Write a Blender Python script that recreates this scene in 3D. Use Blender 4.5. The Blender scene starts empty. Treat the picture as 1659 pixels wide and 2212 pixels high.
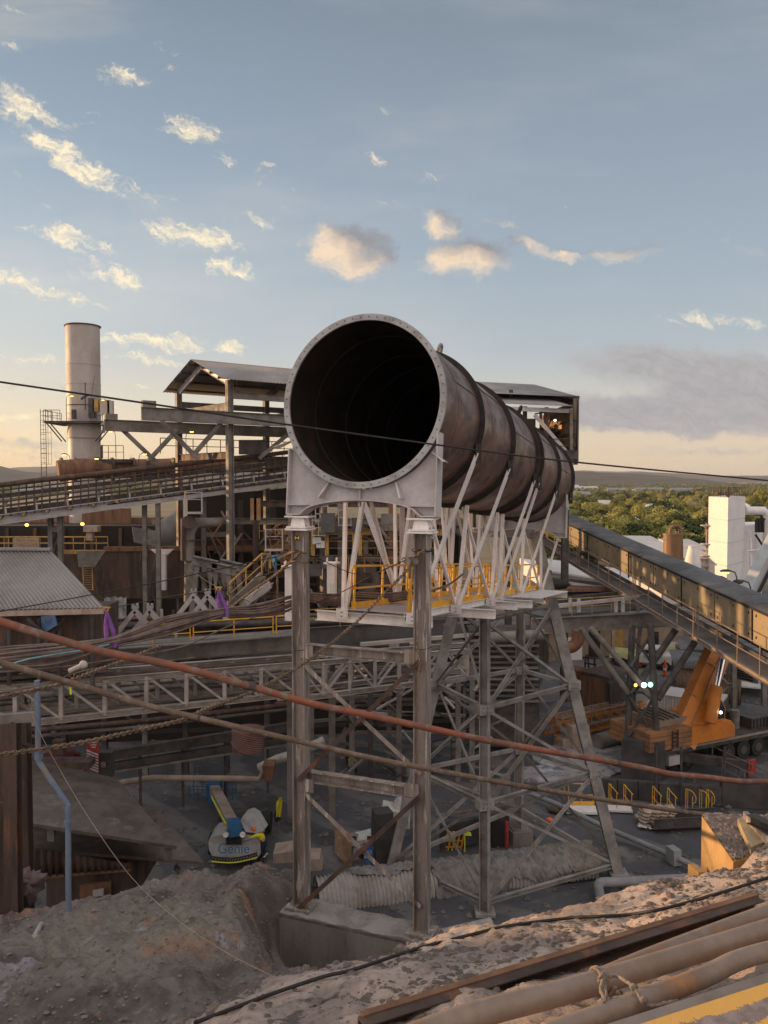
import bpy, math, random
import numpy as np
from mathutils import Vector as V, Matrix
random.seed(7)
S = bpy.context.scene
COL = S.collection
R = math.radians
# ---------------------------------------------------------------- camera
FPX, HW, HH, HC = 1740.0, 829.5, 1106.0, 17.5
PT = math.atan(71 / FPX)
cam_d = bpy.data.cameras.new('camera'); cam = bpy.data.objects.new('camera', cam_d); COL.objects.link(cam)
cam_d.sensor_fit = 'VERTICAL'; cam_d.sensor_height = 24; cam_d.lens = 24 * FPX / 2212
cam_d.clip_start = .05; cam_d.clip_end = 30000
cam.location = (0, 0, HC); cam.rotation_euler = (math.pi / 2 - PT, 0, 0); S.camera = cam
def ray(px, py):
    x = (px - HW) / FPX; y = -(py - HH) / FPX
    return V((x, math.cos(PT) + y * math.sin(PT), -math.sin(PT) + y * math.cos(PT)))
def P(px, py, D):
    d = ray(px, py); return V((0, 0, HC)) + d * (D / d.y)
def G(px, py, z=0.0):
    d = ray(px, py); return V((0, 0, HC)) + d * ((z - HC) / d.z)
def tf(ox, oy, s): return lambda x, y: (ox + x * s, oy + y * s)
cA = tf(0, 658.3, .3968); cB = tf(548.6, 658.3, .4630); cC = tf(1042.4, 768.1, .3717); cD = tf(0, 1042.4, .3968)
cE = tf(548.6, 1069.8, .4299); cF = tf(1042.4, 1206.9, .3717); cG = tf(0, 1481.2, .3968); cH = tf(548.6, 1481.2, .3968)
cI = tf(1042.4, 1591, .3717); cJ = tf(0, 1755.5, .4960); cK = tf(768, 1755.5, .5370)
cM = tf(1316.7, 1206.9, .2063); cN = tf(274.3, 1097.2, .1984); cO = tf(1371.5, 1042.4, .1733); cQ = tf(1316.7, 1508.7, .2063)
# ---------------------------------------------------------------- light
SUN_AZ, SUN_EL = -70.0, 6.0
sv = V((math.sin(R(SUN_AZ)) * math.cos(R(SUN_EL)), math.cos(R(SUN_AZ)) * math.cos(R(SUN_EL)), math.sin(R(SUN_EL))))
sl = bpy.data.lights.new('sun', 'SUN'); so = bpy.data.objects.new('sun', sl); COL.objects.link(so)
sl.energy = 5.0; sl.angle = R(.8); sl.color = (1, .60, .29); so.location = (-60, 20, 80)
so.rotation_euler = (-sv).to_track_quat('-Z', 'Y').to_euler()
S.view_settings.view_transform = 'Standard'; S.view_settings.look = 'None'; S.view_settings.gamma = 1; S.view_settings.exposure = .30
S.cycles.max_bounces = 5; S.cycles.diffuse_bounces = 3; S.cycles.volume_bounces = 0; S.cycles.use_denoising = True
# ---------------------------------------------------------------- node helpers
class NT:
    def __init__(s, tree): s.t = tree; s.n = tree.nodes; s.l = tree.links
    def new(s, typ, **kw):
        o = s.n.new(typ)
        for k, v in kw.items(): setattr(o, k, v)
        return o
    def put(s, sock, v):
        if isinstance(v, bpy.types.NodeSocket): s.l.new(v, sock)
        elif isinstance(v, (tuple, list)) and sock.type == 'RGBA' and len(v) == 3: sock.default_value = (*v, 1)
        else: sock.default_value = v
    def m(s, op, a, b=None, c=None, clamp=False):
        o = s.new('ShaderNodeMath', operation=op, use_clamp=clamp)
        for i, v in enumerate((a, b, c)):
            if v is not None: s.put(o.inputs[i], v)
        return o.outputs[0]
    def noise(s, vec, scale, detail=5, rough=.55, dist=0, dims='3D'):
        o = s.new('ShaderNodeTexNoise', noise_dimensions=dims)
        if vec is not None: s.put(o.inputs['Vector'], vec)
        s.put(o.inputs['Scale'], scale); o.inputs['Detail'].default_value = detail
        o.inputs['Roughness'].default_value = rough; o.inputs['Distortion'].default_value = dist
        return o.outputs['Fac']
    def step(s, v, lo, hi, a=0.0, b=1.0, smooth=True):
        o = s.new('ShaderNodeMapRange', interpolation_type='SMOOTHSTEP' if smooth else 'LINEAR')
        s.put(o.inputs[0], v)
        for i, x in enumerate((lo, hi, a, b)): o.inputs[i + 1].default_value = x
        return o.outputs[0]
    def mix(s, f, a, b, mode='MIX'):
        o = s.new('ShaderNodeMix', data_type='RGBA', blend_type=mode)
        s.put(o.inputs[0], f); s.put(o.inputs[6], a); s.put(o.inputs[7], b)
        return o.outputs[2]
    def vec(s, x, y, z):
        o = s.new('ShaderNodeCombineXYZ')
        for i, v in enumerate((x, y, z)): s.put(o.inputs[i], v)
        return o.outputs[0]
    def ramp(s, f, stops):
        o = s.new('ShaderNodeValToRGB'); e = o.color_ramp.elements
        while len(e) < len(stops): e.new(.5)
        for k, (p, c) in zip(e, stops): k.position = p; k.color = (*c, 1)
        s.put(o.inputs[0], f); return o.outputs[0]
def lin(r, g, b):
    return tuple(((c / 255 + .055) / 1.055) ** 2.4 if c > 10 else c / 255 / 12.92 for c in (r, g, b))
# ---------------------------------------------------------------- sky
W = bpy.data.worlds.new('World'); S.world = W; W.use_nodes = True
w = NT(W.node_tree); bg = W.node_tree.nodes['Background']
sky = w.new('ShaderNodeTexSky', sky_type='NISHITA', sun_disc=False)
sky.sun_elevation = R(SUN_EL); sky.sun_rotation = R(SUN_AZ); sky.air_density = 1.0; sky.dust_density = 1.5
tc = w.new('ShaderNodeTexCoord'); sx = w.new('ShaderNodeSeparateXYZ'); w.l.new(tc.outputs['Generated'], sx.inputs[0])
X, Y, Z = sx.outputs
yy = w.m('MAXIMUM', Y, .12)
U = w.m('DIVIDE', X, yy); T = w.m('DIVIDE', Z, yy)          # where on the front sky a direction points
el = w.m('ARCSINE', Z)
elf = w.m('DIVIDE', el, R(90), clamp=True)
right = w.ramp(elf, [(0, lin(218, 194, 162)), (.03, lin(216, 197, 174)), (.06, lin(194, 191, 184)), (.10, lin(168, 178, 186)),
    (.16, lin(154, 168, 181)), (.24, lin(140, 153, 168)), (.34, lin(122, 135, 148)), (.55, lin(175, 183, 192)), (1, lin(214, 214, 216))])
left = w.ramp(elf, [(0, lin(236, 204, 152)), (.03, lin(238, 214, 176)), (.06, lin(222, 211, 192)), (.10, lin(198, 201, 200)),
    (.16, lin(175, 187, 197)), (.24, lin(145, 162, 179)), (.34, lin(122, 138, 153)), (.55, lin(178, 186, 194)), (1, lin(214, 214, 216))])  # both ramps: stops above the view brightened as fill light
azl = w.step(U, -.75, .25, 1, 0)
grad = w.mix(azl, right, left)
skyk = w.mix(1.0, sky.outputs[0], (.1, .1, .1), 'MULTIPLY')
base = w.mix(.88, skyk, grad)
fine = w.noise(w.vec(w.m('MULTIPLY', U, 2.2), 3.3, w.m('MULTIPLY', T, 9.0)), 1.0, 5, .6)
base = w.mix(w.step(fine, .45, .8, 0, .22), base, w.mix(azl, lin(190, 190, 190), lin(250, 232, 205)))
# clouds: centre px,py / half sizes / tilt (deg) / weight
CL = [(60,245,80,28,28,1),(160,355,125,28,34,1.05),(235,395,45,22,40,.8),(180,272,45,20,10,.35),(285,178,48,18,12,.7),(430,300,62,24,22,.9),(472,357,34,10,8,.7),(573,385,20,22,30,.5),
 (320,428,60,20,15,.6),(150,520,90,22,14,.95),(405,512,100,22,14,1.0),(552,482,60,12,10,.8),(230,595,85,22,14,.8),(75,615,120,20,17,.9),(500,586,60,18,8,.95),
 (40,45,38,8,20,.4),(655,416,28,6,8,.3),(820,358,22,9,30,.45),(915,395,26,9,-10,.4),(830,258,14,8,10,.4),(635,470,34,12,25,.4),(860,456,34,9,20,.35),
 (85,405,28,10,10,.3),(35,385,22,8,20,.35),(105,464,22,6,0,.3),(20,440,40,10,5,.3),(350,742,130,18,3,.85),(490,752,60,14,8,.9),(320,778,80,12,4,.7),(300,835,60,7,0,.5),(270,880,60,9,3,.5),(60,770,90,8,4,.5),(30,900,60,8,0,.5),
 (1540,697,90,14,4,.5),(40,120,24,8,15,.2),(370,130,18,26,10,.18),(1245,455,40,8,0,.2)]
CG = [(752,545,86,50,14,1.5),(955,492,50,28,24,1.1),(1010,562,84,36,0,1.35),(1175,545,80,15,10,.85),(1085,495,36,8,18,.4),(1345,553,70,18,-6,.7),(1430,533,30,10,0,.4),
 (1600,540,60,14,14,.15)]
CB = [(1500,800,250,44,4,1.2),(1440,895,280,42,2,1.5),(1620,850,220,64,0,1.5),(1300,922,140,12,0,.5),(1560,975,200,9,0,.45),(60,960,130,13,4,.55),(120,985,160,6,4,.4),(90,835,110,8,0,.35),(1400,985,120,6,0,.3),(1600,540,60,14,14,.15)]
wn = w.noise(w.vec(w.m('MULTIPLY', U, 16), 1.0, w.m('MULTIPLY', T, 16)), 1, 7, .68)
wob = w.m('MULTIPLY', w.m('SUBTRACT', wn, .5), .05)
wn2 = w.noise(w.vec(w.m('MULTIPLY', U, 12), 7.7, w.m('MULTIPLY', T, 12)), 1, 7, .68)
U2 = w.m('ADD', U, w.m('MULTIPLY', w.m('SUBTRACT', wn2, .5), .09)); T2 = w.m('ADD', T, wob)
def blobs(lst, ou=0.0, ot=0.0):
    tot = None
    for (px, py, a, b, rot, wt) in lst:
        cu = (px - HW) / FPX; ct = (1035 - py) / FPX; c, s_ = math.cos(R(rot)), math.sin(R(rot))
        # rotate so that +rot tilts the right end downward
        du = w.m('SUBTRACT', U2, cu - ou); dt = w.m('SUBTRACT', T2, ct - ot)
        e1 = w.m('MULTIPLY_ADD', dt, -s_ * FPX / a, w.m('MULTIPLY', du, c * FPX / a))
        e2 = w.m('MULTIPLY_ADD', du, s_ * FPX / b, w.m('MULTIPLY', dt, c * FPX / b))
        q = w.m('MULTIPLY_ADD', e1, e1, w.m('MULTIPLY', e2, e2))
        v = w.m('MULTIPLY', w.m('SUBTRACT', 1.9, q), wt * .6)
        tot = v if tot is None else w.m('MAXIMUM', tot, v)
    return w.m('MAXIMUM', tot, -.6)
cv = w.vec(w.m('MULTIPLY', U2, 1.0), .2, w.m('MULTIPLY', T2, 1.9))
n1 = w.noise(cv, 26, 9, .7)
cv2 = w.vec(w.m('ADD', U2, -.006), .2, w.m('MULTIPLY_ADD', T2, 1.9, .008))
n2 = w.noise(cv2, 22, 8, .62)
lit = w.m('MULTIPLY', w.m('SUBTRACT', n1, n2), 2.4)
def layer(b, ca, cb, k, lo, hi, amax, side=None):
    f = w.m('MULTIPLY_ADD', w.m('SUBTRACT', n1, .5), k, b)
    dens = w.step(f, lo, hi, 0, amax)
    thick = w.step(f, lo, hi + .75, 0, 1)
    lf = w.m('ADD', w.m('SUBTRACT', .8, w.m('MULTIPLY', thick, .25)), lit, clamp=True)
    if side is not None: lf = w.m('ADD', w.m('MULTIPLY', lf, .30), side, clamp=True)
    return dens, w.mix(lf, ca, cb)
bG = blobs(CG); bG2 = blobs(CG, -.016, -.010)
sideG = w.m('MULTIPLY_ADD', w.m('SUBTRACT', bG, bG2), 1.1, .06)
dG, cG_ = layer(bG, lin(138, 137, 142), lin(232, 206, 176), 3.0, .1, 1.7, .94, sideG)
cr_, sr_ = math.cos(R(24)), math.sin(R(24))   # streaks run down to the right
ua = w.m('MULTIPLY_ADD', T2, -sr_, w.m('MULTIPLY', U2, cr_)); ub = w.m('MULTIPLY_ADD', U2, sr_, w.m('MULTIPLY', T2, cr_))
n1 = w.noise(w.vec(w.m('MULTIPLY', ua, .8), 4.2, w.m('MULTIPLY', ub, 2.2)), 30, 10, .74); n2 = w.noise(w.vec(w.m('MULTIPLY_ADD', ua, .8, -.006), 4.2, w.m('MULTIPLY_ADD', ub, 2.2, .01)), 30, 10, .74)
lit = w.m('MULTIPLY', w.m('SUBTRACT', n1, n2), 1.6)
dL, cL_ = layer(blobs(CL), lin(206, 192, 176), lin(255, 236, 196), 5.6, .3, 1.7, .95)
dB, cB_ = layer(blobs(CB), lin(136, 136, 145), lin(172, 168, 168), 1.7, .1, 1.1, .93)
base = w.mix(dB, base, cB_); base = w.mix(dG, base, cG_); base = w.mix(dL, base, cL_)
rear = w.step(Y, .10, -.45, 0, 1)            # unseen sky behind the camera raised to a pinkish fill light
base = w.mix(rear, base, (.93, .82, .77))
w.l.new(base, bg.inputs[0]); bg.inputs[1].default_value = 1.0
# ---------------------------------------------------------------- materials
LIFT = .95
NOLIFT = ('deep_shade_black', 'dark_steel', 'dark_rust_steel', 'dark_concrete', 'corrugated_grey', 'soot_liner', 'black_ring_steel', 'black_rubber', 'dark_glass', 'wire_rope')
def mat(name, c1, c2=None, scale=3.0, rough=.7, metal=0.0, bump=.15, bscale=None, lo=.4, hi=.65, streak=None, c3=None, s3=None, lo3=.55, hi3=.66, spec=.4, emit=None):
    m = bpy.data.materials.new(name); m.use_nodes = True; t = NT(m.node_tree); b = m.node_tree.nodes['Principled BSDF']
    g = t.new('ShaderNodeNewGeometry'); pos = g.outputs['Position']
    if streak:
        mp = t.new('ShaderNodeMapping'); t.l.new(pos, mp.inputs[0]); mp.inputs['Scale'].default_value = streak; sp = mp.outputs[0]
    else: sp = pos
    c2 = c2 or tuple(x * .6 for x in c1)
    if name not in NOLIFT: c1, c2 = [tuple(x ** LIFT for x in c) for c in (c1, c2)]; c3 = c3 and tuple(x ** LIFT for x in c3)
    f = t.noise(sp, scale, 6, .62)
    col = t.mix(t.step(f, lo, hi), c1, c2)
    if c3: col = t.mix(t.step(t.noise(sp, s3 or scale * 2.3, 6, .65), lo3, hi3), col, c3)
    fine_ = t.noise(pos, scale * 9, 3, .6)
    col = t.mix(t.step(fine_, .3, .75, 0, .35), col, tuple(x * .62 for x in c1))
    t.put(b.inputs['Base Color'], col); b.inputs['Metallic'].default_value = metal
    t.put(b.inputs['Roughness'], t.step(f, .3, .7, max(0, rough - .1), min(1, rough + .12)))
    b.inputs['Specular IOR Level'].default_value = spec
    if emit: b.inputs['Emission Color'].default_value = (*emit[0], 1); b.inputs['Emission Strength'].default_value = emit[1]
    if bump:
        bp = t.new('ShaderNodeBump'); bp.inputs['Strength'].default_value = min(1, bump * 2); bp.inputs['Distance'].default_value = .02
        t.l.new(t.noise(pos, bscale or scale * 6, 4, .6), bp.inputs['Height']); t.l.new(bp.outputs[0], b.inputs['Normal'])
    return m
M = {}
M['white'] = mat('white_paint', (.80, .76, .74), (.68, .64, .62), 1.5, .5, 0, .04, streak=(2, 2, .5))
M['dust'] = mat('pale_dusty_steel', (.42, .37, .335), (.27, .235, .21), 1.4, .75, 0, .1)
M['tower'] = mat('brown_grey_tower_steel', (.30, .275, .255), (.16, .145, .135), 1.3, .7, 0, .1)
M['saddle'] = mat('grey_white_paint', (.47, .44, .44), (.36, .33, .33), 1.2, .5, 0, .05)
M['flange'] = mat('flange_steel', (.34, .34, .345), (.22, .21, .21), 2.5, .45, .2, .05)
M['oldsteel'] = mat('weathered_steel', (.30, .25, .22), (.16, .125, .105), 1.6, .75, 0, .15, streak=(3, 3, .35), c3=(.50, .46, .41), s3=2.6, lo3=.565, hi3=.62)
M['steel'] = mat('dusty_steel', (.20, .175, .155), (.115, .10, .088), 1.2, .75, 0, .1)
M['darksteel'] = mat('dark_steel', (.085, .075, .072), (.045, .04, .038), 1.5, .7, .1, .1)
M['rustdark'] = mat('dark_rust_steel', (.10, .065, .05), (.05, .035, .03), 1.0, .8, 0, .2, streak=(2, 2, .4), c3=(.17, .08, .045), s3=1.5)
M['rust'] = mat('rusty_steel', (.20, .10, .055), (.10, .055, .038), 1.1, .85, 0, .2, streak=(2, 2, .3))
M['rustpanel'] = mat('rusty_panel', (.25, .125, .075), (.13, .07, .05), .8, .85, 0, .15, streak=(3, 3, .25), c3=(.28, .18, .12), s3=1.1)
M['duct'] = mat('duct_steel', (.155, .08, .062), (.06, .033, .028), 1.0, .45, .25, .08, streak=(1.0, 1.0, 1.6), c3=(.27, .235, .23), s3=2.2, lo3=.57, hi3=.78, spec=.5)
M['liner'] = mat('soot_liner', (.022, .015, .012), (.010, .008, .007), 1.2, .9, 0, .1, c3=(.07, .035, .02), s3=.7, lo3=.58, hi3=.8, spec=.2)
M['void'] = mat('deep_shade_black', (.02, .016, .014), (.035, .026, .022), 1.2, .9, 0, .1)  # near black, deep shade of the gaps put into the colour
M['ring'] = mat('black_ring_steel', (.03, .024, .022), (.018, .014, .013), 4, .6, .1, .1)
M['yellow'] = mat('yellow_paint', (.78, .40, .035), (.62, .30, .03), 2, .45, 0, .03)
M['dullyellow'] = mat('dusty_yellow_paint', (.46, .27, .06), (.25, .15, .06), 2, .7, 0, .05)
M['orange'] = mat('orange_crane_paint', (.60, .19, .02), (.44, .13, .018), .7, .5, 0, .05, c3=(.22, .12, .06), s3=1.6, lo3=.60, hi3=.75)
M['corr'] = mat('corrugated_zinc', (.30, .285, .28), (.22, .205, .20), .5, .5, .3, .03, streak=(1, .3, 1))
M['corrdark'] = mat('corrugated_grey', (.12, .115, .115), (.07, .068, .068), .5, .55, .2, .05)
M['corrgold'] = mat('corrugated_rust', (.38, .22, .10), (.25, .13, .06), .8, .6, .2, .03)
M['panel'] = mat('gallery_panel', (.40, .315, .20), (.26, .20, .13), .5, .36, .25, .05, c3=(.10, .08, .07), s3=1.1, lo3=.55, hi3=.8, spec=.6)
M['concrete'] = mat('concrete', (.24, .215, .19), (.16, .14, .125), 1.1, .9, 0, .25, streak=(1.5, 1.5, .4), c3=(.09, .075, .068), s3=1.8, lo3=.58, hi3=.75)
M['pale_concrete'] = mat('pale_concrete', (.42, .39, .36), (.26, .24, .22), 1.6, .9, 0, .3)
M['darkconcrete'] = mat('dark_concrete', (.075, .07, .07), (.045, .042, .042), 1, .85, 0, .2)
M['ochre'] = mat('ochre_concrete', (.46, .29, .12), (.34, .2, .09), 1.5, .9, 0, .5, bscale=14)
M['cable'] = mat('dusty_cable', (.20, .15, .125), (.11, .08, .07), 3, .85, 0, .1)
M['rope'] = mat('wire_rope', (.035, .03, .03), (.02, .018, .018), 9, .6, .3, .2)
M['redhose'] = mat('red_brown_hose', (.25, .08, .045), (.15, .075, .055), 1.6, .75, 0, .2, c3=(.20, .15, .12), s3=5, lo3=.5, hi3=.62)
M['brownhose'] = mat('brown_hose', (.17, .115, .08), (.11, .08, .06), 2, .8, 0, .2, c3=(.23, .18, .145), s3=6, lo3=.5, hi3=.62)
M['chain'] = mat('rusty_chain', (.19, .13, .09), (.10, .07, .05), 6, .7, .2, .2)
M['purple'] = mat('purple_webbing', (.17, .06, .26), (.11, .04, .18), 5, .8, 0, .1)
M['blue'] = mat('blue_paint', (.02, .12, .28), (.02, .08, .19), 3, .5, 0, .05)
M['bluepipe'] = mat('blue_grey_pipe', (.17, .21, .27), (.10, .15, .24), 1.3, .7, 0, .1, streak=(2, 2, .6), c3=(.2, .17, .15), s3=1.5)
M['liftgrey'] = mat('grey_lift_paint', (.30, .30, .295), (.22, .215, .21), 1, .5, 0, .03)
M['black'] = mat('black_rubber', (.02, .02, .02), (.035, .032, .03), 4, .85, 0, .1)
M['fluoro'] = mat('fluoro_yellow', (.62, .66, .05), (.5, .54, .05), 4, .6, 0, 0, emit=((.8, .9, .05), .03))  # faint emission added, the paint glows without being a lamp
M['hivis'] = mat('hivis_shirt', (.72, .62, .03), (.55, .46, .03), 5, .85, 0, .1)
M['navy'] = mat('navy_cloth', (.02, .025, .05), (.012, .015, .03), 5, .9, 0, .1)
M['helmet'] = mat('orange_helmet', (.85, .14, .03), None, 5, .4, 0, 0)
M['skin'] = mat('skin', (.45, .25, .17), None, 6, .6, 0, 0)
M['tarp'] = mat('grey_tarp', (.215, .205, .20), (.12, .115, .112), 2.2, .8, 0, .2)
M['greypipe'] = mat('grey_pipe', (.24, .245, .25), (.17, .17, .17), 1, .7, 0, .08)
M['cweight'] = mat('dirty_orange_slab', (.32, .14, .06), (.17, .09, .05), 1, .8, 0, .1)
M['tanpipe'] = mat('tan_rusted_pipe', (.27, .20, .155), (.19, .13, .095), 1.6, .55, .1, .2, c3=(.40, .18, .06), s3=1.6, lo3=.54, hi3=.72)
M['tan'] = mat('tan_block', (.30, .235, .19), (.22, .17, .14), 2, .85, 0, .1)
M['red'] = mat('red_paint', (.40, .035, .03), (.26, .03, .03), 3, .6, 0, 0)
M['signwhite'] = mat('sign_white', (.68, .66, .64), None, 8, .5, 0, 0)
M['signblue'] = mat('sign_blue', (.03, .11, .32), None, 6, .5, 0, 0)
M['tyre'] = M['black']
M['glass'] = mat('dark_glass', (.03, .035, .04), (.02, .02, .025), 2, .12, 0, 0, spec=.8)
M['tank'] = mat('white_tank_paint', (.78, .74, .72), (.70, .66, .65), .3, .5, 0, .03)
M['brownTank'] = mat('brown_tank', (.22, .12, .05), (.14, .08, .04), 1, .6, .1, .1, streak=(2, 2, .2))
M['stack'] = mat('stack_paint', (.44, .39, .355), (.36, .31, .28), .7, .6, 0, .03, streak=(1, 1, .3))
M['lampon'] = mat('lamp_glow', (1, .6, .2), None, 5, .5, 0, 0, emit=((1, .42, .06), 5))
M['lampwhite'] = mat('lamp_white_glow', (1, 1, 1), None, 5, .5, 0, 0, emit=((.8, .95, 1), 6))
M['lampgreen'] = mat('lamp_green_glow', (.3, 1, .8), None, 5, .5, 0, 0, emit=((.25, 1, .7), 3))
M['bag'] = mat('sack_paper', (.42, .32, .25), (.30, .22, .17), 3, .85, 0, .2)
M['wood'] = mat('plywood', (.30, .20, .12), (.16, .10, .065), 1.5, .85, 0, .15, c3=(.45, .42, .38), s3=2)
M['roofpale'] = mat('pale_roof', (.55, .52, .50), (.45, .43, .41), .05, .6, 0, 0)
M['lime'] = mat('lime_white_paint', (.60, .62, .30), (.5, .52, .3), 2, .5, 0, 0)
M['carwhite'] = mat('white_car_paint', (.62, .62, .60), None, 2, .3, 0, 0, spec=.6)
M['container'] = mat('container_paint', (.50, .49, .47), (.40, .38, .36), .7, .6, 0, .05)
M['brick'] = mat('brown_wall', (.26, .185, .13), (.19, .13, .09), 1, .9, 0, .1)
M['bark'] = mat('bark', (.12, .09, .07), None, 3, .9, 0, .3)
M['chrome'] = mat('chrome_rod', (.7, .7, .72), (.6, .6, .6), 2, .15, 1, 0)
# ---------------------------------------------------------------- mesh helper
class MB:
    def __init__(s): s.v = []; s.f = []; s.sm = []
    def add(s, vs, fs, smooth=False):
        o = len(s.v); s.v += [tuple(x) for x in vs]
        for f in fs: s.f.append(tuple(i + o for i in f)); s.sm.append(smooth)
        return s
    def box(s, c, sx, sy, sz, rz=0.0, M3=None):
        m = M3 or Matrix.Rotation(rz, 3, 'Z'); c = V(c)
        vs = [c + m @ V((x * sx / 2, y * sy / 2, z * sz / 2)) for z in (-1, 1) for y in (-1, 1) for x in (-1, 1)]
        return s.add(vs, [(0, 2, 3, 1), (4, 5, 7, 6), (0, 1, 5, 4), (2, 6, 7, 3), (0, 4, 6, 2), (1, 3, 7, 5)])
    def poly(s, cs, p, q, up=V((0, 0, 1)), smooth=False, q_cs=None):
        p, q = V(p), V(q); d = (q - p).normalized(); up = V(up)
        if abs(d.dot(up.normalized())) > .98: up = V((0, 1, 0)) if abs(d.y) < .9 else V((1, 0, 0))
        a = d.cross(up).normalized(); b = a.cross(d); n = len(cs); q_cs = q_cs or cs
        vs = [p + a * x + b * y for x, y in cs] + [q + a * x + b * y for x, y in q_cs]
        s.add(vs, [(i, (i + 1) % n, n + (i + 1) % n, n + i) for i in range(n)], smooth)
        return s.add(vs, [tuple(range(n))[::-1], tuple(range(n, 2 * n))])
    def beam(s, p, q, w_=.2, h=None, prof='box', up=V((0, 0, 1))):
        h = h or w_; t = max(.008, min(w_, h) * .09); W2, H2 = w_ / 2, h / 2
        if prof == 'I': cs = [(-W2, -H2), (W2, -H2), (W2, -H2 + t), (t / 2, -H2 + t), (t / 2, H2 - t), (W2, H2 - t), (W2, H2), (-W2, H2), (-W2, H2 - t), (-t / 2, H2 - t), (-t / 2, -H2 + t), (-W2, -H2 + t)]
        elif prof == 'L': cs = [(-W2, -H2), (W2, -H2), (W2, -H2 + t), (-W2 + t, -H2 + t), (-W2 + t, H2), (-W2, H2)]
        elif prof == 'C': cs = [(-W2, -H2), (W2, -H2), (W2, -H2 + t), (-W2 + t, -H2 + t), (-W2 + t, H2 - t), (W2, H2 - t), (W2, H2), (-W2, H2)]
        else: cs = [(-W2, -H2), (W2, -H2), (W2, H2), (-W2, H2)]
        return s.poly(cs, p, q, up)
    def cyl(s, p, q, r, n=12, r2=None):
        cs = [(r * math.cos(2 * math.pi * i / n), r * math.sin(2 * math.pi * i / n)) for i in range(n)]
        k = 1 if r2 is None else r2 / r
        return s.poly(cs, p, q, smooth=True, q_cs=[(x * k, y * k) for x, y in cs])
    def tube(s, pts, r, n=8, cap=True):
        pts = [V(p) for p in pts]; N = len(pts); rs = r if isinstance(r, (list, tuple)) else [r] * N
        d0 = (pts[1] - pts[0]).normalized(); a = d0.orthogonal().normalized(); vs = []
        for i, p in enumerate(pts):
            d = (pts[min(i + 1, N - 1)] - pts[max(i - 1, 0)]).normalized()
            a = (a - d * a.dot(d)).normalized(); b = d.cross(a)
            vs += [p + (a * math.cos(2 * math.pi * k / n) + b * math.sin(2 * math.pi * k / n)) * rs[i] for k in range(n)]
        fs = [(i * n + k, i * n + (k + 1) % n, (i + 1) * n + (k + 1) % n, (i + 1) * n + k) for i in range(N - 1) for k in range(n)]
        s.add(vs, fs, True)
        if cap: s.add(vs[:n], [tuple(range(n))[::-1]]); s.add(vs[-n:], [tuple(range(n))])
        return s
    def prism(s, pts, off):
        pts = [V(p) for p in pts]; off = V(off); n = len(pts)
        return s.add(pts + [p + off for p in pts], [tuple(range(n))[::-1], tuple(range(n, 2 * n))] + [(i, (i + 1) % n, n + (i + 1) % n, n + i) for i in range(n)])
    def corr(s, a, b, c, d, n, amp=.02, sub=6, th=.004):
        # sheet a-b (across the waves) / d-c the far edge
        a, b, c, d = V(a), V(b), V(c), V(d); nn = (b - a).cross(d - a).normalized(); vs = []
        K = n * sub
        for i in range(K + 1):
            t = i / K; h = nn * (amp * math.sin(2 * math.pi * t * n))
            p, q = a.lerp(b, t) + h, d.lerp(c, t) + h
            vs += [p, q, p - nn * th, q - nn * th]
        fs = []
        for i in range(K):
            o = 4 * i; fs += [(o, o + 4, o + 5, o + 1), (o + 2, o + 3, o + 7, o + 6), (o, o + 2, o + 6, o + 4), (o + 1, o + 5, o + 7, o + 3)]
        return s.add(vs, fs, True)
    def blob(s, c, rx, ry, rz, seed=0, amt=.15, nu=10, nv=7):
        rnd = random.Random(seed); c = V(c); vs = []
        for j in range(nv + 1):
            ph = math.pi * j / nv
            for i in range(nu):
                th = 2 * math.pi * i / nu; k = 1 + rnd.uniform(-amt, amt)
                vs.append(c + V((rx * math.sin(ph) * math.cos(th), ry * math.sin(ph) * math.sin(th), rz * math.cos(ph))) * k if 0 < j < nv else c + V((0, 0, rz * math.cos(ph))))
        return s.add(vs, [(j * nu + i, (j + 1) * nu + i, (j + 1) * nu + (i + 1) % nu, j * nu + (i + 1) % nu) for j in range(nv) for i in range(nu)], True)
    def rail(s, pts, h=1.1, r=.022, step=1.6, mid=True, up=V((0, 0, 1)), posts=True):
        pts = [V(p) for p in pts]
        s.tube([p + up * h for p in pts], r, 6)
        if mid: s.tube([p + up * h * .52 for p in pts], r * .85, 6)
        if posts:
            for a, b in zip(pts, pts[1:]):
                n = max(1, round((b - a).length / step))
                for i in range(n + 1): q = a.lerp(b, i / n); s.cyl(q, q + up * h, r, 6)
        return s
    def build(s, name, m, parent=None, loc=None):
        o_ = V(loc) if loc is not None else (V((0, 0, 0)))
        if parent is not None: o_ = V(parent['_o'])
        me = bpy.data.meshes.new(name)
        me.from_pydata([(x - o_.x, y - o_.y, z - o_.z) for x, y, z in s.v], [], s.f)
        me.polygons.foreach_set('use_smooth', s.sm); me.materials.append(M[m] if isinstance(m, str) else m); me.update()
        o = bpy.data.objects.new(name, me); COL.objects.link(o); o['_o'] = list(o_)
        if parent is not None: o.parent = parent
        else: o.location = o_
        return o
def tag(o, label=None, cat=None, group=None, kind=None):
    if label: o['label'] = label
    if cat: o['category'] = cat
    if group: o['group'] = group
    if kind: o['kind'] = kind
    return o
def thing(name, label, cat, loc=(0, 0, 0), group=None):
    o = bpy.data.objects.new(name, None); COL.objects.link(o); o.location = loc; o['_o'] = list(V(loc)); o.empty_display_size = .3
    return tag(o, label, cat, group)
def one(name, mb, m, label, cat, group=None, loc=None):
    if loc is None: c = np.array(mb.v); loc = (c[:, 0].mean(), c[:, 1].mean(), c[:, 2].min())
    return tag(mb.build(name, m, None, loc), label, cat, group)
def struct(name, mb, m, kind='structure'):
    return tag(mb.build(name, m), kind=kind)
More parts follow.
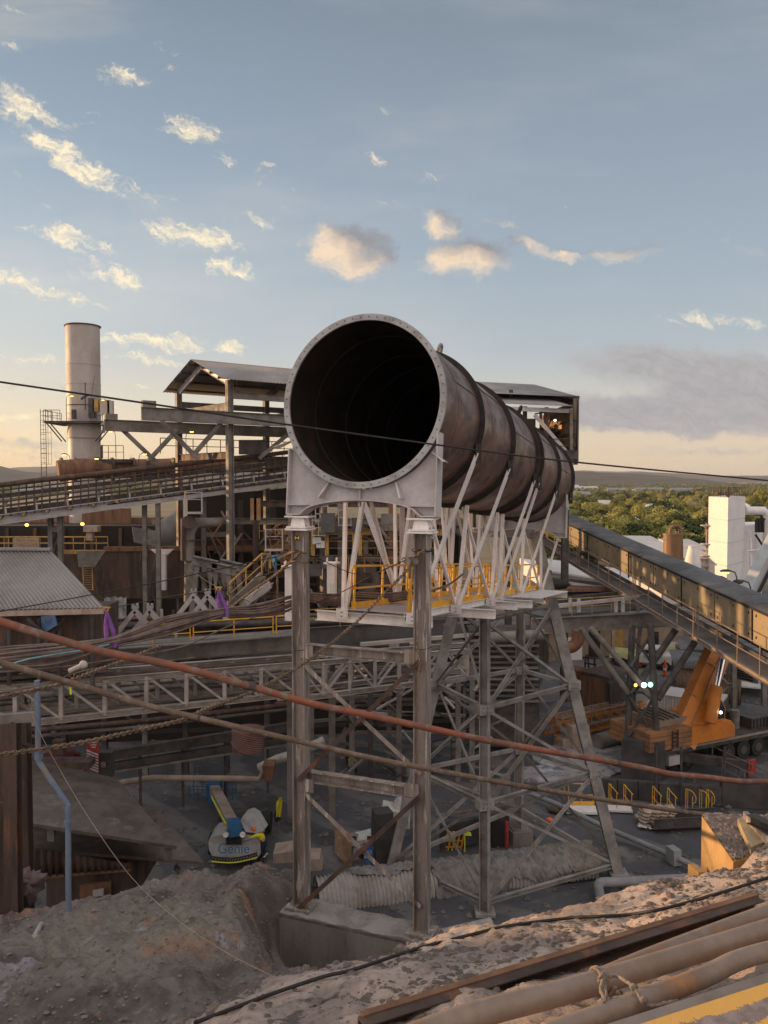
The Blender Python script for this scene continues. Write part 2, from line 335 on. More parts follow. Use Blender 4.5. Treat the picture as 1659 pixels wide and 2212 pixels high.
def copy_tree(o, parent=None):
    c = o.copy(); COL.objects.link(c)
    if parent is not None: c.parent = parent
    for ch in list(o.children): copy_tree(ch, c)
    return c
def curve(pts, n=8):
    # Catmull-Rom through 3-D points
    pts = [V(p) for p in pts]; q = [pts[0] * 2 - pts[1]] + pts + [pts[-1] * 2 - pts[-2]]; out = []
    for i in range(1, len(q) - 2):
        for k in range(n):
            t = k / n; a, b, c, d = q[i - 1], q[i], q[i + 1], q[i + 2]
            out.append(.5 * ((2 * b) + (c - a) * t + (2 * a - 5 * b + 4 * c - d) * t * t + (3 * b - a - 3 * c + d) * t ** 3))
    return out + [pts[-1]]
def text_mb(body, size, origin, xdir, ydir, th=.01, align='CENTER'):
    cu = bpy.data.curves.new('t', 'FONT'); cu.body = body; cu.size = size; cu.align_x = align; cu.align_y = 'CENTER'; cu.extrude = th / 2
    o = bpy.data.objects.new('t', cu); COL.objects.link(o); dg = bpy.context.evaluated_depsgraph_get()
    me = bpy.data.meshes.new_from_object(o.evaluated_get(dg)); x, y = V(xdir).normalized(), V(ydir).normalized(); z = x.cross(y)
    mb = MB(); mb.add([V(origin) + x * v.co.x + y * v.co.y + z * v.co.z for v in me.vertices], [tuple(p.vertices) for p in me.polygons])
    bpy.data.objects.remove(o); bpy.data.curves.remove(cu); bpy.data.meshes.remove(me); return mb
UP = V((0, 0, 1))
# ---------------------------------------------------------------- numpy noise
def vnoise(x, y, seed=0):
    rs = np.random.RandomState(seed); g = rs.rand(256, 256)
    xi, yi = np.floor(x).astype(int), np.floor(y).astype(int); fx, fy = x - xi, y - yi
    fx, fy = fx * fx * (3 - 2 * fx), fy * fy * (3 - 2 * fy)
    a, b, c, d = g[xi & 255, yi & 255], g[(xi + 1) & 255, yi & 255], g[xi & 255, (yi + 1) & 255], g[(xi + 1) & 255, (yi + 1) & 255]
    return a + (b - a) * fx + (c - a) * fy + (a - b - c + d) * fx * fy - .5
def fbm(x, y, f, n, seed=0, g=.5):
    t = 0; a = 1
    for i in range(n): t = t + a * vnoise(x * f + 17.3 * i, y * f - 9.1 * i, seed + i); f *= 2.03; a *= g
    return t
# ================================================================ SETTING
def grid_obj(name, xs, ys, zf, m, kind='structure'):
    Xg, Yg = np.meshgrid(xs, ys); Zg = zf(Xg, Yg); nx, ny = len(xs), len(ys)
    me = bpy.data.meshes.new(name); co = np.stack([Xg, Yg, Zg], -1).reshape(-1, 3)
    i = (np.arange(ny - 1)[:, None] * nx + np.arange(nx - 1)[None, :]).reshape(-1)
    f = np.stack([i, i + 1, i + nx + 1, i + nx], -1)
    me.vertices.add(len(co)); me.vertices.foreach_set('co', co.reshape(-1)); me.loops.add(f.size); me.loops.foreach_set('vertex_index', f.reshape(-1))
    me.polygons.add(len(f)); me.polygons.foreach_set('loop_start', np.arange(len(f)) * 4); me.polygons.foreach_set('loop_total', np.full(len(f), 4))
    me.polygons.foreach_set('use_smooth', np.ones(len(f), bool)); me.update(); me.validate(); me.materials.append(m)
    o = bpy.data.objects.new(name, me); COL.objects.link(o); o['kind'] = kind; return o
# ---- ground
def ground_mat():
    m = bpy.data.materials.new('yard_ground'); m.use_nodes = True; t = NT(m.node_tree); b = m.node_tree.nodes['Principled BSDF']
    pos = t.new('ShaderNodeNewGeometry').outputs['Position']
    sp = t.new('ShaderNodeSeparateXYZ'); t.l.new(pos, sp.inputs[0])
    c = t.mix(t.step(t.noise(pos, .12, 6, .6), .4, .65), (.082, .082, .090), (.043, .043, .048))
    c = t.mix(t.step(t.noise(pos, .5, 6, .65), .52, .7), c, (.17, .155, .15))
    c = t.mix(t.step(t.noise(pos, .3, 5, .7, 1.0), .6, .72), c, (.055, .05, .052))
    wv = t.new('ShaderNodeTexWave', wave_type='BANDS', bands_direction='DIAGONAL'); t.l.new(pos, wv.inputs['Vector']); wv.inputs['Scale'].default_value = .12; wv.inputs['Distortion'].default_value = 14; wv.inputs['Detail'].default_value = 3; wv.inputs['Detail Scale'].default_value = .35
    c = t.mix(t.step(wv.outputs['Fac'], .80, .93, 0, .6), c, (.15, .14, .14))
    far = t.step(sp.outputs[1], 105, 170)
    dry = t.mix(t.step(t.noise(pos, .03, 5, .6), .42, .6), (.14, .125, .06), (.20, .15, .085))
    c = t.mix(far, c, dry)
    t.put(b.inputs['Base Color'], c); t.put(b.inputs['Roughness'], t.step(t.noise(pos, .25, 5, .7), .35, .7, .7, .95))
    bp = t.new('ShaderNodeBump'); bp.inputs['Strength'].default_value = .5; bp.inputs['Distance'].default_value = .05
    t.l.new(t.noise(pos, 5, 6, .65), bp.inputs['Height']); t.l.new(bp.outputs[0], b.inputs['Normal'])
    return m
def gz(x, y):
    r = np.clip((y - 100) / 200, 0, 1) * fbm(x, y, .006, 3, 5) * 3
    return fbm(x, y, .25, 4, 3) * .12 * (y < 120) + r - .05
xs = np.concatenate([np.linspace(-6000, -60, 30), np.linspace(-58, 80, 240), np.linspace(84, 6000, 40)])
ys = np.concatenate([np.linspace(-300, 10, 6), np.linspace(11, 130, 210), np.linspace(135, 9000, 60)])
grid_obj('ground', xs, ys, gz, ground_mat())
# ---- embankment in front of the camera
CR = [(P(*c)) for c in [(-900, 3000, 7), (-300, 2700, 6.2), (0, 2480, 6.0), (200, 2330, 6.0), (380, 2212, 6.2), (600, 2110, 6.8), (780, 2060, 7.4), (1000, 2005, 8), (1270, 1950, 8.5), (1500, 1880, 9), (1659, 1830, 9.3), (2000, 1740, 10), (3200, 1600, 11)]]
cxs, cys, czs = [np.array([c[i] for c in CR]) for i in range(3)]
ED = [(-200, 2010), (0, 1975), (160, 1938), (300, 1900), (400, 1875), (480, 1852), (560, 1845), (620, 1868), (680, 1914), (747, 1945), (826, 1973), (900, 2000)]
EW = [G(a, b, 7.9) for a, b in ED]; exs = np.array([e.x for e in EW]); eys = np.array([e.y for e in EW])
def sstep(x, a, b): t = np.clip((x - a) / (b - a), 0, 1); return t * t * (3 - 2 * t)
def bank(x, y):
    yc, zc = np.interp(x, cxs, cys), np.interp(x, cxs, czs)
    nz = fbm(x, y, .5, 5, 11)
    yc = yc + nz * .5
    near = zc + .40 * (yc - y)
    near = np.minimum(near, 15.3 + .05 * nz)
    fall = zc - 1.35 * (y - yc)
    berm = np.where(y < yc, near, fall) - .10 * np.exp(-((y - yc) / .35) ** 2)
    berm += fbm(x, y, 1.2, 4, 21) * .10 * sstep(y, yc - 5, yc)
    ye = np.interp(x, exs, eys) + fbm(x, y, .8, 4, 31) * .6
    md = 7.80 + .22 * (ye - y)
    md = np.where(y > ye, 7.80 - 2.2 * (y - ye), md)
    und = fbm(x, y, .35, 3, 41) * .8 * sstep(ye - y, .6, 4) - .12
    gul = -.28 * np.exp(-((x - (-3.1 - .25 * (y - 15))) / .45) ** 2) * sstep(ye - y, .2, 2) - .30 * np.exp(-((x - (-6.6 + .45 * (y - 14))) / .5) ** 2)
    md = md + und + gul
    xr = -.129 * y - .15                           # plinth side
    cut = sstep(x, xr - 1.0, xr + .2) * (1 - sstep(y, 18.0, 18.9))
    md = md * (1 - cut) + np.minimum(md, 17.30 - .622 * y + .3 * und) * cut
    md = np.where(x > 2.2, -3, md)
    z = np.maximum(np.maximum(berm, md), -1.2)
    r1 = np.abs(fbm(x, y, 3.1, 3, 51)); r2 = fbm(x, y, 7, 4, 61, .6)
    rm_ = sstep(y, 8.5, 11) ; r3 = np.abs(fbm(x, y, 1.9, 4, 81, .6)) ; z = z + (r1 * (.06 + .07 * rm_) + r3 * .16 * rm_ + r2 * (.05 + .05 * rm_) + fbm(x, y, 17, 2, 71) * .022) * np.where(z > .0, 1, .2)
    return z
def bank_mat():
    m = bpy.data.materials.new('embankment_soil'); m.use_nodes = True; t = NT(m.node_tree); b = m.node_tree.nodes['Principled BSDF']
    pos = t.new('ShaderNodeNewGeometry').outputs['Position']
    def P2(a, b_, lo=.42, hi=.58, sc=.5, d=1.2): return t.step(t.noise(pos, sc, 6, .6, d), lo, hi, a, b_)
    mound = t.mix(P2(0, 1, .42, .62, .55), (.20, .17, .155), (.10, .085, .08))
    mound = t.mix(P2(0, .9, .53, .62, .33), mound, (.34, .17, .11))
    vm = t.new('ShaderNodeVectorMath', operation='DISTANCE'); t.l.new(pos, vm.inputs[0]); vm.inputs[1].default_value = (-4.9, 15.6, 8.6)
    gm = t.step(w_add(t, vm.outputs['Value'], t.noise(pos, .8, 5, .6), 2.5), 1.2, 3.0, .38, 0)
    mound = t.mix(gm, mound, (.26, .255, .19))
    mound = t.mix(P2(0, .75, .60, .68, .42, 2.0), mound, (.33, .31, .34))
    berm = t.mix(P2(0, 1, .44, .58, 1.1, .6), (.47, .37, .31), (.31, .245, .21))
    berm = t.mix(t.step(t.noise(pos, 2.6, 7, .72), .54, .60, 0, .9), berm, (.11, .09, .08))
    sp = t.new('ShaderNodeSeparateXYZ'); t.l.new(pos, sp.inputs[0])
    f = t.step(w_add(t, sp.outputs[2], t.noise(pos, 1.2, 4, .6), 1.4), 12.0, 13.2)
    c = t.mix(f, mound, berm)
    c = t.mix(t.step(t.noise(pos, 14, 4, .7), .5, .66, 0, .5), c, (.12, .10, .09))
    t.put(b.inputs['Base Color'], c); b.inputs['Roughness'].default_value = .95; b.inputs['Specular IOR Level'].default_value = .2
    bp = t.new('ShaderNodeBump'); bp.inputs['Strength'].default_value = .9; bp.inputs['Distance'].default_value = .03
    t.l.new(t.noise(pos, 16, 8, .7), bp.inputs['Height']); t.l.new(bp.outputs[0], b.inputs['Normal'])
    return m
def w_add(t, a, n, k): return t.m('ADD', a, t.m('MULTIPLY', t.m('SUBTRACT', n, .5), k))
MBANK = bank_mat()
grid_obj('embankment', np.arange(-13.5, 11, .055), np.concatenate([np.arange(1.2, 10, .045), np.arange(10, 25, .065)]), bank, MBANK)
# stones on the embankment
def rocks(name, n, fn, m, smin, smax, seed):
    rs = np.random.RandomState(seed); mb = MB(); base = []
    for z in (-1, 0, 1):
        k = 1 if z else 6
        for i in range(k): a = i * 2 * math.pi / 6; base.append((math.cos(a), math.sin(a), 0) if z == 0 else (0, 0, z * .7))
    base = np.array([base[0]] + base[1:7] + [base[7]]); vv = []; ff = []
    c = 0
    pts = fn(rs, n)
    for x, y in pts:
        z = float(bank(np.array([x]), np.array([y]))[0]) if False else 0
        vv.append((x, y))
    pts = np.array(vv); zz = bank(pts[:, 0], pts[:, 1])
    sc = smin + (smax - smin) * rs.rand(len(pts)) ** 4
    V_ = []; F_ = []
    for (x, y), z, s_ in zip(pts, zz, sc):
        j = base * (s_ * (.7 + .6 * rs.rand(8, 1))) * np.array([1, .8, .7]); a = rs.rand() * 6.28
        R_ = np.array([[math.cos(a), -math.sin(a), 0], [math.sin(a), math.cos(a), 0], [0, 0, 1]])
        o = len(V_) * 8; V_.append(j @ R_.T + np.array([x, y, z + s_ * .15]))
        for i in range(6):
            a1, b1 = 1 + i, 1 + (i + 1) % 6; F_ += [(o, o + b1, o + a1), (o + 7, o + a1, o + b1)]
    V_ = np.concatenate(V_); mb.v = [tuple(p) for p in V_]; mb.f = F_; mb.sm = [False] * len(F_)
    return struct(name, mb, m, 'stuff')
def near_pts(rs, n):
    out = []
    while len(out) < n:
        x = rs.uniform(-3.2, 6); yc = np.interp(x, cxs, cys); y = yc - rs.rand() ** 1.3 * 3.6
        if vnoise(np.array(x * 1.3), np.array(y * 1.3), 77) > -.12 or rs.rand() < .12: out.append((x, y))
    return out
def mound_pts(rs, n): return [(rs.uniform(-9, -1.6), rs.uniform(9.5, 20)) for _ in range(n)]
MDIRT = mat('dark_clod', (.10, .08, .07), (.19, .145, .12), 6, .95, 0, .2)
rocks('gravel', 7500, near_pts, MDIRT, .006, .05, 3)
rocks('rubble', 7000, mound_pts, mat('mound_stone', (.16, .13, .12), (.24, .19, .17), 4, .95, 0, .2), .010, .062, 5)
# ---- loose stones and scraps on the yard floor
def yard_rocks(n):
    rs = np.random.RandomState(9); mb = MB()
    for k in range(n):
        y = 28 + 42 * rs.rand() ** 1.3; x = rs.uniform(-14, 24) * y / 45; s_ = .03 + .16 * rs.rand() ** 5
        if rs.rand() < .5: x, y = x + 1.5 * math.sin(y * .7), y + math.cos(x)
        c = V((x, y, .03 + float(gz(np.array(x), np.array(y))))); o = len(mb.v)
        mb.add([c + V((s_ * math.cos(a) * rs.uniform(.7, 1.4), s_ * math.sin(a), 0)) for a in (0, 1.3, 2.5, 3.8, 5.1)] + [c + V((0, 0, s_ * .8))], [(0, 1, 5), (1, 2, 5), (2, 3, 5), (3, 4, 5), (4, 0, 5)])
    return struct('debris', mb, mat('yard_scrap', (.16, .14, .13), (.07, .06, .06), .7, .9, 0, .2), 'stuff')
yard_rocks(5000)
# ---- roads, puddles
mb = MB(); r0 = [G(1190, 1430, .03), G(1659, 1400, .03), G(1900, 1395, .03), G(1900, 1470, .03), G(1560, 1480, .03), G(1400, 1500, .03), G(1150, 1520, .03)]
mb.prism([(p.x, p.y, .08) for p in r0], (0, 0, -.2)); struct('road', mb, mat('road_tar', (.16, .15, .155), (.12, .11, .115), .3, .85, 0, .15))
wm = bpy.data.materials.new('wet_slurry'); wm.use_nodes = True; t = NT(wm.node_tree); b = wm.node_tree.nodes['Principled BSDF']
pos = t.new('ShaderNodeNewGeometry').outputs['Position']
pn = t.noise(pos, .8, 6, .65, 1.5)
t.put(b.inputs['Base Color'], t.mix(t.step(pn, .45, .6), (.34, .34, .36), (.14, .12, .12))); t.put(b.inputs['Roughness'], t.step(pn, .42, .62, .08, .7))
for k, pl in enumerate([[(1190, 1615), (1260, 1585), (1345, 1618), (1345, 1668), (1230, 1672), (1150, 1640)], [(1130, 1660), (1230, 1650), (1320, 1678), (1200, 1690), (1120, 1688)]]):
    mb = MB(); pp = [G(a, b_, 0) for a, b_ in pl]; pp = curve(pp + [pp[0]], 5)[:-1]
    mb.prism([(p.x, p.y, .075 + .006 * k) for p in pp], (0, 0, -.1)); struct('water', mb, wm)
# ---- hills
def hill(name, y0, pts, m, dep):
    xs_ = np.linspace(-1.4 * y0, 1.4 * y0, 260); px = np.array([(p[0] - HW) / FPX * y0 for p in pts]); pz = np.array([HC + (1035 - p[1]) / FPX * y0 for p in pts])
    def zf(x, y):
        h = np.interp(x / 1.0, px, pz) + fbm(x, y, 12 / y0, 4, 9) * y0 * .0028
        k = np.clip((y - (y0 - dep)) / dep, 0, 1) * np.clip(((y0 + dep) - y) / dep, 0, 1)
        return -2 + (h + 2) * (k * k * (3 - 2 * k)) + fbm(x, y, 60 / y0, 3, 19) * y0 * .001 * k
    return grid_obj(name, xs_, np.linspace(y0 - dep, y0 + dep, 24), zf, m)
mh = mat('hill_scrub', (.065, .05, .04), (.035, .034, .022), .012, .95, 0, 0, c3=(.028, .032, .018), s3=.05)
mh2 = mat('far_hill', (.055, .055, .042), (.04, .042, .035), .004, .95, 0, 0)
hill('hill', 2600, [(-900, 1000), (-100, 985), (0, 1012), (60, 1022), (110, 1026), (300, 1004), (400, 1002), (620, 1012), (900, 1018), (1150, 1016), (1230, 1019), (1330, 1024), (1450, 1030), (1530, 1046), (1700, 1050), (2500, 1046)], mh, 700)
hill('hill', 5200, [(-900, 1000), (0, 1020), (40, 1010), (160, 1008), (200, 1018), (300, 1010), (700, 1018), (1200, 1021), (1400, 1022), (1659, 1027), (2500, 1010)], mh2, 900)
hill('hill', 8200, [(-900, 1018), (0, 1019), (800, 1018), (1250, 1018), (1659, 1028), (2500, 1024)], mh2, 900)
# ---- trees
def leaf_mat(name, c1, c2):
    m = bpy.data.materials.new(name); m.use_nodes = True; t = NT(m.node_tree); b = m.node_tree.nodes['Principled BSDF']
    g = t.new('ShaderNodeNewGeometry'); oi = t.new('ShaderNodeObjectInfo')
    c = t.mix(t.m('MULTIPLY', t.m('ADD', g.outputs['Random Per Island'], oi.outputs['Random']), .5), c1, c2)
    t.put(b.inputs['Base Color'], c); b.inputs['Roughness'].default_value = .8; b.inputs['Specular IOR Level'].default_value = .2
    return m
LM = [leaf_mat('leaf_olive', (.14, .15, .04), (.22, .21, .055)), leaf_mat('leaf_dark', (.03, .048, .016), (.055, .075, .022)), leaf_mat('leaf_pale', (.24, .23, .055), (.34, .30, .085))]
def crown_mesh(seed, ht, rad, n=2600):
    rs = np.random.RandomState(seed); nb = rs.randint(7, 11); V_ = []; C = []
    for i in range(nb):
        a = rs.rand() * 6.28; q = rs.rand() ** .6 * rad * .62
        C.append((q * math.cos(a), q * math.sin(a), ht * (.42 + .42 * rs.rand()), rad * (.32 + .25 * rs.rand())))
    for k in range(n):
        cx, cy, cz, r = C[rs.randint(nb)]; d = rs.randn(3); d /= np.linalg.norm(d); q = r * (.72 + .35 * rs.rand()); c = np.array([cx, cy, cz]) + d * q * np.array([1, 1, .75])
        a = rs.randn(3); a /= np.linalg.norm(a); a = a - d * a.dot(d) * .6; a /= np.linalg.norm(a); b_ = np.cross(d + .5 * rs.randn(3), a); b_ /= np.linalg.norm(b_); s_ = rad * rs.uniform(.03, .07)
        V_ += [c - a * s_ - b_ * s_ * .6, c + a * s_ - b_ * s_ * .5, c + a * s_ * .7 + b_ * s_, c - a * s_ * .8 + b_ * s_ * .7]
    mb = MB(); mb.v = [tuple(x) for x in V_]; mb.f = [(i, i + 1, i + 2, i + 3) for i in range(0, len(V_), 4)]; mb.sm = [False] * len(mb.f); return mb, C
protos = []
KIND = ['olive green gum tree with broad crown', 'dark green dense tree with round crown', 'pale sunlit tree with loose yellow-green crown']
for k in range(6):
    T_ = thing('gum_tree', KIND[k % 3], 'tree', (0, 0, 0)); mb, C = crown_mesh(60 + k, 9, 4.2 + .4 * k); mb.build('crown', LM[k % 3], T_)
    tb = MB(); tb.tube([(0, 0, -.5), (.1, .1, 2), (.3, -.1, 4)], [.3, .24, .16], 7)
    for c in C[:5]: tb.tube([(.2, 0, 2.6), (c[0] * .5, c[1] * .5, c[2] * .7), c[:3]], [.14, .08, .03], 5)
    tb.build('trunk', 'bark', T_); protos.append(T_)
used = set(); rt = random.Random(4)
def plant(px, py, s_, k=None, label=None, z=0):
    p = G(px, py, z); k = rt.randrange(6) if k is None else k
    o = protos[k] if k not in used else copy_tree(protos[k]); used.add(k)
    o.location = p - V((0, 0, .3)); o.scale = (s_, s_, s_ * rt.uniform(.85, 1.1)); o.rotation_euler.z = rt.uniform(0, 6.28); o['group'] = 'trees in the town beyond the plant'
    o['label'] = label or KIND[k % 3] + ' in the town beyond the plant'
rows = [(1226, 1212, 1560, 15, .85), (1206, 1205, 1560, 16, .8), (1186, 1205, 1560, 17, .8), (1166, 1205, 1560, 18, .75), (1147, 1210, 1660, 22, .75), (1131, 1210, 1680, 24, .75), (1118, 1210, 1680, 26, .75), (1106, 1212, 1690, 28, .8), (1096, 1212, 1690, 30, .8), (1087, 1212, 1690, 30, .85)]
for y0, x0, x1, n, s_ in rows:
    for i in range(n):
        plant(x0 + (x1 - x0) * (i + rt.uniform(-.3, .3)) / (n - 1), y0 + rt.uniform(-5, 6), s_ * rt.uniform(.8, 1.25))
plant(1668, 1120, 1.6, 0, 'large dark tree at the right end of the town skyline'); plant(1640, 1140, 1.1, 1)
# far wood: one mass of crowns receding to the hills
rs = np.random.RandomState(12); mb = MB(); Vv = []
for i in range(3600):
    y = 480 * (2600 / 480) ** rs.rand(); x = y * rs.uniform(-.62, .62)
    if x < 0 and y < 900: y += 500
    s_ = rs.uniform(2.2, 5.0) * (1 + y / 2500); h = rs.uniform(2.5, 6)
    for k in range(26):
        d = rs.randn(3); d /= np.linalg.norm(d); c = np.array([x, y, h * .6]) + d * np.array([s_, s_, h * .6]); a = rs.randn(3); a /= np.linalg.norm(a); b_ = np.cross(a, rs.randn(3)); b_ /= np.linalg.norm(b_); q = s_ * .26
        Vv += [c - a * q, c + b_ * q, c + a * q, c - b_ * q]
mb.v = [tuple(x) for x in Vv]; mb.f = [(i, i + 1, i + 2, i + 3) for i in range(0, len(Vv), 4)]; mb.sm = [False] * len(mb.f)
struct('far_wood', mb, leaf_mat('leaf_far', (.11, .12, .045), (.19, .18, .07)), 'stuff')
# ---- town houses
hs = [(1470, 1147, 12, 'roofpale', 'pale low house with a red-brown wall among near trees'), (1345, 1163, 12, 'roofpale', 'small pale roof half hidden by trees'), (1530, 1190, 10, 'corrdark', 'dark roof corner behind the brown tank'), (1300, 1106, 14, 'roofpale', 'long pale house beside the treed street'),
      (1425, 1118, 18, 'roofpale', 'long white roofed house in the middle of the town'), (1585, 1113, 15, 'tank', 'white house right of the white tower top'), (1650, 1128, 12, 'brick', 'orange brick house at the right edge of town'), (1490, 1110, 10, 'brick', 'small brick roof between the crowns'),
      (1245, 1090, 18, 'brick', 'brown roofed shed at the left of the town')]
for k, (px, py, wd, m, lb) in enumerate(hs):
    p = G(px, py, 0); H_ = thing('house', lb, 'house', p, 'houses in the town'); a = .3 * ((k * 7) % 5 - 2); ca = V((math.cos(a), math.sin(a), 0)); cb = V((-math.sin(a), math.cos(a), 0))
    MB().box(p + UP * 2, wd, 9, 4.4, a).build('wall', 'tank' if k % 3 else 'brick', H_)
    e = [p + ca * sx_ * (wd / 2 + .5) + cb * sy_ * 5 + UP * 4.2 for sx_, sy_ in ((-1, -1), (1, -1), (1, 1), (-1, 1))]; r0_, r1_ = p - ca * wd * .3 + UP * 6.4, p + ca * wd * .3 + UP * 6.4
    MB().add([*e, r0_, r1_], [(0, 1, 5, 4), (1, 2, 5), (2, 3, 4, 5), (3, 0, 4), (0, 3, 2, 1)]).build('roof', m, H_)
    for q in (-.25, .1, .35): MB().box(p + ca * wd * q - cb * 4.52 + UP * 2.2, 1.3, .06, 1.1, a).build('window', 'glass', H_)
for k, (px, py, wd) in enumerate([(1265, 1062, 30), (1330, 1068, 22), (1400, 1067, 34), (1470, 1068, 26), (1235, 1057, 22), (1250, 1082, 16), (110, 1060, 50), (60, 1070, 30), (210, 1120, 22)]):
    p = G(px, py, 0); rb = MB()
    h = 5.5
    rb.box(p + UP * h / 2, wd, 16, h)
    rb.prism([p + V((-wd / 2 - .4, -8.4, h + .05)), p + V((wd / 2 + .4, -8.4, h + .05)), p + V((wd / 2 + .4, 0, h + 2.2)), p + V((-wd / 2 - .4, 0, h + 2.2))], (0, 0, -.2))
    one('warehouse', rb, 'corr' if k % 4 else 'roofpale', 'far pale roofed building on the edge of town below the hills', 'warehouse', 'far buildings below the hills')
# radio mast on the left hill
p = P(282, 1004, 2500); one('radio_mast', MB().cyl(p - UP * 20, p + UP * 32, .7, 5, .3).box(p + UP * 20, 4, 4, 3), 'darksteel', 'thin radio mast standing on the far left hill', 'mast')
# ================================================================ DUCT
DD = ray(1510, 1208).normalized(); C0 = P(783, 866, 18)
DR = DD.cross(UP).normalized(); DW = DR.cross(DD).normalized()
def CL_(D): return C0 + DD * ((D - C0.y) / DD.y)
def L(u, v, D): return CL_(D) + DR * u + DW * v
def ringmb(D0, D1, ri, ro, n=96, mb=None):
    mb = mb or MB(); vs = []
    for D, r in ((D0, ri), (D0, ro), (D1, ro), (D1, ri)):
        vs += [L(r * math.cos(2 * math.pi * k / n), r * math.sin(2 * math.pi * k / n), D) for k in range(n)]
    for j in range(4):
        a, b = j * n, ((j + 1) % 4) * n
        mb.add([], []); o = 0
    return mb.add(vs, [(j * n + k, j * n + (k + 1) % n, ((j + 1) % 4) * n + (k + 1) % n, ((j + 1) % 4) * n + k) for j in range(4) for k in range(n)], False)
duct = thing('duct_pipe', 'huge rusty steel duct with open black mouth and white flange', 'duct', L(0, -1.9, 18))
DEND = 35.9
def wall_(r, m, name, flip=1, D0=18.03):
    mb = MB(); n = 96; K = 40; vs = []
    for j in range(K + 1):
        D = D0 + (DEND - D0) * j / K
        vs += [L(r * math.cos(2 * math.pi * k / n), r * math.sin(2 * math.pi * k / n), D) for k in range(n)]
    mb.add(vs, [(j * n + k, j * n + (k + 1) % n, (j + 1) * n + (k + 1) % n, (j + 1) * n + k) for j in range(K) for k in range(n)], True)
    return mb.build(name, m, duct)
shell = wall_(1.845, 'duct', 'shell')
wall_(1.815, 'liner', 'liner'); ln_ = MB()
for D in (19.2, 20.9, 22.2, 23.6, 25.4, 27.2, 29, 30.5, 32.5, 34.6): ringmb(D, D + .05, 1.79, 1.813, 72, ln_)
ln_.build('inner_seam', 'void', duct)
end = MB(); n = 64; end.add([L(1.83 * math.cos(2 * math.pi * k / n), 1.83 * math.sin(2 * math.pi * k / n), DEND - .05) for k in range(n)] + [L(1.83 * math.cos(2 * math.pi * k / n), 1.83 * math.sin(2 * math.pi * k / n), DEND) for k in range(n)], [tuple(range(n)), tuple(range(n, 2 * n))]).build('end_plate', 'ring', duct)
fl = ringmb(17.97, 18.02, 1.812, 1.955).build('flange', 'flange', duct)
bh = MB()
for k in range(60):
    a = 2 * math.pi * (k + .5) / 60; bh.cyl(L(1.885 * math.cos(a), 1.885 * math.sin(a), 17.95), L(1.885 * math.cos(a), 1.885 * math.sin(a), 17.972), .013, 8)
bh.build('bolt_holes', 'darksteel', fl)
# seams: thin weld lines
sm = MB()
for D in (19.2, 22.2, 23.6, 27.2, 30.5, 34.6): ringmb(D, D + .02, 1.84, 1.852, 72, sm)
for a0, D0, D1 in ((20, 19.3, 21.4), (35, 21.5, 24.7), (12, 25, 28.2), (30, 29, 32), (5, 32.5, 36)):
    a = R(a0); p, q = L(1.85 * math.cos(a), 1.85 * math.sin(a), D0), L(1.85 * math.cos(a), 1.85 * math.sin(a), D1); sm.beam(p, q, .025, .012)
sm.build('weld_seams', 'rust', shell)
RD = [21.0, 24.4, 28.0, 28.75, 32.2, 35.6]
for D in RD:
    rr = ringmb(D - .04, D + .04, 1.84, 1.948).build('stiffener_ring', 'ring', duct)
    ringmb(D - .01, D + .01, 1.945, 1.975).build('ring_edge', 'ring', rr)
def lug(D, ang):
    a = R(ang); o, t_ = L(1.9 * math.cos(a), 1.9 * math.sin(a), D), (DR * math.cos(a) + DW * math.sin(a)); s_ = DD
    mb = MB(); pts = [o - s_ * .16]; pts = []
    for i in range(13):
        th = math.pi * i / 12; pts.append(o + t_ * (.26 + .11 * math.sin(th)) + s_ * .11 * math.cos(th))
    outer = [o + s_ * .16] + pts + [o - s_ * .16]
    mb.tube([o + s_ * .15] + pts + [o - s_ * .15], .045, 8); mb.box(o + t_ * .04, .16, .45, .12, math.atan2(DD.y, DD.x) - math.pi / 2)
    return mb
lug(21.6, 76).build('lifting_lug', 'greypipe', duct); lug(29.6, 66).build('lifting_lug', 'ring', duct)
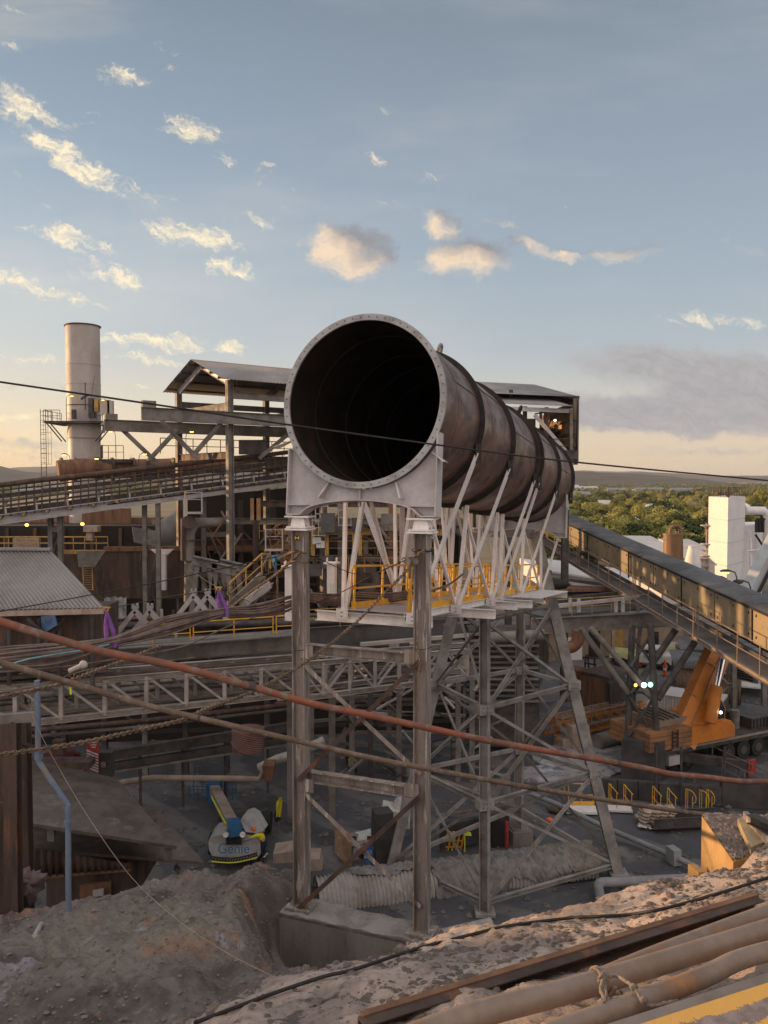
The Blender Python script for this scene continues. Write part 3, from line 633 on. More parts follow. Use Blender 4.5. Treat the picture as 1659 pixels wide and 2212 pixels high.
# saddles
def saddle(D, name='saddle', us=1.78, bot=-2.55):
    # plate with a round seat, arched underside, edge flanges and ribs
    th = .05; base = MB(); n = 24; top = []; 
    a0, a1 = math.pi + .62, 2 * math.pi - .42
    arc = [L(1.97 * math.cos(a0 + (a1 - a0) * k / n), 1.97 * math.sin(a0 + (a1 - a0) * k / n), D + .08) for k in range(n + 1)]
    pl = [L(-us, -1.14, D + .08)] + arc + [L(us, -.80, D + .08)]
    und = []
    for k in range(n + 1):
        u = us - 2 * us * k / n; q = abs(u) / us; v = bot if q > .80 else bot + .31 * math.sqrt(max(0, 1 - (q / .80) ** 2)) ** 1.2
        und.append(L(u, v, D + .08))
    # build as strip between upper line and lower line
    N = 40; vs = []
    for k in range(N + 1):
        u = -us + 2 * us * k / N; q = abs(u) / us
        lo_ = bot + (.34 * max(0, 1 - (q / .82) ** 2) ** .55 if q < .82 else 0)
        hi_ = -math.sqrt(max(0, 1.97 ** 2 - u * u)) + .01
        for dd in (0, th): vs += [L(u, lo_, D + .08 + dd), L(u, max(hi_, lo_ + .02), D + .08 + dd)]
    fs = []
    for k in range(N):
        o = 4 * k; fs += [(o, o + 4, o + 5, o + 1), (o + 2, o + 3, o + 7, o + 6), (o, o + 2, o + 6, o + 4), (o + 1, o + 5, o + 7, o + 3)]
    base.add(vs, fs)
    sd = base.build(name, 'saddle', duct)
    wd = .40; Dc = D + .10
    for s_, t_ in ((-1, -1.05), (1, -.72)): MB().beam(L(s_ * us, bot, Dc), L(s_ * us, t_, Dc), .03, wd, up=DD).build('edge_flange', 'saddle', sd)
    fr = MB(); pts = [(-us, bot)] + [(u, bot + .34 * max(0, 1 - (abs(u) / us / .82) ** 2) ** .55) for u in [us * .82 * (-1 + 2 * k / 16) for k in range(17)]] + [(us, bot)]
    for a, b in zip(pts, pts[1:]):
        fr.beam(L(*a, Dc), L(*b, Dc), wd, .03, up=DW)
    for s_ in (-1, 1): fr.beam(L(s_ * us, bot + .22, Dc + .012), L(s_ * us * .62, bot + .22, Dc + .012), wd * .9, .02, up=DW)
    fr.build('bottom_flange', 'saddle', sd)
    for a_ in (-1.13, -.42, -.02, .42, .95):
        ang = -math.pi / 2 + a_; p = (1.98 * math.cos(ang), 1.98 * math.sin(ang)); q = (p[0] * 1.0 + .42 * math.sin(a_) , max(bot + .2, p[1] - .40 * math.cos(a_)))
        k = 1 if abs(a_) > .3 else .35
        for sd_ in (-.07,):
            MB().prism([L(*p, Dc - .005), L(*q, Dc - .005), L(*q, Dc - .26 * k), L(*p, Dc - .10)], DR * .045).build('rib', 'saddle', sd)
    return sd
saddle(18.05); saddle(34.7)
bs = MB()
for s_ in (-1.55, -1.25, 1.25, 1.55):
    bs.cyl(L(s_, -2.56, 18.0), L(s_, -2.49, 18.0), .03, 6)
# ================================================================ NEAR SUPPORT FRAME
FL, FR_ = L(-1.52, -2.60, 18.15), L(1.44, -2.60, 18.15)
zb = 7.50
frame = thing('duct_support_trestle', 'tall weathered two column frame on the concrete plinth under the duct mouth', 'support frame', (FL + FR_) / 2 - UP * ((FL + FR_).z / 2 - zb))
fr_dir = (FR_ - FL); fr_dir.z = 0; fr_dir.normalize(); fn = V((-fr_dir.y, fr_dir.x, 0))
def hcol(p, q, w_=.33, d=.27, m='oldsteel', parent=frame, name='column', web=None):
    return MB().beam(p, q, d, w_, 'I', up=web or fr_dir).build(name, m, parent)
cols = []
for c in (FL, FR_):
    zt = c.z - .30; b = V((c.x, c.y, zb + .06)); hcol(b, V((c.x, c.y, zt)), .31, .30)
    MB().box(V((c.x, c.y, zb + .03)), .62, .55, .05, math.atan2(fr_dir.y, fr_dir.x)).build('base_plate', 'oldsteel', frame)
    cap = MB().box(V((c.x, c.y, zt + .02)), .56, .48, .04, math.atan2(fr_dir.y, fr_dir.x)); cap.build('cap_plate', 'white', frame)
    bp = thing('bearing_block', 'white bolted bearing block on top of the %s column under the duct saddle' % ('left' if c is FL else 'right'), 'bearing', (c.x, c.y, zt + .045), 'bearing blocks on the frame columns')
    rz = math.atan2(fr_dir.y, fr_dir.x)
    MB().box(V((c.x, c.y, zt + .07)), .50, .46, .04, rz).build('bottom_plate', 'white', bp)
    MB().prism([V((c.x, c.y, zt + .09)) + fr_dir * a - fn * .13 + UP * z_ for a, z_ in ((-.19, 0), (.19, 0), (.14, .2), (-.14, .2))], fn * .26).build('block', 'white', bp)
    MB().box(V((c.x, c.y, zt + .31)), .62, .40, .035, rz).build('top_plate', 'white', bp)
    k = MB()
    for i in (-.21, .21):
        for j in (-.14, .14):
            q = V((c.x, c.y, zt)) + fr_dir * i + fn * j; k.cyl(q - UP * .02, q + UP * .13, .017, 6); k.cyl(q + UP * .29, q + UP * .38, .017, 6)
    k.build('bolts', 'steel', bp)
def fpt(side, py):
    c = FL if side == 0 else FR_; d = ray(0, py); z = HC + d.z / d.y * c.y; return V((c.x, c.y, z))
for ya, yb in ((1405, 1424), (1683, 1708)):
    a, b = fpt(0, ya), fpt(1, yb - 6); zz = (a.z + b.z) / 2; a.z = b.z = zz
    MB().beam(a + fr_dir * .15, b - fr_dir * .15, .2, .25, 'C', up=UP).build('cross_beam', 'oldsteel', frame)
def brace(a, b, off, m='oldsteel', w_=.10, parent=frame, name='brace'):
    return MB().beam(a + off, b + off, w_, w_, 'L', up=fn).build(name, m, parent)
brace(fpt(0, 1425), fpt(1, 1670), fn * -.05); brace(fpt(1, 1425), fpt(0, 1680), fn * -.17, 'rustdark')
brace(fpt(0, 1700), fpt(1, 1955), fn * -.05); brace(fpt(1, 1715), fpt(0, 1955), fn * -.17, 'rustdark')
for side, ys_ in ((0, (1405, 1690)), (1, (1418, 1706))):
    for y_ in ys_:
        c = fpt(side, y_); MB().box(c + fr_dir * (.2 if side == 0 else -.2) - fn * .12, .34, .015, .3, math.atan2(fr_dir.y, fr_dir.x)).build('gusset', 'oldsteel', frame)
# little survey target on the left column
c = fpt(0, 1161); tg = MB().box(c - fn * .16, .10, .012, .11, math.atan2(fr_dir.y, fr_dir.x)); tt = one('survey_target', tg, 'black', 'small black and yellow survey target on the left frame column', 'marker')
mk = MB()
for s_ in (-1, 1): mk.prism([c - fn * .17, c - fn * .17 + fr_dir * s_ * .05 + UP * .045, c - fn * .17 + fr_dir * s_ * .05 - UP * .045], fn * .005)
mk.build('target_mark', 'yellow', tt)
# plinth
cx_ = (FL + FR_) / 2; pm = V((cx_.x, cx_.y, 0)); pr = math.atan2(fr_dir.y, fr_dir.x)
pt_ = [G(610, 1990, zb), G(905, 2022, zb), G(948, 2010, zb), G(948, 1985, zb), G(700, 1962, zb), G(612, 1962, zb)]
pl = thing('concrete_plinth', 'long concrete plinth with pale weathered top carrying the two columns', 'plinth', V((cx_.x, cx_.y, 4)))
e0 = V((FL.x, FL.y, zb)) - fr_dir * .38; e1 = V((FR_.x, FR_.y, zb)) + fr_dir * .34
corners = [e0 - fn * .40, e1 - fn * .36, e1 + fn * .32, e0 + fn * .42]
MB().prism([V((p.x, p.y, zb - .05)) for p in corners], (0, 0, -4.2)).build('body', 'concrete', pl)
sub = MB(); nn_ = 16
tp = [corners[0].lerp(corners[1], k / nn_) for k in range(nn_ + 1)] + [corners[3].lerp(corners[2], k / nn_) for k in range(nn_ + 1)]
vs = [V((p.x, p.y, zb + .0 + random.uniform(-.03, .03))) for p in tp]
lo = [V((p.x, p.y, zb - .12)) for p in tp]
fs = [(k, k + 1, nn_ + 2 + k, nn_ + 1 + k) for k in range(nn_)] + [(k, 2 * nn_ + 2 + k, 2 * nn_ + 3 + k, k + 1) for k in range(nn_)]
sub.add(vs + lo, fs); sub.build('top_screed', mat('dusty_screed', (.30, .27, .25), (.19, .17, .155), 2.5, .9, 0, .4), pl)
# ================================================================ FAR TOWER
base = V((0, 0, 0))
tA = G(843, 1882, 0); tB = G(1336, 1890, 0); tAt, tBt = P(1022, 1150, 36), P(1155, 1150, 36)
nB = G(1047, 1973, 0); nT = P(1047, 1322, nB.y); fB = P(1120, 1787, 38.4); fT = P(1125, 1322, 38.4)
tower = thing('duct_support_tower', 'splayed four legged lattice tower with crossed bracing under the duct far end', 'support tower', (tA + tB) / 2)
for p, q, w_, nm in ((tA, tAt, .42, 'leg'), (tB, tBt, .46, 'leg'), (nB, nT, .40, 'leg'), (fB, fT, .42, 'leg')):
    MB().beam(p, q, w_, w_ * .9, 'I', up=V((0, 1, 0)) if p is tA or p is tB else fr_dir).build(nm, 'tower', tower)
for p in (tA, tB, nB): MB().box(p + UP * .08, .8, .8, .12).build('foot_plate', 'tower', tower)
def at_z(p, q, z): t = (z - p.z) / (q.z - p.z); return p.lerp(q, t)
LEGS = [(tA, tAt), (nB, nT), (tB, tBt), (fB, fT)]
ZL = [.45, 4.5, 8.35, 11.9]
ZF = [1.6, 4.5, 8.35, 11.9]
for i in range(4):
    a, b = LEGS[i], LEGS[(i + 1) % 4]
    za = ZF if i == 3 else ZL; zb_ = ZF if i == 2 else ZL
    for k in range(4):
        if k == 0 and False: continue
        p, q = at_z(*a, za[k]), at_z(*b, zb_[k]); MB().beam(p, q, .15, .17, 'C').build('strut', 'tower', tower)
        if k < 3:
            p2, q2 = at_z(*a, za[k + 1]), at_z(*b, zb_[k + 1]); d_ = (q - p).cross(UP).normalized() * .09
            MB().beam(p + d_, q2 + d_, .125, .125, 'L').build('brace', 'tower' if (i + k) % 2 else 'steel', tower); MB().beam(q - d_, p2 - d_, .125, .125, 'L').build('brace', 'tower', tower)
for pl_ in LEGS:
    for z in ZL[1:3]: c = at_z(*pl_, z); MB().box(c, .62, .5, .4, .3).build('gusset', 'tower', tower)
for pl_ in LEGS:
    for z in ZL[1:3]:
        c = at_z(*pl_, z); bm_ = MB()
        for i_ in (-.2, -.07, .07, .2):
            for k_ in (-.1, .1): bm_.cyl(c + V((i_, -.27, k_)), c + V((i_, -.30, k_)), .02, 6)
        bm_.build('bolts', 'rustdark', tower)
MB().beam(tAt, tBt, .35, .4, 'I').build('head_beam', 'saddle', tower)
fpl = one('concrete_footing', MB().box(V((fB.x, fB.y, fB.z / 2 - .2)), 1.05, 1.05, fB.z + .35, .3).box(V((fB.x, fB.y, fB.z - .02)), .85, .85, .12, .3), 'concrete', 'square concrete footing block under the tower far leg', 'footing')
# ================================================================ HUNG WALKWAY
wk = thing('hung_walkway', 'white hung walkway with yellow handrails slung under the duct', 'walkway', L(-.4, -4.95, 20))
VF = -4.85
WD = [20.1, 23.6, 27.4, 28.6, 31.9, 35.9]
UA, UB = -1.15, .42
for i, D in enumerate(WD):
    ur, ul = (1.45, -2.05) if i else (1.05, -2.05)
    MB().beam(L(ul, VF - .16, D), L(ur + (.25 if i % 2 else 0), VF - .16, D), .14, .25, 'C', up=UP).build('cross_beam', 'white', wk)
for u in (UA, UB):
    MB().beam(L(u, VF - .06, 20), L(u, VF - .06, 36.2), .10, .2, 'C', up=DW).build('side_beam', 'white', wk)
MB().prism([L(UA + .06, VF + .02, 20.05), L(UB - .06, VF + .02, 20.05), L(UB - .06, VF + .02, 36.1), L(UA + .06, VF + .02, 36.1)], DW * .03).build('deck', 'saddle', wk)
MB().prism([L(UB + .1, VF - .03, 30), L(1.7, VF - .03, 30), L(1.7, VF - .03, 36.2), L(UB + .1, VF - .03, 36.2)], DW * .03).build('side_deck', 'white', wk)
def railset(u, D0, D1, step, parent):
    h = 1.12; tb = MB().beam(L(u, VF + .12, D0), L(u, VF + .12, D1), .012, .17, up=DW).build('toe_board', 'yellow', parent)
    rl = MB(); e0, e1 = [], []
    def loop(D, s_):
        return [L(u, VF + h * .5, D), L(u, VF + h * .5, D - s_ * .12), L(u, VF + h * .62, D - s_ * .24), L(u, VF + h * .9, D - s_ * .24), L(u, VF + h, D - s_ * .12), L(u, VF + h, D)]
    rl.tube([L(u, VF + h, D0), L(u, VF + h, D1)], .031, 8).tube([L(u, VF + h * .5, D0), L(u, VF + h * .5, D1)], .027, 8); rl.tube(loop(D0 + .05, 1), .024, 8, False).tube(loop(D1 - .05, -1), .024, 8, False)
    rl.build('handrail', 'yellow', parent)
    n = max(1, round((D1 - D0) / step))
    for k in range(n + 1):
        D = D0 + (D1 - D0) * k / n; MB().cyl(L(u, VF, D), L(u, VF + h, D), .033, 8).box(L(u, VF + .12, D), .1, .1, .22, .4).build('rail_post', 'yellow', parent)
for u, secs in ((UA + .09, ((20.2, 23.8), (24.2, 27.9), (28.4, 32.4), (32.9, 36))), (UB - .04, ((20.3, 23.8), (24.2, 27.9), (28.4, 32.4), (32.9, 36)))):
    for D0, D1 in secs: railset(u, D0, D1, 1.25 if u > 0 else 1.8, wk)
# hangers
def hang(p, q, w_=.085, prof='C'): MB().beam(p, q, w_, w_ * 1.25, prof, up=DD).build('hanger', 'white', wk)
RW = [21.0, 24.4, 28.0, 28.75, 32.2, 35.6]
for D, DW_ in zip(RW, WD):
    p = L(UB + .16, VF - .1, DW_); q = L(UA - .14, VF - .1, DW_)
    hang(p, L(1.80, -.80, D)); hang(q, L(-1.80, -.80, D)); hang(L(UB + .14, VF - .1, DW_ + .05), L(.55, -1.90, D + .02), .10); hang(L(UA - .12, VF - .1, DW_ + .05), L(-1.22, -1.52, D + .02), .10)
for DW_ in WD:
    for u in (UB + .16, UA - .14):
        g_ = L(u, VF - .08, DW_ - .08); MB().beam(g_ - DR * .16, g_ + DR * .16, .012, .26, up=DW).build('foot_gusset', 'white', wk); b_ = MB()
        for k_ in (-.06, .04): b_.cyl(g_ + DW * k_ - DD * .02, g_ + DW * k_ - DD * .05, .018, 6)
        b_.build('bolts', 'steel', wk)
for i in range(5):   # longitudinal sway braces
    a, b = WD[i], RW[i + 1]
    hang(L(UB + .1, VF - .05, WD[i + 1] + .1), L(.42, -1.95, RW[i]), .075); 
    hang(L(UA - .1, VF - .05, WD[i + 1] + .1), L(-1.22, -1.52, RW[i]), .075)
for D in RW:
    for u, v in ((1.80, -.80), (-1.80, -.80)):
        MB().box(L(u, v, D), .16, .1, .5, .4).build('cleat', 'ring', duct)
# thick stay props
for (a, b, wd) in ((cE(545, 20), cE(738, 532), .22), (cE(745, 60), cE(745, 330), .2), (cE(790, 90), cE(783, 330), .26)):
    MB().beam(P(*a, 26), P(*b, 23.5 if wd == .22 else 26), wd * .8, wd, 'C', up=V((0, 1, 0))).build('hanger', 'saddle', wk)
# white bolted stub columns beyond the frame
for k, (x, y0, y1, D, lb) in enumerate(((627, 1215, 1340, 24, 'white bolted stub column just left of the near frame column'), (717, 1208, 1300, 25.5, 'white bolted stub column with punched holes behind the near frame'))):
    t_ = thing('stub_column', lb, 'column', P(x, y1, D), 'white stub columns waiting behind the frame')
    MB().beam(P(x, y1, D), P(x, y0 + 8, D), .2, .26, 'box', up=fr_dir).build('post', 'white', t_)
    MB().box(P(x, y0 + 8, D), .4, .4, .05, pr).build('top_plate', 'white', t_)
    b = MB(); h = MB()
    for i in (-.15, .15):
        for j in (-.15, .15): b.cyl(P(x, y0 + 10, D) + V((i, j, 0)), P(x, y0, D) + V((i, j, .04)), .018, 6)
    b.build('bolts', 'white', t_)
    for i in range(5):
        for j in (-.035, .035): h.cyl(P(x, y1 - 18 - i * 5, D - .14) + V((j, 0, 0)), P(x, y1 - 18 - i * 5, D - .16) + V((j, 0, 0)), .012, 6)
    h.build('bolt_holes', 'black', t_)
# ================================================================ LEFT: STACK
def col_px(px, D, z0, z1): x = (px - HW) / FPX * D; return V((x, D, z0)), V((x, D, z1))
def zpx(py, D): d = ray(HW, py); return HC + d.z / d.y * D
D = 80; b0, b1 = col_px(184, D, 0, zpx(703, D)); r = 35 * D / FPX
stk = thing('exhaust_stack', 'tall pale cylindrical exhaust stack with a ladder platform', 'chimney', b0)
MB().cyl(b0, V((b0.x, b0.y, zpx(945, D))), r * .97, 40, r * .95).cyl(V((b0.x, b0.y, zpx(945, D))), b1, r, 40).build('shell', 'stack', stk)
for y_ in (706, 790, 832, 878, 947): z = zpx(y_, D); MB().cyl(V((b0.x, b0.y, z)), V((b0.x, b0.y, z + .09)), r + (.12 if y_ == 706 else .03), 40).build('band', 'darksteel' if y_ in (706, 878) else 'stack', stk)
zp = zpx(915, D); pf = MB(); pf.box(V((b0.x - .2, b0.y, zp)), 5.6, 4.6, .22); pf.build('platform', 'darksteel', stk)
rl = MB(); 
for x0, x1 in ((-3.1, -1.5), (1.5, 2.6)): rl.rail([V((b0.x + x0, b0.y - 2.2, zp)), V((b0.x + x1, b0.y - 2.2, zp))], 1.15, .03, .7)
rl.rail([V((b0.x - 3.1, b0.y - 2.2, zp)), V((b0.x - 3.1, b0.y + 2.2, zp))], 1.15, .03, 1); rl.build('handrail', 'darksteel', stk)
for s_ in (-1, 1):
    for k in (0, 1): MB().beam(V((b0.x + s_ * r, b0.y - 1.5 + k, zpx(955, D))), V((b0.x + s_ * (r + 1.5), b0.y - 1.5 + k, zp)), .12, .12, 'L').build('bracket', 'darksteel', stk)
ld = MB(); lx = b0.x - 3.0; zl = zpx(1030, D)
for s_ in (-.25, .25): ld.cyl(V((lx + s_, D - 2.5, zl)), V((lx + s_, D - 2.5, zp + 1.2)), .035, 6)
for k in range(14): z = zl + k * .45; ld.cyl(V((lx - .25, D - 2.5, z)), V((lx + .25, D - 2.5, z)), .02, 5)
ld.build('ladder', 'rustdark', stk); cg = MB()
for k in range(6):
    z = zl + 1.2 + k * 1.0; cg.tube([V((lx + .25 + .45 * math.cos(a) * 1.1, D - 2.5 - .5 * math.sin(a), z)) for a in [math.pi * t / 8 for t in range(9)]], .02, 5)
for a in (0, .8, 1.57, 2.3, 3.14): cg.cyl(V((lx + .25 + .5 * math.cos(a), D - 2.5 - .5 * math.sin(a), zl + 1.2)), V((lx + .25 + .5 * math.cos(a), D - 2.5 - .5 * math.sin(a), zp + 1.1)), .018, 5)
cg.build('ladder_cage', 'darksteel', stk)
an = MB().cyl(P(184, 885, D - 2), P(184, 826, D - 2), .05, 6).cyl(P(175, 862, D - 2), P(190, 852, D - 2), .12, 8).cyl(P(196, 870, D - 2), P(204, 812, D - 2), .02, 5); an.build('antenna', 'darksteel', stk)
for px, py, w_, h, m in ((199, 882, .55, 1.9, 'darksteel'), (208, 876, .5, 1.2, 'dullyellow'), (228, 880, .9, 1.4, 'stack'), (239, 884, .5, 1.6, 'stack'), (160, 895, .3, .9, 'darksteel')):
    MB().box(P(px, py, D - 2.4), w_, .5, h).build('instrument_box', m, stk)
# street-lamp builder
def lamp(px, py, y1, D, lit, label, s_=1, side=-1):
    a = P(px, y1, D); z = zpx(py, D); o = thing('street_lamp', label, 'lamp', a, 'yard lamps'); t_ = V((a.x, a.y, z - .2))
    MB().tube([a, t_ - UP * .3, t_ + V((side * .12 * s_, 0, .05)), t_ + V((side * .5 * s_, 0, .2))], .045 * s_, 6).build('pole', 'darksteel', o)
    h = t_ + V((side * .75 * s_, 0, .16)); MB().blob(h, .38 * s_, .16 * s_, .11 * s_, 1, .02).build('lamp_head', 'darksteel', o)
    MB().blob(h - UP * .1 * s_, .26 * s_, .13 * s_, .10 * s_, 2, .02).build('lamp_glass', 'lampon' if lit else 'glass', o)
lamp(144, 853, 915, 78, True, 'lit amber lamp above the stack platform ladder', .7, 1)
lamp(250, 930, 985, 76, True, 'lit amber lamp right of the stack above the small railed deck', .6, -1)
lamp(152, 980, 1012, 60, True, 'lit amber lamp above the rusty drum at the foot of the stack', .6, -1)
lamp(222, 988, 1012, 60, True, 'lit amber lamp beside the rusty pipe under the small railed deck', .6, -1)
lamp(300, 978, 1010, 60, True, 'lit amber lamp between the bridge braces above the conveyor', .6, 1)
lamp(402, 930, 985, 62, True, 'lit amber lamp beside the left column of the open roofed shed', .6, 1)
lamp(233, 862, 892, 77, True, 'lit amber lamp on the boxes of the stack platform', .6, -1)
# small railed deck + rusty flue
dk = thing('railed_deck', 'small railed deck on rusty flue right of the stack', 'platform', P(242, 1005, 72))
MB().box(P(242, 996, 72), 4, 2, .3).build('deck', 'darksteel', dk); MB().rail([P(222, 990, 73), P(218, 992, 71), P(267, 992, 71)], 1.2, .03, .7).build('handrail', 'darksteel', dk)
fl2 = thing('rusty_flue', 'long rusty flue pipe of several drums beside the stack', 'flue', P(250, 1040, 74)); mb = MB()
pts = [P(125, 1018, 70), P(180, 1012, 71), P(250, 1013, 72), P(345, 1010, 73), P(460, 1004, 75), P(640, 1002, 76)]
mb.tube(pts, [.95, .9, .85, .8, .75, .7], 16); mb.build('pipe', 'rust', fl2)
for x in (130, 160, 205, 240, 285, 320, 372): MB().cyl(P(x, 1014, 71.5), P(x + 5, 1014, 71.6), 1.05, 16).build('flange', 'rustdark', fl2)
# ================================================================ OPEN ROOFED SHED
sh = thing('open_roofed_shed', 'tall open steel shed with corrugated gable roof left of the duct', 'shed', V((-13.3, 59.5, 0)))
A0, B0 = V((-10.7, 56, 0)), V((-16.0, 63, 0)); ax = V((.797, .603, 0)); cr = (A0 - B0).normalized(); ZE, ZR = 24.5, 26.15; LN = 24
for k in range(4):
    s_ = k * 7.7
    for c in (A0, B0):
        MB().beam(c + ax * s_ + UP * 0, c + ax * s_ + UP * (ZE - .15), .42, .42, 'I', up=ax).build('column', 'steel', sh)
    m_ = (A0 + B0) / 2 + ax * s_
    for c in (A0, B0): MB().beam(c + ax * s_ + UP * (ZE - .3), m_ + UP * (ZR - .3), .18, .5, 'I').build('rafter', 'saddle' if k == 0 else 'steel', sh)
    MB().beam(A0 + ax * s_ + UP * 22.55, B0 + ax * s_ + UP * 22.55, .2, .55, 'box').build('tie_beam', 'steel', sh)
for c in (A0, B0): MB().beam(c + UP * 23.3, c + ax * LN + UP * 23.3, .2, .45, 'I').build('eave_beam', 'steel', sh)
for c, o in ((A0, cr), (B0, -cr)):
    e = c + o * .9 + UP * (ZE - .22); e0, e1 = e - ax * .9, e + ax * LN; m_ = (A0 + B0) / 2 + UP * (ZR + .05)
    MB().corr(e0, e1, m_ + ax * LN, m_ - ax * .9, 90, .03, 4).build('roof', 'corr', sh)
    for t_ in (.15, .4, .65, .9): MB().beam(e0.lerp(m_ - ax * .9, t_) - UP * .12, e1.lerp(m_ + ax * LN, t_) - UP * .12, .08, .15).build('purlin', 'rustdark', sh)
for c, s0, z in ((A0, -6.4, 21.7), (B0, -5.9, 21.45)):
    MB().beam(c + cr * .4 + ax * s0 + UP * z, c + cr * .4 + ax * LN + UP * z, .35, .85, 'I').build('runway_beam', 'steel', sh)
    MB().box(c + cr * .4 + ax * (s0 + .5) + UP * (z + .62), .9, .3, .45, math.atan2(ax.y, ax.x)).build('end_stop', 'steel', sh)
MB().beam(B0 + ax * -5.9 + UP * 21.2, P(228, 915, 77), .3, .6, 'I').build('runway_beam', 'steel', sh)
for a, b, D in (((260, 924), (341, 1001), 60), ((383, 928), (329, 986), 60), ((347, 908), (428, 992), 54), ((478, 914), (420, 980), 55.5), ((620, 940), (560, 990), 60)):
    MB().beam(P(*a, D), P(*b, D), .28, .28, 'L').build('brace', 'steel', sh)
zz = zpx(985, 58)
MB().beam(A0 + UP * zz, B0 + UP * zz, .25, .5, 'I').beam(B0 + UP * zz, B0 + ax * LN + UP * zz, .25, .5, 'I').build('floor_beam', 'rustdark', sh)
MB().rail([B0 - ax * 1.5 + UP * (zz + .3), B0 + UP * (zz + .3), B0 + ax * 20 + UP * (zz + .3)], 1.2, .035, 1.2).build('handrail', 'darksteel', sh)
for px in (527, 546, 566): MB().box(P(px, 966, 62), .7, .6, 1.1).build('hoist_box', 'darksteel', sh)
c = P(512, 853, 58); lh = one('hanging_lamp', MB().cyl(c - UP * .15, c + UP * .25, .42, 12, .08).cyl(c + UP * .2, c + UP * 1.3, .02, 5), 'darksteel', 'dark cone lamp hanging under the open shed roof', 'lamp')
# ================================================================ LEFT CONVEYOR
cv_ = thing('inclined_conveyor', 'long dark inclined conveyor with rollers and rails crossing at left', 'conveyor', P(0, 1122, 50))
DLc, DRc = 50.0, 64.0; X0c, X1c = -60, 660
def cl(x, y0, y1, off=0.0):   # point on the conveyor line family, y0/y1 = heights at x 0 / 623
    t_ = x / 623; D = DLc + (DRc - DLc) * t_ / (t_ + (1 - t_) * DRc / DLc) ; return P(x, y0 + (y1 - y0) * t_, D + off)
def lng(y0, y1, w_, h, m, nm, off=0.0, prof='box'):
    a, b = cl(X0c, y0, y1, off), cl(X1c, y0, y1, off)
    mb = MB()
    if prof == 'tube': mb.tube([a.lerp(b, k / 12) + UP * random.uniform(-.03, .03) for k in range(13)], w_, 8)
    else: mb.beam(a, b, w_, h, prof)
    mb.build(nm, m, cv_)
lng(1047, 977, .17, 0, 'rustdark', 'top_pipe', 0, 'tube'); lng(1060, 988, .05, 0, 'darksteel', 'cable_pipe', 0, 'tube'); lng(1072, 997, .25, .28, 'darksteel', 'stringer', .3)
lng(1084, 1006, .06, 0, 'rustdark', 'handrail', -.6, 'tube'); lng(1094, 1016, .14, .14, 'darksteel', 'stringer', 0); lng(1105, 1026, .5, .3, 'darksteel', 'stringer', .6)
lng(1122, 1040, .5, .62, 'saddle', 'bottom_girder', .1, 'C'); lng(1118, 1036, 2.2, .1, 'rustdark', 'deck', 1.4)
MB().prism([cl(X0c, 1085, 1008, .6), cl(X1c, 1085, 1008, .6), cl(X1c, 1080, 1004, 2.0), cl(X0c, 1080, 1004, 2.0)], UP * .05).build('belt', 'black', cv_)
n = 44
for k in range(n):
    x = X0c + (X1c - X0c) * k / (n - 1)
    mb = MB().beam(cl(x, 1118, 1036), cl(x, 1050, 980), .07, .07); mb.build('post', 'rustdark' if k % 3 else 'rust', cv_)
    if k % 4 == 0:
        MB().cyl(cl(x + 4, 1092, 1014, -.1), cl(x + 6, 1087, 1009, 1.6), .10, 8).build('roller', 'steel', cv_)
        MB().beam(cl(x + 6, 1111, 1030, -.2), cl(x + 5, 1101, 1021, -.2), .10, .08).build('idler_bracket', 'saddle', cv_)
    if k % 3 == 0: MB().cyl(cl(x + 10, 1118, 1034, -.15), cl(x + 14, 1120, 1036, .2), .08, 8).build('return_roller', 'dullyellow', cv_)
def bent(x0, x1, y0, y1, D, label, m='steel'):
    o = thing('trestle_bent', label, 'trestle', P((x0 + x1) / 2, y1, D), 'trestle bents under the inclined conveyor'); h = (y1 - y0)
    for x in (x0, x1): MB().beam(P(x, y0, D), V((P(x, y0, D).x, D, 0)), .3, .3, 'I').build('leg', m, o)
    for y_ in (y0 + h * .35,): MB().beam(P(x0, y_, D), P(x1, y_, D), .2, .35).build('cross_beam', m, o)
    MB().beam(P(x0, y0 + h * .38, D + .1), P(x1, y1, D + .1), .1).beam(P(x1, y0 + h * .38, D - .1), P(x0, y1, D - .1), .1).build('brace', 'darksteel', o)
bent(109, 130, 1105, 1215, 53, 'slim two legged steel trestle under the conveyor above the left corrugated roof')
bent(312, 341, 1085, 1330, 57, 'slim two legged steel trestle with pale beam under the middle of the conveyor')
bent(440, 497, 1060, 1330, 60.5, 'two legged steel trestle under the conveyor near the open shed column')
# ================================================================ RUSTY WORKS BUILDING
wb = thing('smelter_building', 'rust brown steel works building of ribbed panels behind the conveyor', 'building', P(200, 1330, 78))
def wallpx(x0, x1, y0, y1, D, m, nm, ribs=0, parent=wb, D2=None):
    D2 = D2 or D; a, b = P(x0, y1, D), P(x1, y1, D2); za, zb2 = zpx(y0, D), zpx(y0, D2); mb = MB(); n_ = (b - a).cross(UP).normalized()
    mb.prism([a, b, V((b.x, b.y, zb2)), V((a.x, a.y, za))], -n_ * -.2)
    for k in range(ribs): p = a.lerp(b, (k + .5) / ribs); mb.box(V((p.x, p.y, (p.z + za) / 2)) + n_ * .06, .16, .3, abs(za - p.z) - .02, math.atan2((b - a).y, (b - a).x))
    return mb.build(nm, m, parent)
wallpx(-300, 250, 1108, 1180, 80, 'rustpanel', 'wall_panel', 16); wallpx(180, 285, 1098, 1215, 78, 'rustpanel', 'wall_panel', 8); wallpx(285, 385, 1118, 1215, 79, 'rustpanel', 'wall_panel', 3)
wallpx(330, 400, 1122, 1190, 76, 'tan', 'wall_panel', 2)
wallpx(-300, 620, 1190, 1345, 84, 'rustdark', 'lower_wall', 20)
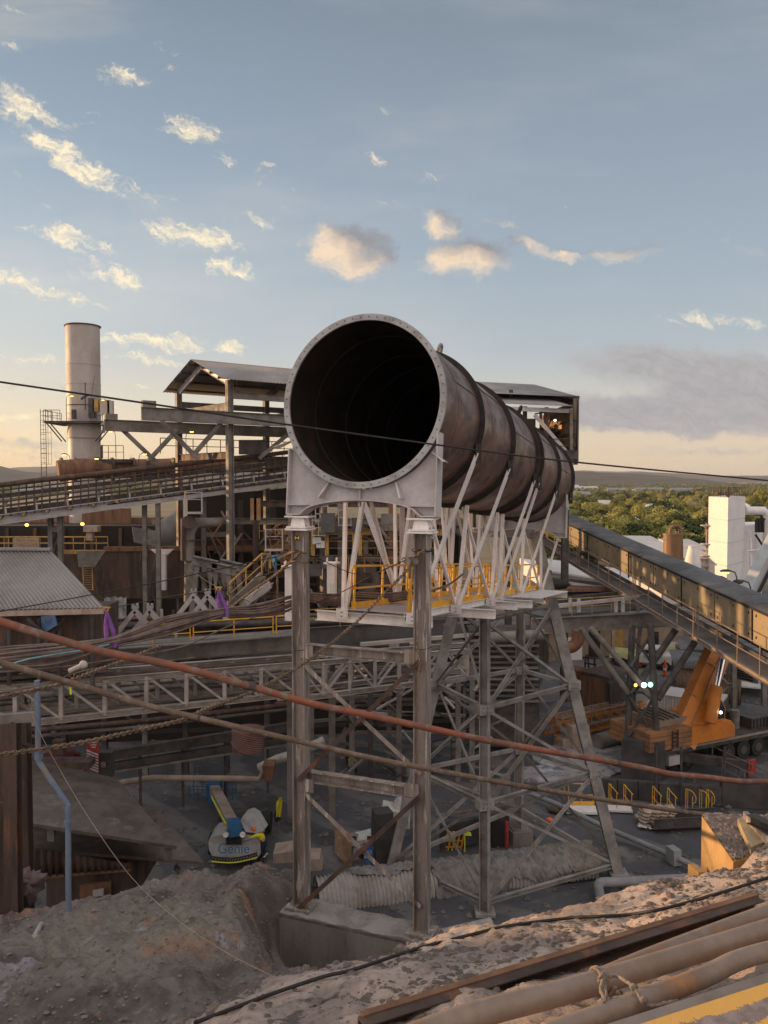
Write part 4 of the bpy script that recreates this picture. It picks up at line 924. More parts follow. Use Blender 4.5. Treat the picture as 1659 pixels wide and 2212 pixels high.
MB().prism([P(348, 1185, 70), P(382, 1185, 73), P(382, 1100, 73), P(348, 1124, 70)], (0, .2, 0)).build('corrugated_gable', 'roofpale', wb)
MB().corr(P(346, 1186, 69.5), P(385, 1186, 72.5), P(385, 1100, 72.5), P(346, 1126, 69.5), 14, .05, 4).build('corrugated_gable', 'container', wb)
MB().prism([P(285, 1140, 72), P(345, 1150, 72), P(345, 1185, 70), P(290, 1172, 70)], (0, 0, .1)).build('lean_roof', 'corrdark', wb)
wallpx(228, 405, 1188, 1292, 62, 'rustdark', 'bin_wall', 9); MB().beam(P(225, 1186, 61.8), P(600, 1183, 61.8), .3, .35).build('bin_rim', 'rust', wb)
wallpx(130, 228, 1188, 1330, 66, 'rustdark', 'bin_wall', 5)
MB().prism([P(165, 1190, 60), P(228, 1190, 60), P(205, 1225, 60), P(170, 1225, 60)], (0, .3, 0)).build('hopper', 'steel', wb)
MB().box(P(58, 1180, 69), 2.2, .5, 1.4).build('pale_panel', 'tan', wb); MB().box(P(25, 1145, 79), 1.5, .3, 3).build('pale_panel', 'tan', wb)
wd_ = thing('white_tee_column', 'white tee headed column in front of the rusty bin', 'column', P(350, 1274, 60))
MB().beam(P(350, 1274, 60), P(350, 1195, 60), .62, .4, 'box').build('post', 'tank', wd_); MB().prism([P(325, 1187, 60), P(374, 1187, 60), P(360, 1200, 60), P(340, 1200, 60)], (0, .4, 0)).build('head', 'tank', wd_)
# yellow walkway
yw = thing('yellow_access_platform', 'yellow railed access platform running along the rusty building', 'platform', P(100, 1195, 64))
for a, b in ((-40, 108), (134, 233)):
    MB().beam(P(a, 1192, 64), P(b, 1192, 64), .25, .3).build('floor_beam', 'dullyellow', yw); MB().rail([P(a, 1189, 63.5), P(b, 1189, 63.5)], 1.05, .035, 1.0).rail([P(a, 1187, 65.5), P(b, 1187, 65.5)], 1.05, .035, 1.0).build('handrail', 'dullyellow', yw)
l2 = MB()
for x in (177, 197): l2.beam(P(x, 1195, 61), P(x + 4, 1275, 60), .05)
for k in range(16): l2.beam(P(177 + k * .25, 1198 + k * 5, 61), P(197 + k * .25, 1198 + k * 5, 61), .03)
l2.build('ladder', 'dullyellow', yw)
for x, y in ((58, 1134), (178, 1132)): one('bulkhead_lamp', MB().blob(P(x, y, 66), .16, .12, .12, 1, .05), 'lampon', 'small glowing amber lamp %s under the conveyor' % ('at the left of the rusty wall' if x < 100 else 'above the yellow platform ladder'), 'lamp', 'amber lamps on the rusty wall')
one('pale_cabinet', MB().box(P(199, 1142, 63), 1.1, .8, .45).box(P(195, 1152, 63), .5, .5, 1.1), 'bag', 'pale lit cabinet on post above the yellow platform', 'cabinet')
# vertical brown pipes with elbow
bp_ = thing('brown_vent_pipe', 'thick brown vent pipe with elbow rising in front of the dark frame', 'pipe', P(412, 1290, 58))
MB().tube([P(408, 1300, 58), P(410, 1180, 58), P(411, 1150, 58), P(425, 1130, 58.5), P(480, 1128, 59)], .36, 12).build('pipe', 'steel', bp_)
MB().cyl(P(400, 1120, 58), P(400, 1210, 58), .33, 12).build('pipe', 'rustdark', bp_); MB().cyl(P(408, 1128, 57), P(408, 1128.5, 59.5), .48, 14).build('elbow_cap', 'rustdark', bp_)
for k in (1165, 1210): MB().cyl(P(410, k, 58), P(410, k + 4, 58), .43, 14).build('flange', 'rustdark', bp_)
# ================================================================ DARK WORKS FRAME (behind the duct support)
df = thing('furnace_house_frame', 'large dark open steel building frame packed with pipes behind the duct support', 'building frame', P(700, 1420, 66))
MB().prism([V((-60, 74, -1)), V((8.5, 74, -1)), V((8.5, 74, 13.2)), V((-60, 74, 13.2))], (0, 16, 0)).build('dark_block', 'void', df)  # near-black mass stands in for the shaded interior
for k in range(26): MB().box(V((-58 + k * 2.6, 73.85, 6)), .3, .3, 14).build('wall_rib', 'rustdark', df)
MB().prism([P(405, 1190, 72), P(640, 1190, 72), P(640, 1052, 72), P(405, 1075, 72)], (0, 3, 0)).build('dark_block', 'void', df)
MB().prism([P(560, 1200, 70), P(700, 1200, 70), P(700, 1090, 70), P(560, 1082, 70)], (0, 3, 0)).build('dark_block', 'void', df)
rr = random.Random(21)
XC = [(440, 62), (497, 60), (520, 66), (552, 61), (590, 63), (628, 60), (700, 62), (735, 60), (790, 62), (845, 60), (880, 62), (940, 62)]
for x, D in XC:
    a = P(x, 1080 if x < 640 else 1088, D); MB().beam(V((a.x, a.y, 0)), a, .38, .38, 'I').build('column', rr.choice(['rust', 'steel', 'rustdark', 'rustdark']), df)
for y_, x0, x1, D, m in ((1088, 560, 960, 61, 'rustdark'), (1125, 400, 960, 61, 'steel'), (1148, 600, 960, 61.5, 'dullyellow'), (1172, 400, 960, 62, 'rustdark'), (1205, 560, 960, 61, 'steel'), (1240, 470, 960, 62, 'rustdark'), (1285, 420, 980, 60, 'rustdark'), (1330, 420, 980, 60, 'darksteel')):
    MB().beam(P(x0, y_, D), P(x1, y_ + 2, D), .35, .45, 'I').build('floor_beam', m, df)
for k in range(10):
    x0 = rr.uniform(400, 900); D = rr.uniform(59, 66); y_ = rr.uniform(1090, 1320); MB().tube([P(x0, y_, D), P(x0 + rr.uniform(30, 120), y_ + rr.uniform(-8, 8), D), P(x0 + rr.uniform(60, 160), y_ + rr.uniform(10, 60), D)], rr.uniform(.08, .3), 8).build('pipe', rr.choice(['rustdark', 'darksteel', 'steel']), df)
for k in range(26):
    x0 = rr.uniform(420, 960); D = rr.uniform(58, 64); y_ = rr.uniform(1090, 1280); MB().beam(P(x0, y_, D), P(x0 + rr.choice([-1, 1]) * rr.uniform(15, 45), y_ + rr.uniform(30, 60), D), .13).build('brace', rr.choice(['rust', 'dust', 'steel']), df)
for k in range(26):
    x0 = rr.uniform(560, 960); D = rr.uniform(58, 62); y_ = rr.uniform(1095, 1300); MB().box(P(x0, y_, D), rr.uniform(.3, 1.6), .5, rr.uniform(.3, 1.5)).build('equipment_box', rr.choice(['rustdark', 'darksteel', 'steel', 'corrdark', 'ring', 'rust']), df)
for y_, x0, x1 in ((1163, 560, 700), (1163, 730, 950), (1200, 600, 960), (1236, 580, 960)):
    MB().rail([P(x0, y_, 59), P(x1, y_, 59)], 1.05, .025, 1.2).build('handrail', rr.choice(['dullyellow', 'rust']), df)
for x in (556, 548): MB().box(P(x, 1100, 59), .45, .3, 1.6).build('lit_duct', 'corrgold', df)
for (x, y) in ((695, 1110), (745, 1118), (688, 1140)):   # framed hatch windows
    f_ = MB(); 
    for s_ in (-1, 0, 1): f_.box(P(x, y, 58) + V((s_ * .45, 0, 0)), .06, .06, 1.25)
    for s_ in (-1, 0, 1): f_.box(P(x, y, 58) + V((0, -.01, s_ * .55)), .95, .05, .06)
    f_.build('hatch_frame', 'stack', df)
for k, (x, y) in enumerate(((684, 1168), (692, 1176))):
    s_ = one('notice', MB().box(P(x, y, 58.4), .62, .04, .5), 'signwhite', ('upper' if k == 0 else 'lower') + ' small white notice on the dark frame behind the left column', 'sign')
for x in (676, 706, 765, 778): MB().box(P(x, 1172, 58.6), .28, .2, 1.9).build('yellow_bollard', 'dullyellow', df)
# spoked wheel
wh = thing('ring_wheel', 'large spoked ring wheel against the dark building frame left of the frame column', 'wheel', P(613, 1190, 57)); c = P(613, 1165, 57)
MB().tube([c + V((1.0 * math.cos(a), 0, 1.1 * math.sin(a))) for a in [2 * math.pi * k / 24 for k in range(25)]], .06, 6).build('rim', 'rust', wh)
mb = MB()
for k in range(6): a = math.pi * k / 6; mb.beam(c + V((math.cos(a), 0, 1.1 * math.sin(a))), c - V((math.cos(a), 0, 1.1 * math.sin(a))), .05)
mb.build('spokes', 'rust', wh)
# access cages lit pale (right of open shed)
for k, (x, y, lb) in enumerate(((418, 1085, 'small pale framed window cabin below the conveyor left of the open shed column'), (592, 1165, 'small pale railed landing left of the ring wheel'))):
    cgx = thing('landing_cage', lb, 'cage', P(x, y + 15, 57)); a = P(x, y, 57)
    for s_ in (-1, 1): MB().box(a + V((s_ * .6, 0, 0)), .09, .09, 1.5).build('post', 'stack', cgx)
    MB().box(a - UP * .75, 1.3, .5, .14).build('floor', 'stack', cgx); MB().box(a + UP * .2, 1.3, .05, .05).box(a + UP * .7, 1.3, .05, .05).build('handrail', 'stack', cgx)
# ================================================================ NEAR-LEFT CORRUGATED ROOF
rf = thing('corrugated_roof_hut', 'hut with grey corrugated roof and cream fascia at left', 'hut', P(60, 1420, 32))
r0, r1, r2, r3 = P(-160, 1320, 29.5), P(226, 1313, 29.5), P(110, 1189, 34.5), P(-220, 1187, 34.5)
MB().corr(r0, r1, r2, r3, 40, .035, 6).build('roof', 'corr', rf)
MB().beam(P(-160, 1329, 29.55), P(224, 1320, 29.55), .08, .2).build('fascia', 'bag', rf); MB().beam(r3 + UP * .05, r2 + UP * .05, .3, .1).build('ridge_cap', 'corr', rf)
MB().prism([P(-160, 1335, 30.2), P(190, 1328, 30.2), P(190, 1450, 30.2), P(-160, 1450, 30.2)], (0, 3.5, 0)).build('wall', 'rustdark', rf)
for x in (20, 85, 128, 200): MB().cyl(P(x, 1335, 29.8), P(x, 1480, 29.8), .09, 8).build('post', 'darksteel', rf)
MB().beam(P(60, 1335, 29.7), P(130, 1395, 29.7), .12).beam(P(140, 1335, 29.7), P(90, 1400, 29.7), .1).build('brace', 'darksteel', rf)
one('blue_tarpaulin', MB().prism([P(88, 1332, 29.4), P(118, 1329, 29.4), P(124, 1350, 29.3), (P(100, 1364, 29.3)), P(90, 1356, 29.4)], (0, .06, 0)), mat('blue_plastic', (.05, .10, .20), (.03, .06, .13), 3, .6, 0, .2), 'crumpled blue tarpaulin hanging under the corrugated roof eave', 'tarpaulin')
one('grey_sheet', MB().add([P(225 + 48 * i / 8, 1290 + 45 * j / 5 + random.uniform(-3, 3) * 1.2, 38 - j * .25 + random.uniform(-.2, .2)) for j in range(6) for i in range(9)], [(j * 9 + i, j * 9 + i + 1, (j + 1) * 9 + i + 1, (j + 1) * 9 + i) for j in range(5) for i in range(8)], True), 'tarp', 'rumpled grey sheet lying right of the corrugated roof corner', 'sheet')
# ================================================================ GREY A-SHAPED YOKES
def yoke(x, y, s_, D, label):
    o = thing('a_frame_yoke', label, 'yoke', P(x, y + 80 * s_, D), 'grey forked yokes among the pipes')
    for dx, dd in ((-28, 0), (4, 1.4)):
        c = P(x + dx * s_, y, D + dd); k = D / FPX * s_
        MB().box(c, 14 * k, 8 * k, 5 * k).box(c + V((-4.5 * k, 0, 5 * k)), 4 * k, 8 * k, 7 * k).box(c + V((4.5 * k, 0, 5 * k)), 4 * k, 8 * k, 7 * k).box(c - UP * 5 * k, 9 * k, 7 * k, 6 * k).build('fork', 'saddle', o)
        for q in (-1, 1): MB().beam(c - UP * 7 * k, c + V((q * 44 * k, 0, -62 * k)), 10 * k, 11 * k, 'C', up=V((0, 1, 0))).build('leg', 'saddle', o)
yoke(320, 1312, 1.0, 37, 'paired grey A-shaped yoke standing in the middle left'); yoke(445, 1280, .95, 40, 'paired grey A-shaped yoke just left of the right purple sling')
for px, py, D in ((440, 1215, 48), (480, 1228, 48), (500, 1222, 50)):
    o = thing('pipe_trestle', 'rusty pipe trestle with flared legs behind the yokes, at %s' % {440: 'the brown pipe foot', 480: 'the middle of the row', 500: 'the right end of the row'}[px], 'trestle', P(px, py + 100, D), 'flared trestles behind the yokes')
    MB().beam(P(px - 25, py - 6, D), P(px + 30, py + 6, D), .5, .5, 'I').build('cap_beam', 'steel', o)
    for q in (-1, 1): MB().beam(P(px + q * 12, py, D), P(px + q * 26, py + 110, D), .3, .3, 'I').build('leg', 'steel', o)
    MB().beam(P(px - 15, py + 10, D), P(px + 22, py + 85, D), .15).build('brace', 'darksteel', o)
# yellow stairs mid
st = thing('yellow_railed_stair', 'grey stair with yellow handrails left of the near frame', 'stair', P(500, 1310, 33))
for q in (0, 1.1):
    a, b = P(497, 1307, 32 + q), P(566, 1243, 33 + q); MB().beam(a, b, .1, .3).build('stringer', 'steel', st); MB().tube([a + UP * .9, b + UP * .9, b + V((.35, 0, .9)), b + V((.35, 0, .3))], .03, 8).tube([a + UP * .45, b + UP * .45], .025, 6).cyl(a, a + UP * .9, .03, 6).cyl(a.lerp(b, .5), a.lerp(b, .5) + UP * .9, .03, 6).cyl(b, b + UP * .9, .03, 6).build('handrail', 'dullyellow', st)
for k in range(9): MB().box(P(497, 1309, 32.5).lerp(P(566, 1245, 33.5), (k + .5) / 9), .3, 1.0, .04).build('tread', 'steel', st)
s2 = thing('pale_chute', 'pale grey open steel chute beside the yellow railed stair', 'chute', P(560, 1310, 31))
MB().prism([P(530, 1312, 31), P(580, 1278, 32), P(586, 1263, 32.5), P(556, 1268, 32), P(520, 1305, 31)], (0, .8, 0)).build('body', 'steel', s2); MB().beam(P(530, 1300, 30.9), P(583, 1262, 31.9), .1, .3).build('edge', 'saddle', s2)
# ================================================================ MID BRIDGES
def truss(name, label, x0, x1, ty0, ty1, by0, by1, D0, D1, n, m='steel', cat='bridge', dp=1.6, parent=None):
    o = parent or thing(name, label, cat, P(x0, by0, D0)); m = 'dust' if m == 'steel' else m
    for q in (0, dp):
        T0, T1, B0_, B1_ = P(x0, ty0, D0), P(x1, ty1, D1), P(x0, by0, D0), P(x1, by1, D1)
        for v in (T0, T1, B0_, B1_): v.y += q
        MB().beam(T0, T1, .22, .24, 'C').build('top_chord', m, o); MB().beam(B0_, B1_, .24, .24, 'C').build('bottom_chord', m, o)
        for k in range(n + 1):
            t_ = k / n; MB().beam(T0.lerp(T1, t_), B0_.lerp(B1_, t_), .16, .16, 'I').build('vertical', m, o)
            if k < n: t2 = (k + 1) / n; s_ = (T0.lerp(T1, t_), B0_.lerp(B1_, t2)) if k % 2 == 0 or x0 < 0 else (B0_.lerp(B1_, t_), T0.lerp(T1, t2)); MB().beam(*s_, .10).build('diagonal', m, o)
    return o
tb_ = truss('truss_bridge', 'pale dusty truss bridge crossing the yard behind the near frame', -70, 640, 1492, 1435, 1576, 1498, 30, 36, 8)
truss('truss_bridge', 'dark truss bridge hidden partly behind the near frame and tower leg', 640, 1010, 1435, 1406, 1510, 1462, 37, 42, 7, parent=None)
MB().prism([P(-70, 1486, 30), P(640, 1430, 36), P(640, 1425, 37.6), P(-70, 1480, 31.6)], UP * .1).build('deck', 'rustdark', tb_)
gw = thing('railed_girder_walkway', 'dusty girder walkway with yellow handrails left of the near frame', 'walkway', P(330, 1420, 38))
MB().beam(P(-60, 1440, 33), P(640, 1385, 38), .2, .85, 'C').build('girder', 'tan' if False else 'steel', gw); MB().beam(P(-60, 1420, 33.2), P(640, 1366, 38.2), 1.4, .06).build('deck', 'steel', gw)
MB().rail([P(330, 1398, 35.6), P(411, 1392, 36.2)], 1.0, .03, 1.3).rail([P(418, 1391, 36.2), P(590, 1378, 37.6)], 1.0, .03, 1.7).rail([P(597, 1377, 37.6), P(645, 1374, 38)], 1.0, .03, 1.3).build('handrail', 'yellow', gw)
MB().beam(P(200, 1466, 34.5), P(640, 1406, 38.4), .5, .15).build('lower_flange', 'steel', gw)
g2 = thing('railed_girder_walkway', 'grey girder walkway with thin yellow handrail passing behind both frame columns', 'walkway', P(750, 1400, 40))
MB().beam(P(630, 1378, 40), P(1000, 1352, 43), .2, .9, 'C').build('girder', 'corrdark', g2); MB().rail([P(640, 1362, 40), P(1000, 1338, 43)], 1.0, .025, 2.2).build('handrail', 'dullyellow', g2)
MB().beam(P(780, 1392, 39.9), P(1010, 1372, 42.5), .3, .16).build('pale_flange', 'stack', g2)
# horizontal pipes and belts behind the truss: pipe rack
pk = thing('pipe_rack', 'long dark pipe rack loaded with dusty pipes behind the truss bridge', 'pipe rack', P(300, 1640, 44))
for k, (y0, y1, r_, m) in enumerate([(1500, 1445, .12, 'steel'), (1512, 1455, .2, 'steel'), (1526, 1466, .12, 'steel'), (1540, 1478, .24, 'rustdark'), (1556, 1492, .1, 'steel'), (1470, 1420, .16, 'darksteel'), (1590, 1520, .15, 'rustdark'), (1604, 1530, .1, 'steel'), (1440, 1400, .2, 'darksteel'), (1350, 1345, .22, 'darksteel'), (1360, 1340, .14, 'steel'), (1372, 1350, .3, 'darksteel'), (1335, 1330, .1, 'rust'), (1388, 1368, .18, 'corrdark')]):
    MB().tube([P(-80, y0, 44 + k % 3), P(300, (y0 + y1) / 2 + 3, 46), P(640, y1, 47 + k % 3), P(1000, y1 - 12, 50)], r_, 8).build('pipe', m, pk)
for x in range(-40, 1000, 88):
    D = 45 + x / 200; a = P(x, 1425, D); MB().beam(V((a.x, a.y, 0)), a, .3, .3, 'I').build('post', 'darksteel' if x % 3 else 'steel', pk); MB().beam(a - UP * 1.2, a - UP * 1.2 + V((0, 2.5, 0)), .2).build('bearer', 'darksteel', pk)
MB().prism([P(-80, 1700, 52), P(1000, 1650, 56), P(1000, 1560, 56), P(-80, 1600, 52)], (0, 1, 0)).build('shade_screen', 'void', pk)  # near-black sheets painted as the shade behind the rack
MB().prism([P(-80, 1590, 53), P(1000, 1555, 57), P(1000, 1330, 57), P(-80, 1390, 53)], (0, .5, 0)).build('shade_screen', 'void', pk)
rr = random.Random(77)
for k in range(70):
    x0 = rr.uniform(-60, 960); y_ = rr.uniform(1335, 1470) + (rr.random() < .35) * 110; D = rr.uniform(41, 51); L_ = rr.choice([30, 60, 110]); m = rr.choice(['dust', 'steel', 'steel', 'rust', 'darksteel'])
    q = rr.random()
    if q < .45: MB().beam(P(x0, y_, D), P(x0 + L_, y_ - L_ * .1 + rr.uniform(-3, 3), D + 1), .09, .12).build('rack_rail', m, pk)
    elif q < .7: MB().beam(P(x0, y_, D), P(x0 + rr.uniform(-2, 2), y_ - rr.uniform(25, 60), D), .12, .12).build('rack_upright', m, pk)
    elif q < .85: MB().beam(P(x0, y_, D), P(x0 + rr.choice([-1, 1]) * rr.uniform(20, 45), y_ - rr.uniform(20, 45), D), .08).build('rack_brace', m, pk)
    else: MB().box(P(x0, y_, D), rr.uniform(.3, 1.2), .5, rr.uniform(.3, .9)).build('rack_box', m, pk)
# lower conveyor in the shadow
lc = thing('yard_conveyor', 'low dark stockpile conveyor in the shade below the truss bridge', 'conveyor', P(300, 1700, 42))
for y0, y1, h, m in ((1640, 1570, .5, 'darksteel'), (1664, 1596, .35, 'darksteel'), (1676, 1606, .12, 'steel')): MB().beam(P(180, y0, 40), P(625, y1, 45), .3, h).build('stringer', m, lc)
for x in range(210, 620, 92): t_ = (x - 180) / 445; a = P(x, 1640 - 70 * t_, 40 + 5 * t_); MB().beam(a, V((a.x, a.y, 0)), .12).build('leg', 'darksteel', lc)
lp = one('long_floor_pipe', MB().tube([P(256, 1692, 42), P(330, 1680, 42), P(520, 1682, 42), P(560, 1684, 42), P(572, 1660, 42)], .16, 10), 'tan', 'long dusty pipe lying across the shaded yard with upturned end', 'pipe')
# clutter in the dark behind the near frame
cl_ = thing('stair_tower', 'tangle of dark braced stair tower between the two frame columns', 'stair tower', P(760, 1680, 46)); rr = random.Random(5)
for x in (672, 718, 760, 800, 862, 990, 1020): a = P(x, 1430, 46); MB().beam(V((a.x, a.y, 0)), a, .3, .3, 'I').build('leg', rr.choice(['steel', 'darksteel', 'steel']), cl_)
for k in range(44):
    x = rr.uniform(660, 1030); y = rr.uniform(1450, 1660); MB().beam(P(x, y, rr.uniform(44, 49)), P(x + rr.choice([-1, 1]) * rr.uniform(20, 80), y + rr.uniform(-45, 55), rr.uniform(44, 49)), .11).build('brace', rr.choice(['steel', 'dust', 'darksteel']), cl_)
for k in range(6):
    x = rr.uniform(650, 760); y = 1510 + 24 * k; MB().beam(P(x, y, 47), P(x + rr.uniform(120, 300), y - rr.uniform(-14, 20), 47), .2, .16).build('landing', rr.choice(['steel', 'darksteel']), cl_)
for k in range(8): y = 1480 + 16 * k; MB().rail([P(975, y + 90, 48), P(1035, y + 60, 48)], .8, .03, 1).build('handrail', 'darksteel', cl_)
c0 = one('standing_column', MB().beam(G(718, 1768, 0), V((G(718, 1768, 0).x, G(718, 1768, 0).y, 7.6)), .33, .33, 'I'), 'steel', 'single rusty column standing between the two near frame columns', 'column')
c1 = one('standing_column', MB().beam(G(629, 1775, 0), V((G(629, 1775, 0).x, G(629, 1775, 0).y, 7.2)), .36, .33, 'I'), 'steel', 'single pale column almost hidden behind the left frame column', 'column')
one('dusty_duct', MB().tube([P(560, 1660, 43), P(600, 1640, 43), P(640, 1628, 43.5), P(700, 1600, 44)], .26, 12), 'dust', 'pale horizontal dusty duct behind the left frame column', 'duct')
# ================================================================ RIGHT: HIGH TRANSFER HOUSE
th_ = thing('transfer_house', 'high corrugated transfer house with open sunlit interior right of the duct', 'building', V((12, 66, 0)))
xr, yf, yb_ = 14.2, 60.5, 76
cor = [V((1042 - HW, 0, 0))]
A_ = lambda px, py, D: P(px, py, D)
MB().corr(P(980, 868, 62), P(1237, 877, 60), P(1153, 852, 66), P(980, 845, 68), 60, .03, 4).build('lean_roof', 'corr', th_)
MB().corr(P(1250, 857, 61.5), P(1154, 831, 76), P(980, 822, 78), P(980, 846, 64), 60, .03, 4).build('main_roof', 'corr', th_)
MB().beam(P(1250, 859, 61.4), P(1150, 851, 65), .2, .25).build('eave', 'darksteel', th_)
w0, w1 = P(1238, 880, 61), P(1240, 1000, 61)
xw = w0.x
MB().corr(V((xw + .25, 61, zpx(985, 61))), V((xw + .25, 75, zpx(985, 61))), V((xw + .25, 75, zpx(868, 61))), V((xw + .25, 61, zpx(868, 61))), 40, .04, 4).build('corrugated_wall', 'corrgold', th_)
MB().prism([V((xw + .35, 61, zpx(1000, 61))), V((xw + .35, 75, zpx(1000, 61))), V((xw + .35, 75, zpx(866, 61))), V((xw + .35, 61, zpx(862, 61)))], (.1, 0, 0)).build('outer_wall', 'corrdark', th_)
MB().prism([V((0, 76, zpx(1010, 61))), V((xw, 76, zpx(1010, 61))), V((xw, 76, zpx(872, 61))), V((0, 76, zpx(872, 61)))], (0, .2, 0)).build('back_wall', 'rustdark', th_)
for px, y0, y1, D, w_ in ((1243, 861, 1004, 61.4, .3), (1234, 882, 1000, 60.8, .22), (1180, 880, 985, 62, .3), (1134, 878, 985, 64, .3)):
    MB().beam(P(px, y1, D), P(px, y0, D), w_, w_, 'I').build('column', 'steel' if px > 1200 else 'rust', th_)
MB().beam(P(1085, 882, 61), P(1232, 888, 61), .2, .3).build('cross_beam', 'saddle', th_); MB().beam(P(1155, 896, 61), P(1225, 978, 61), .25).build('brace', 'saddle', th_)
MB().beam(P(1192, 902, 64), P(1170, 955, 64), .12).beam(P(1155, 894, 66), P(1225, 884, 66), .1).build('brace', 'rust', th_)
for y_ in (926, 950): MB().prism([V((4, 66, zpx(y_, 61))), V((xw - .2, 66, zpx(y_, 61))), V((xw - .2, 75, zpx(y_, 61))), V((4, 75, zpx(y_, 61)))], (0, 0, .35)).build('floor', 'rustdark', th_)
MB().prism([V((4, 60.5, zpx(993, 61))), V((xw + .3, 60.5, zpx(993, 61))), V((xw + .3, 75, zpx(993, 61))), V((4, 75, zpx(993, 61)))], (0, 0, .7)).build('floor', 'darksteel', th_)
MB().rail([V((8, 60.8, zpx(980, 61))), V((xw - .3, 60.8, zpx(980, 61)))], 1.1, .03, 1.2).build('handrail', 'darksteel', th_)
MB().box(P(1221, 1003, 61), 1.1, .6, .6).build('white_box', 'saddle', th_)
MB().prism([P(1215, 1010, 61), P(1227, 1010, 61), P(1228, 1058, 61), P(1203, 1098, 62), P(1195, 1098, 62), P(1213, 1050, 61)], (0, 1, 0)).build('chute', 'darksteel', th_)
for px in (1100, 1222): a = P(px, 1000, 63); MB().beam(a, V((a.x, a.y, 0)), .5, .5, 'I').build('column', 'darksteel', th_)
MB().cyl(P(1104, 857, 64), P(1104, 842, 64), .16, 8).build('vent', 'rustdark', th_)
MB().prism([P(985, 866, 64), P(1236, 876, 62.5), P(1246, 860, 62.5), P(1150, 834, 75), P(985, 828, 75)], (0, .15, 0)).build('upper_wall', 'rustdark', th_)
for x in (1168, 1196, 1214): MB().beam(P(x, 985, 70), P(x, 885, 70), .2).build('inner_post', 'steel', th_)
for y_ in (905, 934, 962): MB().beam(V((xw + .15, 61, zpx(y_, 61))), V((xw + .15, 75, zpx(y_, 61))), .12, .15).build('wall_girt', 'rust', th_)
one('floodlight', MB().blob(P(1199, 908, 62), .09, .08, .08, 1, .05), 'lampwhite', 'bright white floodlight inside the transfer house', 'lamp')
# ================================================================ INCLINED GALLERY
gl = thing('conveyor_gallery', 'long covered conveyor gallery with dark curved roof sloping down to the right', 'conveyor gallery', P(1420, 1300, 58))
GA, GB = (1150, 74.0), (1760, 39.0)
def gp(t_, y0, y1, off=0.0):
    """point at fraction t_ in space; y0,y1 picture heights at x=1172 and x=1659"""
    D = 76.0 + (42.0 - 76.0) * t_; a = V((P(1172, y0, 76).x, 76 + off, zpx(y0, 76))); b = V((P(1659, y1, 42).x, 42 + off, zpx(y1, 42)))
    return a.lerp(b, t_)
gdir = (gp(1, 1106, 1326) - gp(0, 1106, 1326)).normalized(); gn = V((gdir.y, -gdir.x, 0)).normalized()   # towards camera-left
if gn.y > 0: gn = -gn
T0, T1 = -.12, 1.18
def glong(y0, y1, w_, h, m, nm, side=0.0, prof='box'): MB().beam(gp(T0, y0, y1) + gn * side, gp(T1, y0, y1) + gn * side, w_, h, prof).build(nm, m, gl)
# roof: curved corrugated
K = 300; arc = 9; vs = []; fs = []; WG = 2.3
for i in range(K + 1):
    c = gp(T0 + (T1 - T0) * i / K, 1106, 1326); bumpy = .028 * math.sin(i * math.pi * .5) + .02 * (i % 2)
    for j in range(arc): ph = math.pi * j / (arc - 1); vs.append(c + gn * (.10 + (math.cos(ph) - 1) * WG / 2) + UP * (math.sin(ph) * (.24 + bumpy) - .03))
for i in range(K):
    for j in range(arc - 1): o = i * arc + j; fs.append((o, o + 1, o + arc + 1, o + arc))
MB().add(vs, fs, True).build('roof', 'corrdark', gl)
NP = 12
for i in range(NP):
    t0, t1 = T0 + (T1 - T0) * i / NP + .0015, T0 + (T1 - T0) * (i + 1) / NP - .0015
    q = [gp(t0, 1143, 1404), gp(t1, 1143, 1404), gp(t1, 1108, 1330), gp(t0, 1108, 1330)]; q = [v + gn * .02 for v in q]
    mb = MB(); mb.prism(q, gn * .04); pn_ = mb.build('side_panel', 'panel', gl)
    for u_ in (.08, .52, .92):
        for v_ in (.2, .85): c = q[0].lerp(q[1], u_).lerp(q[3].lerp(q[2], u_), v_) + gn * .05; MB().box(c, .06, .05, .14, math.atan2(gdir.y, gdir.x)).build('clip', 'black', pn_)
    if i % 2 == 0: MB().beam(gp(t0 - .0015, 1146, 1410) + gn * .07, gp(t0 - .0015, 1106, 1326) + gn * .07, .1, .06).build('panel_strap', 'black', gl)
MB().prism([gp(T0, 1143, 1404) - gn * .1, gp(T1, 1143, 1404) - gn * .1, gp(T1, 1143, 1404) - gn * 2.2, gp(T0, 1143, 1404) - gn * 2.2], UP * .1).build('floor', 'darksteel', gl)
MB().prism([gp(T0, 1108, 1330) - gn * 2.2, gp(T1, 1108, 1330) - gn * 2.2, gp(T1, 1143, 1404) - gn * 2.2, gp(T0, 1143, 1404) - gn * 2.2], gn * .05).build('far_wall', 'corrdark', gl)
glong(1107, 1328, .1, .12, 'black', 'eave_strip', .08)
MB().prism([gp(T0, 1157, 1436) + gn * .1, gp(T1, 1157, 1436) + gn * .1, gp(T1, 1162, 1440) + gn * 1.25, gp(T0, 1162, 1440) + gn * 1.25], UP * .06).build('walkway_deck', 'corrdark', gl)
glong(1160, 1443, .14, .26, 'tan', 'edge_channel', 1.3, 'C'); glong(1155, 1430, .18, .35, 'darksteel', 'girder', .0); glong(1160, 1446, .18, .35, 'darksteel', 'girder', -2)
hr = MB()
def grail(t0, t1, h): return [gp(t0, 1160, 1440) + gn * 1.3 + UP * h, gp(t1, 1160, 1440) + gn * 1.3 + UP * h]
secs = [(-.1, .13), (.145, .335), (.35, .62), (.635, .85), (.865, 1.15)]
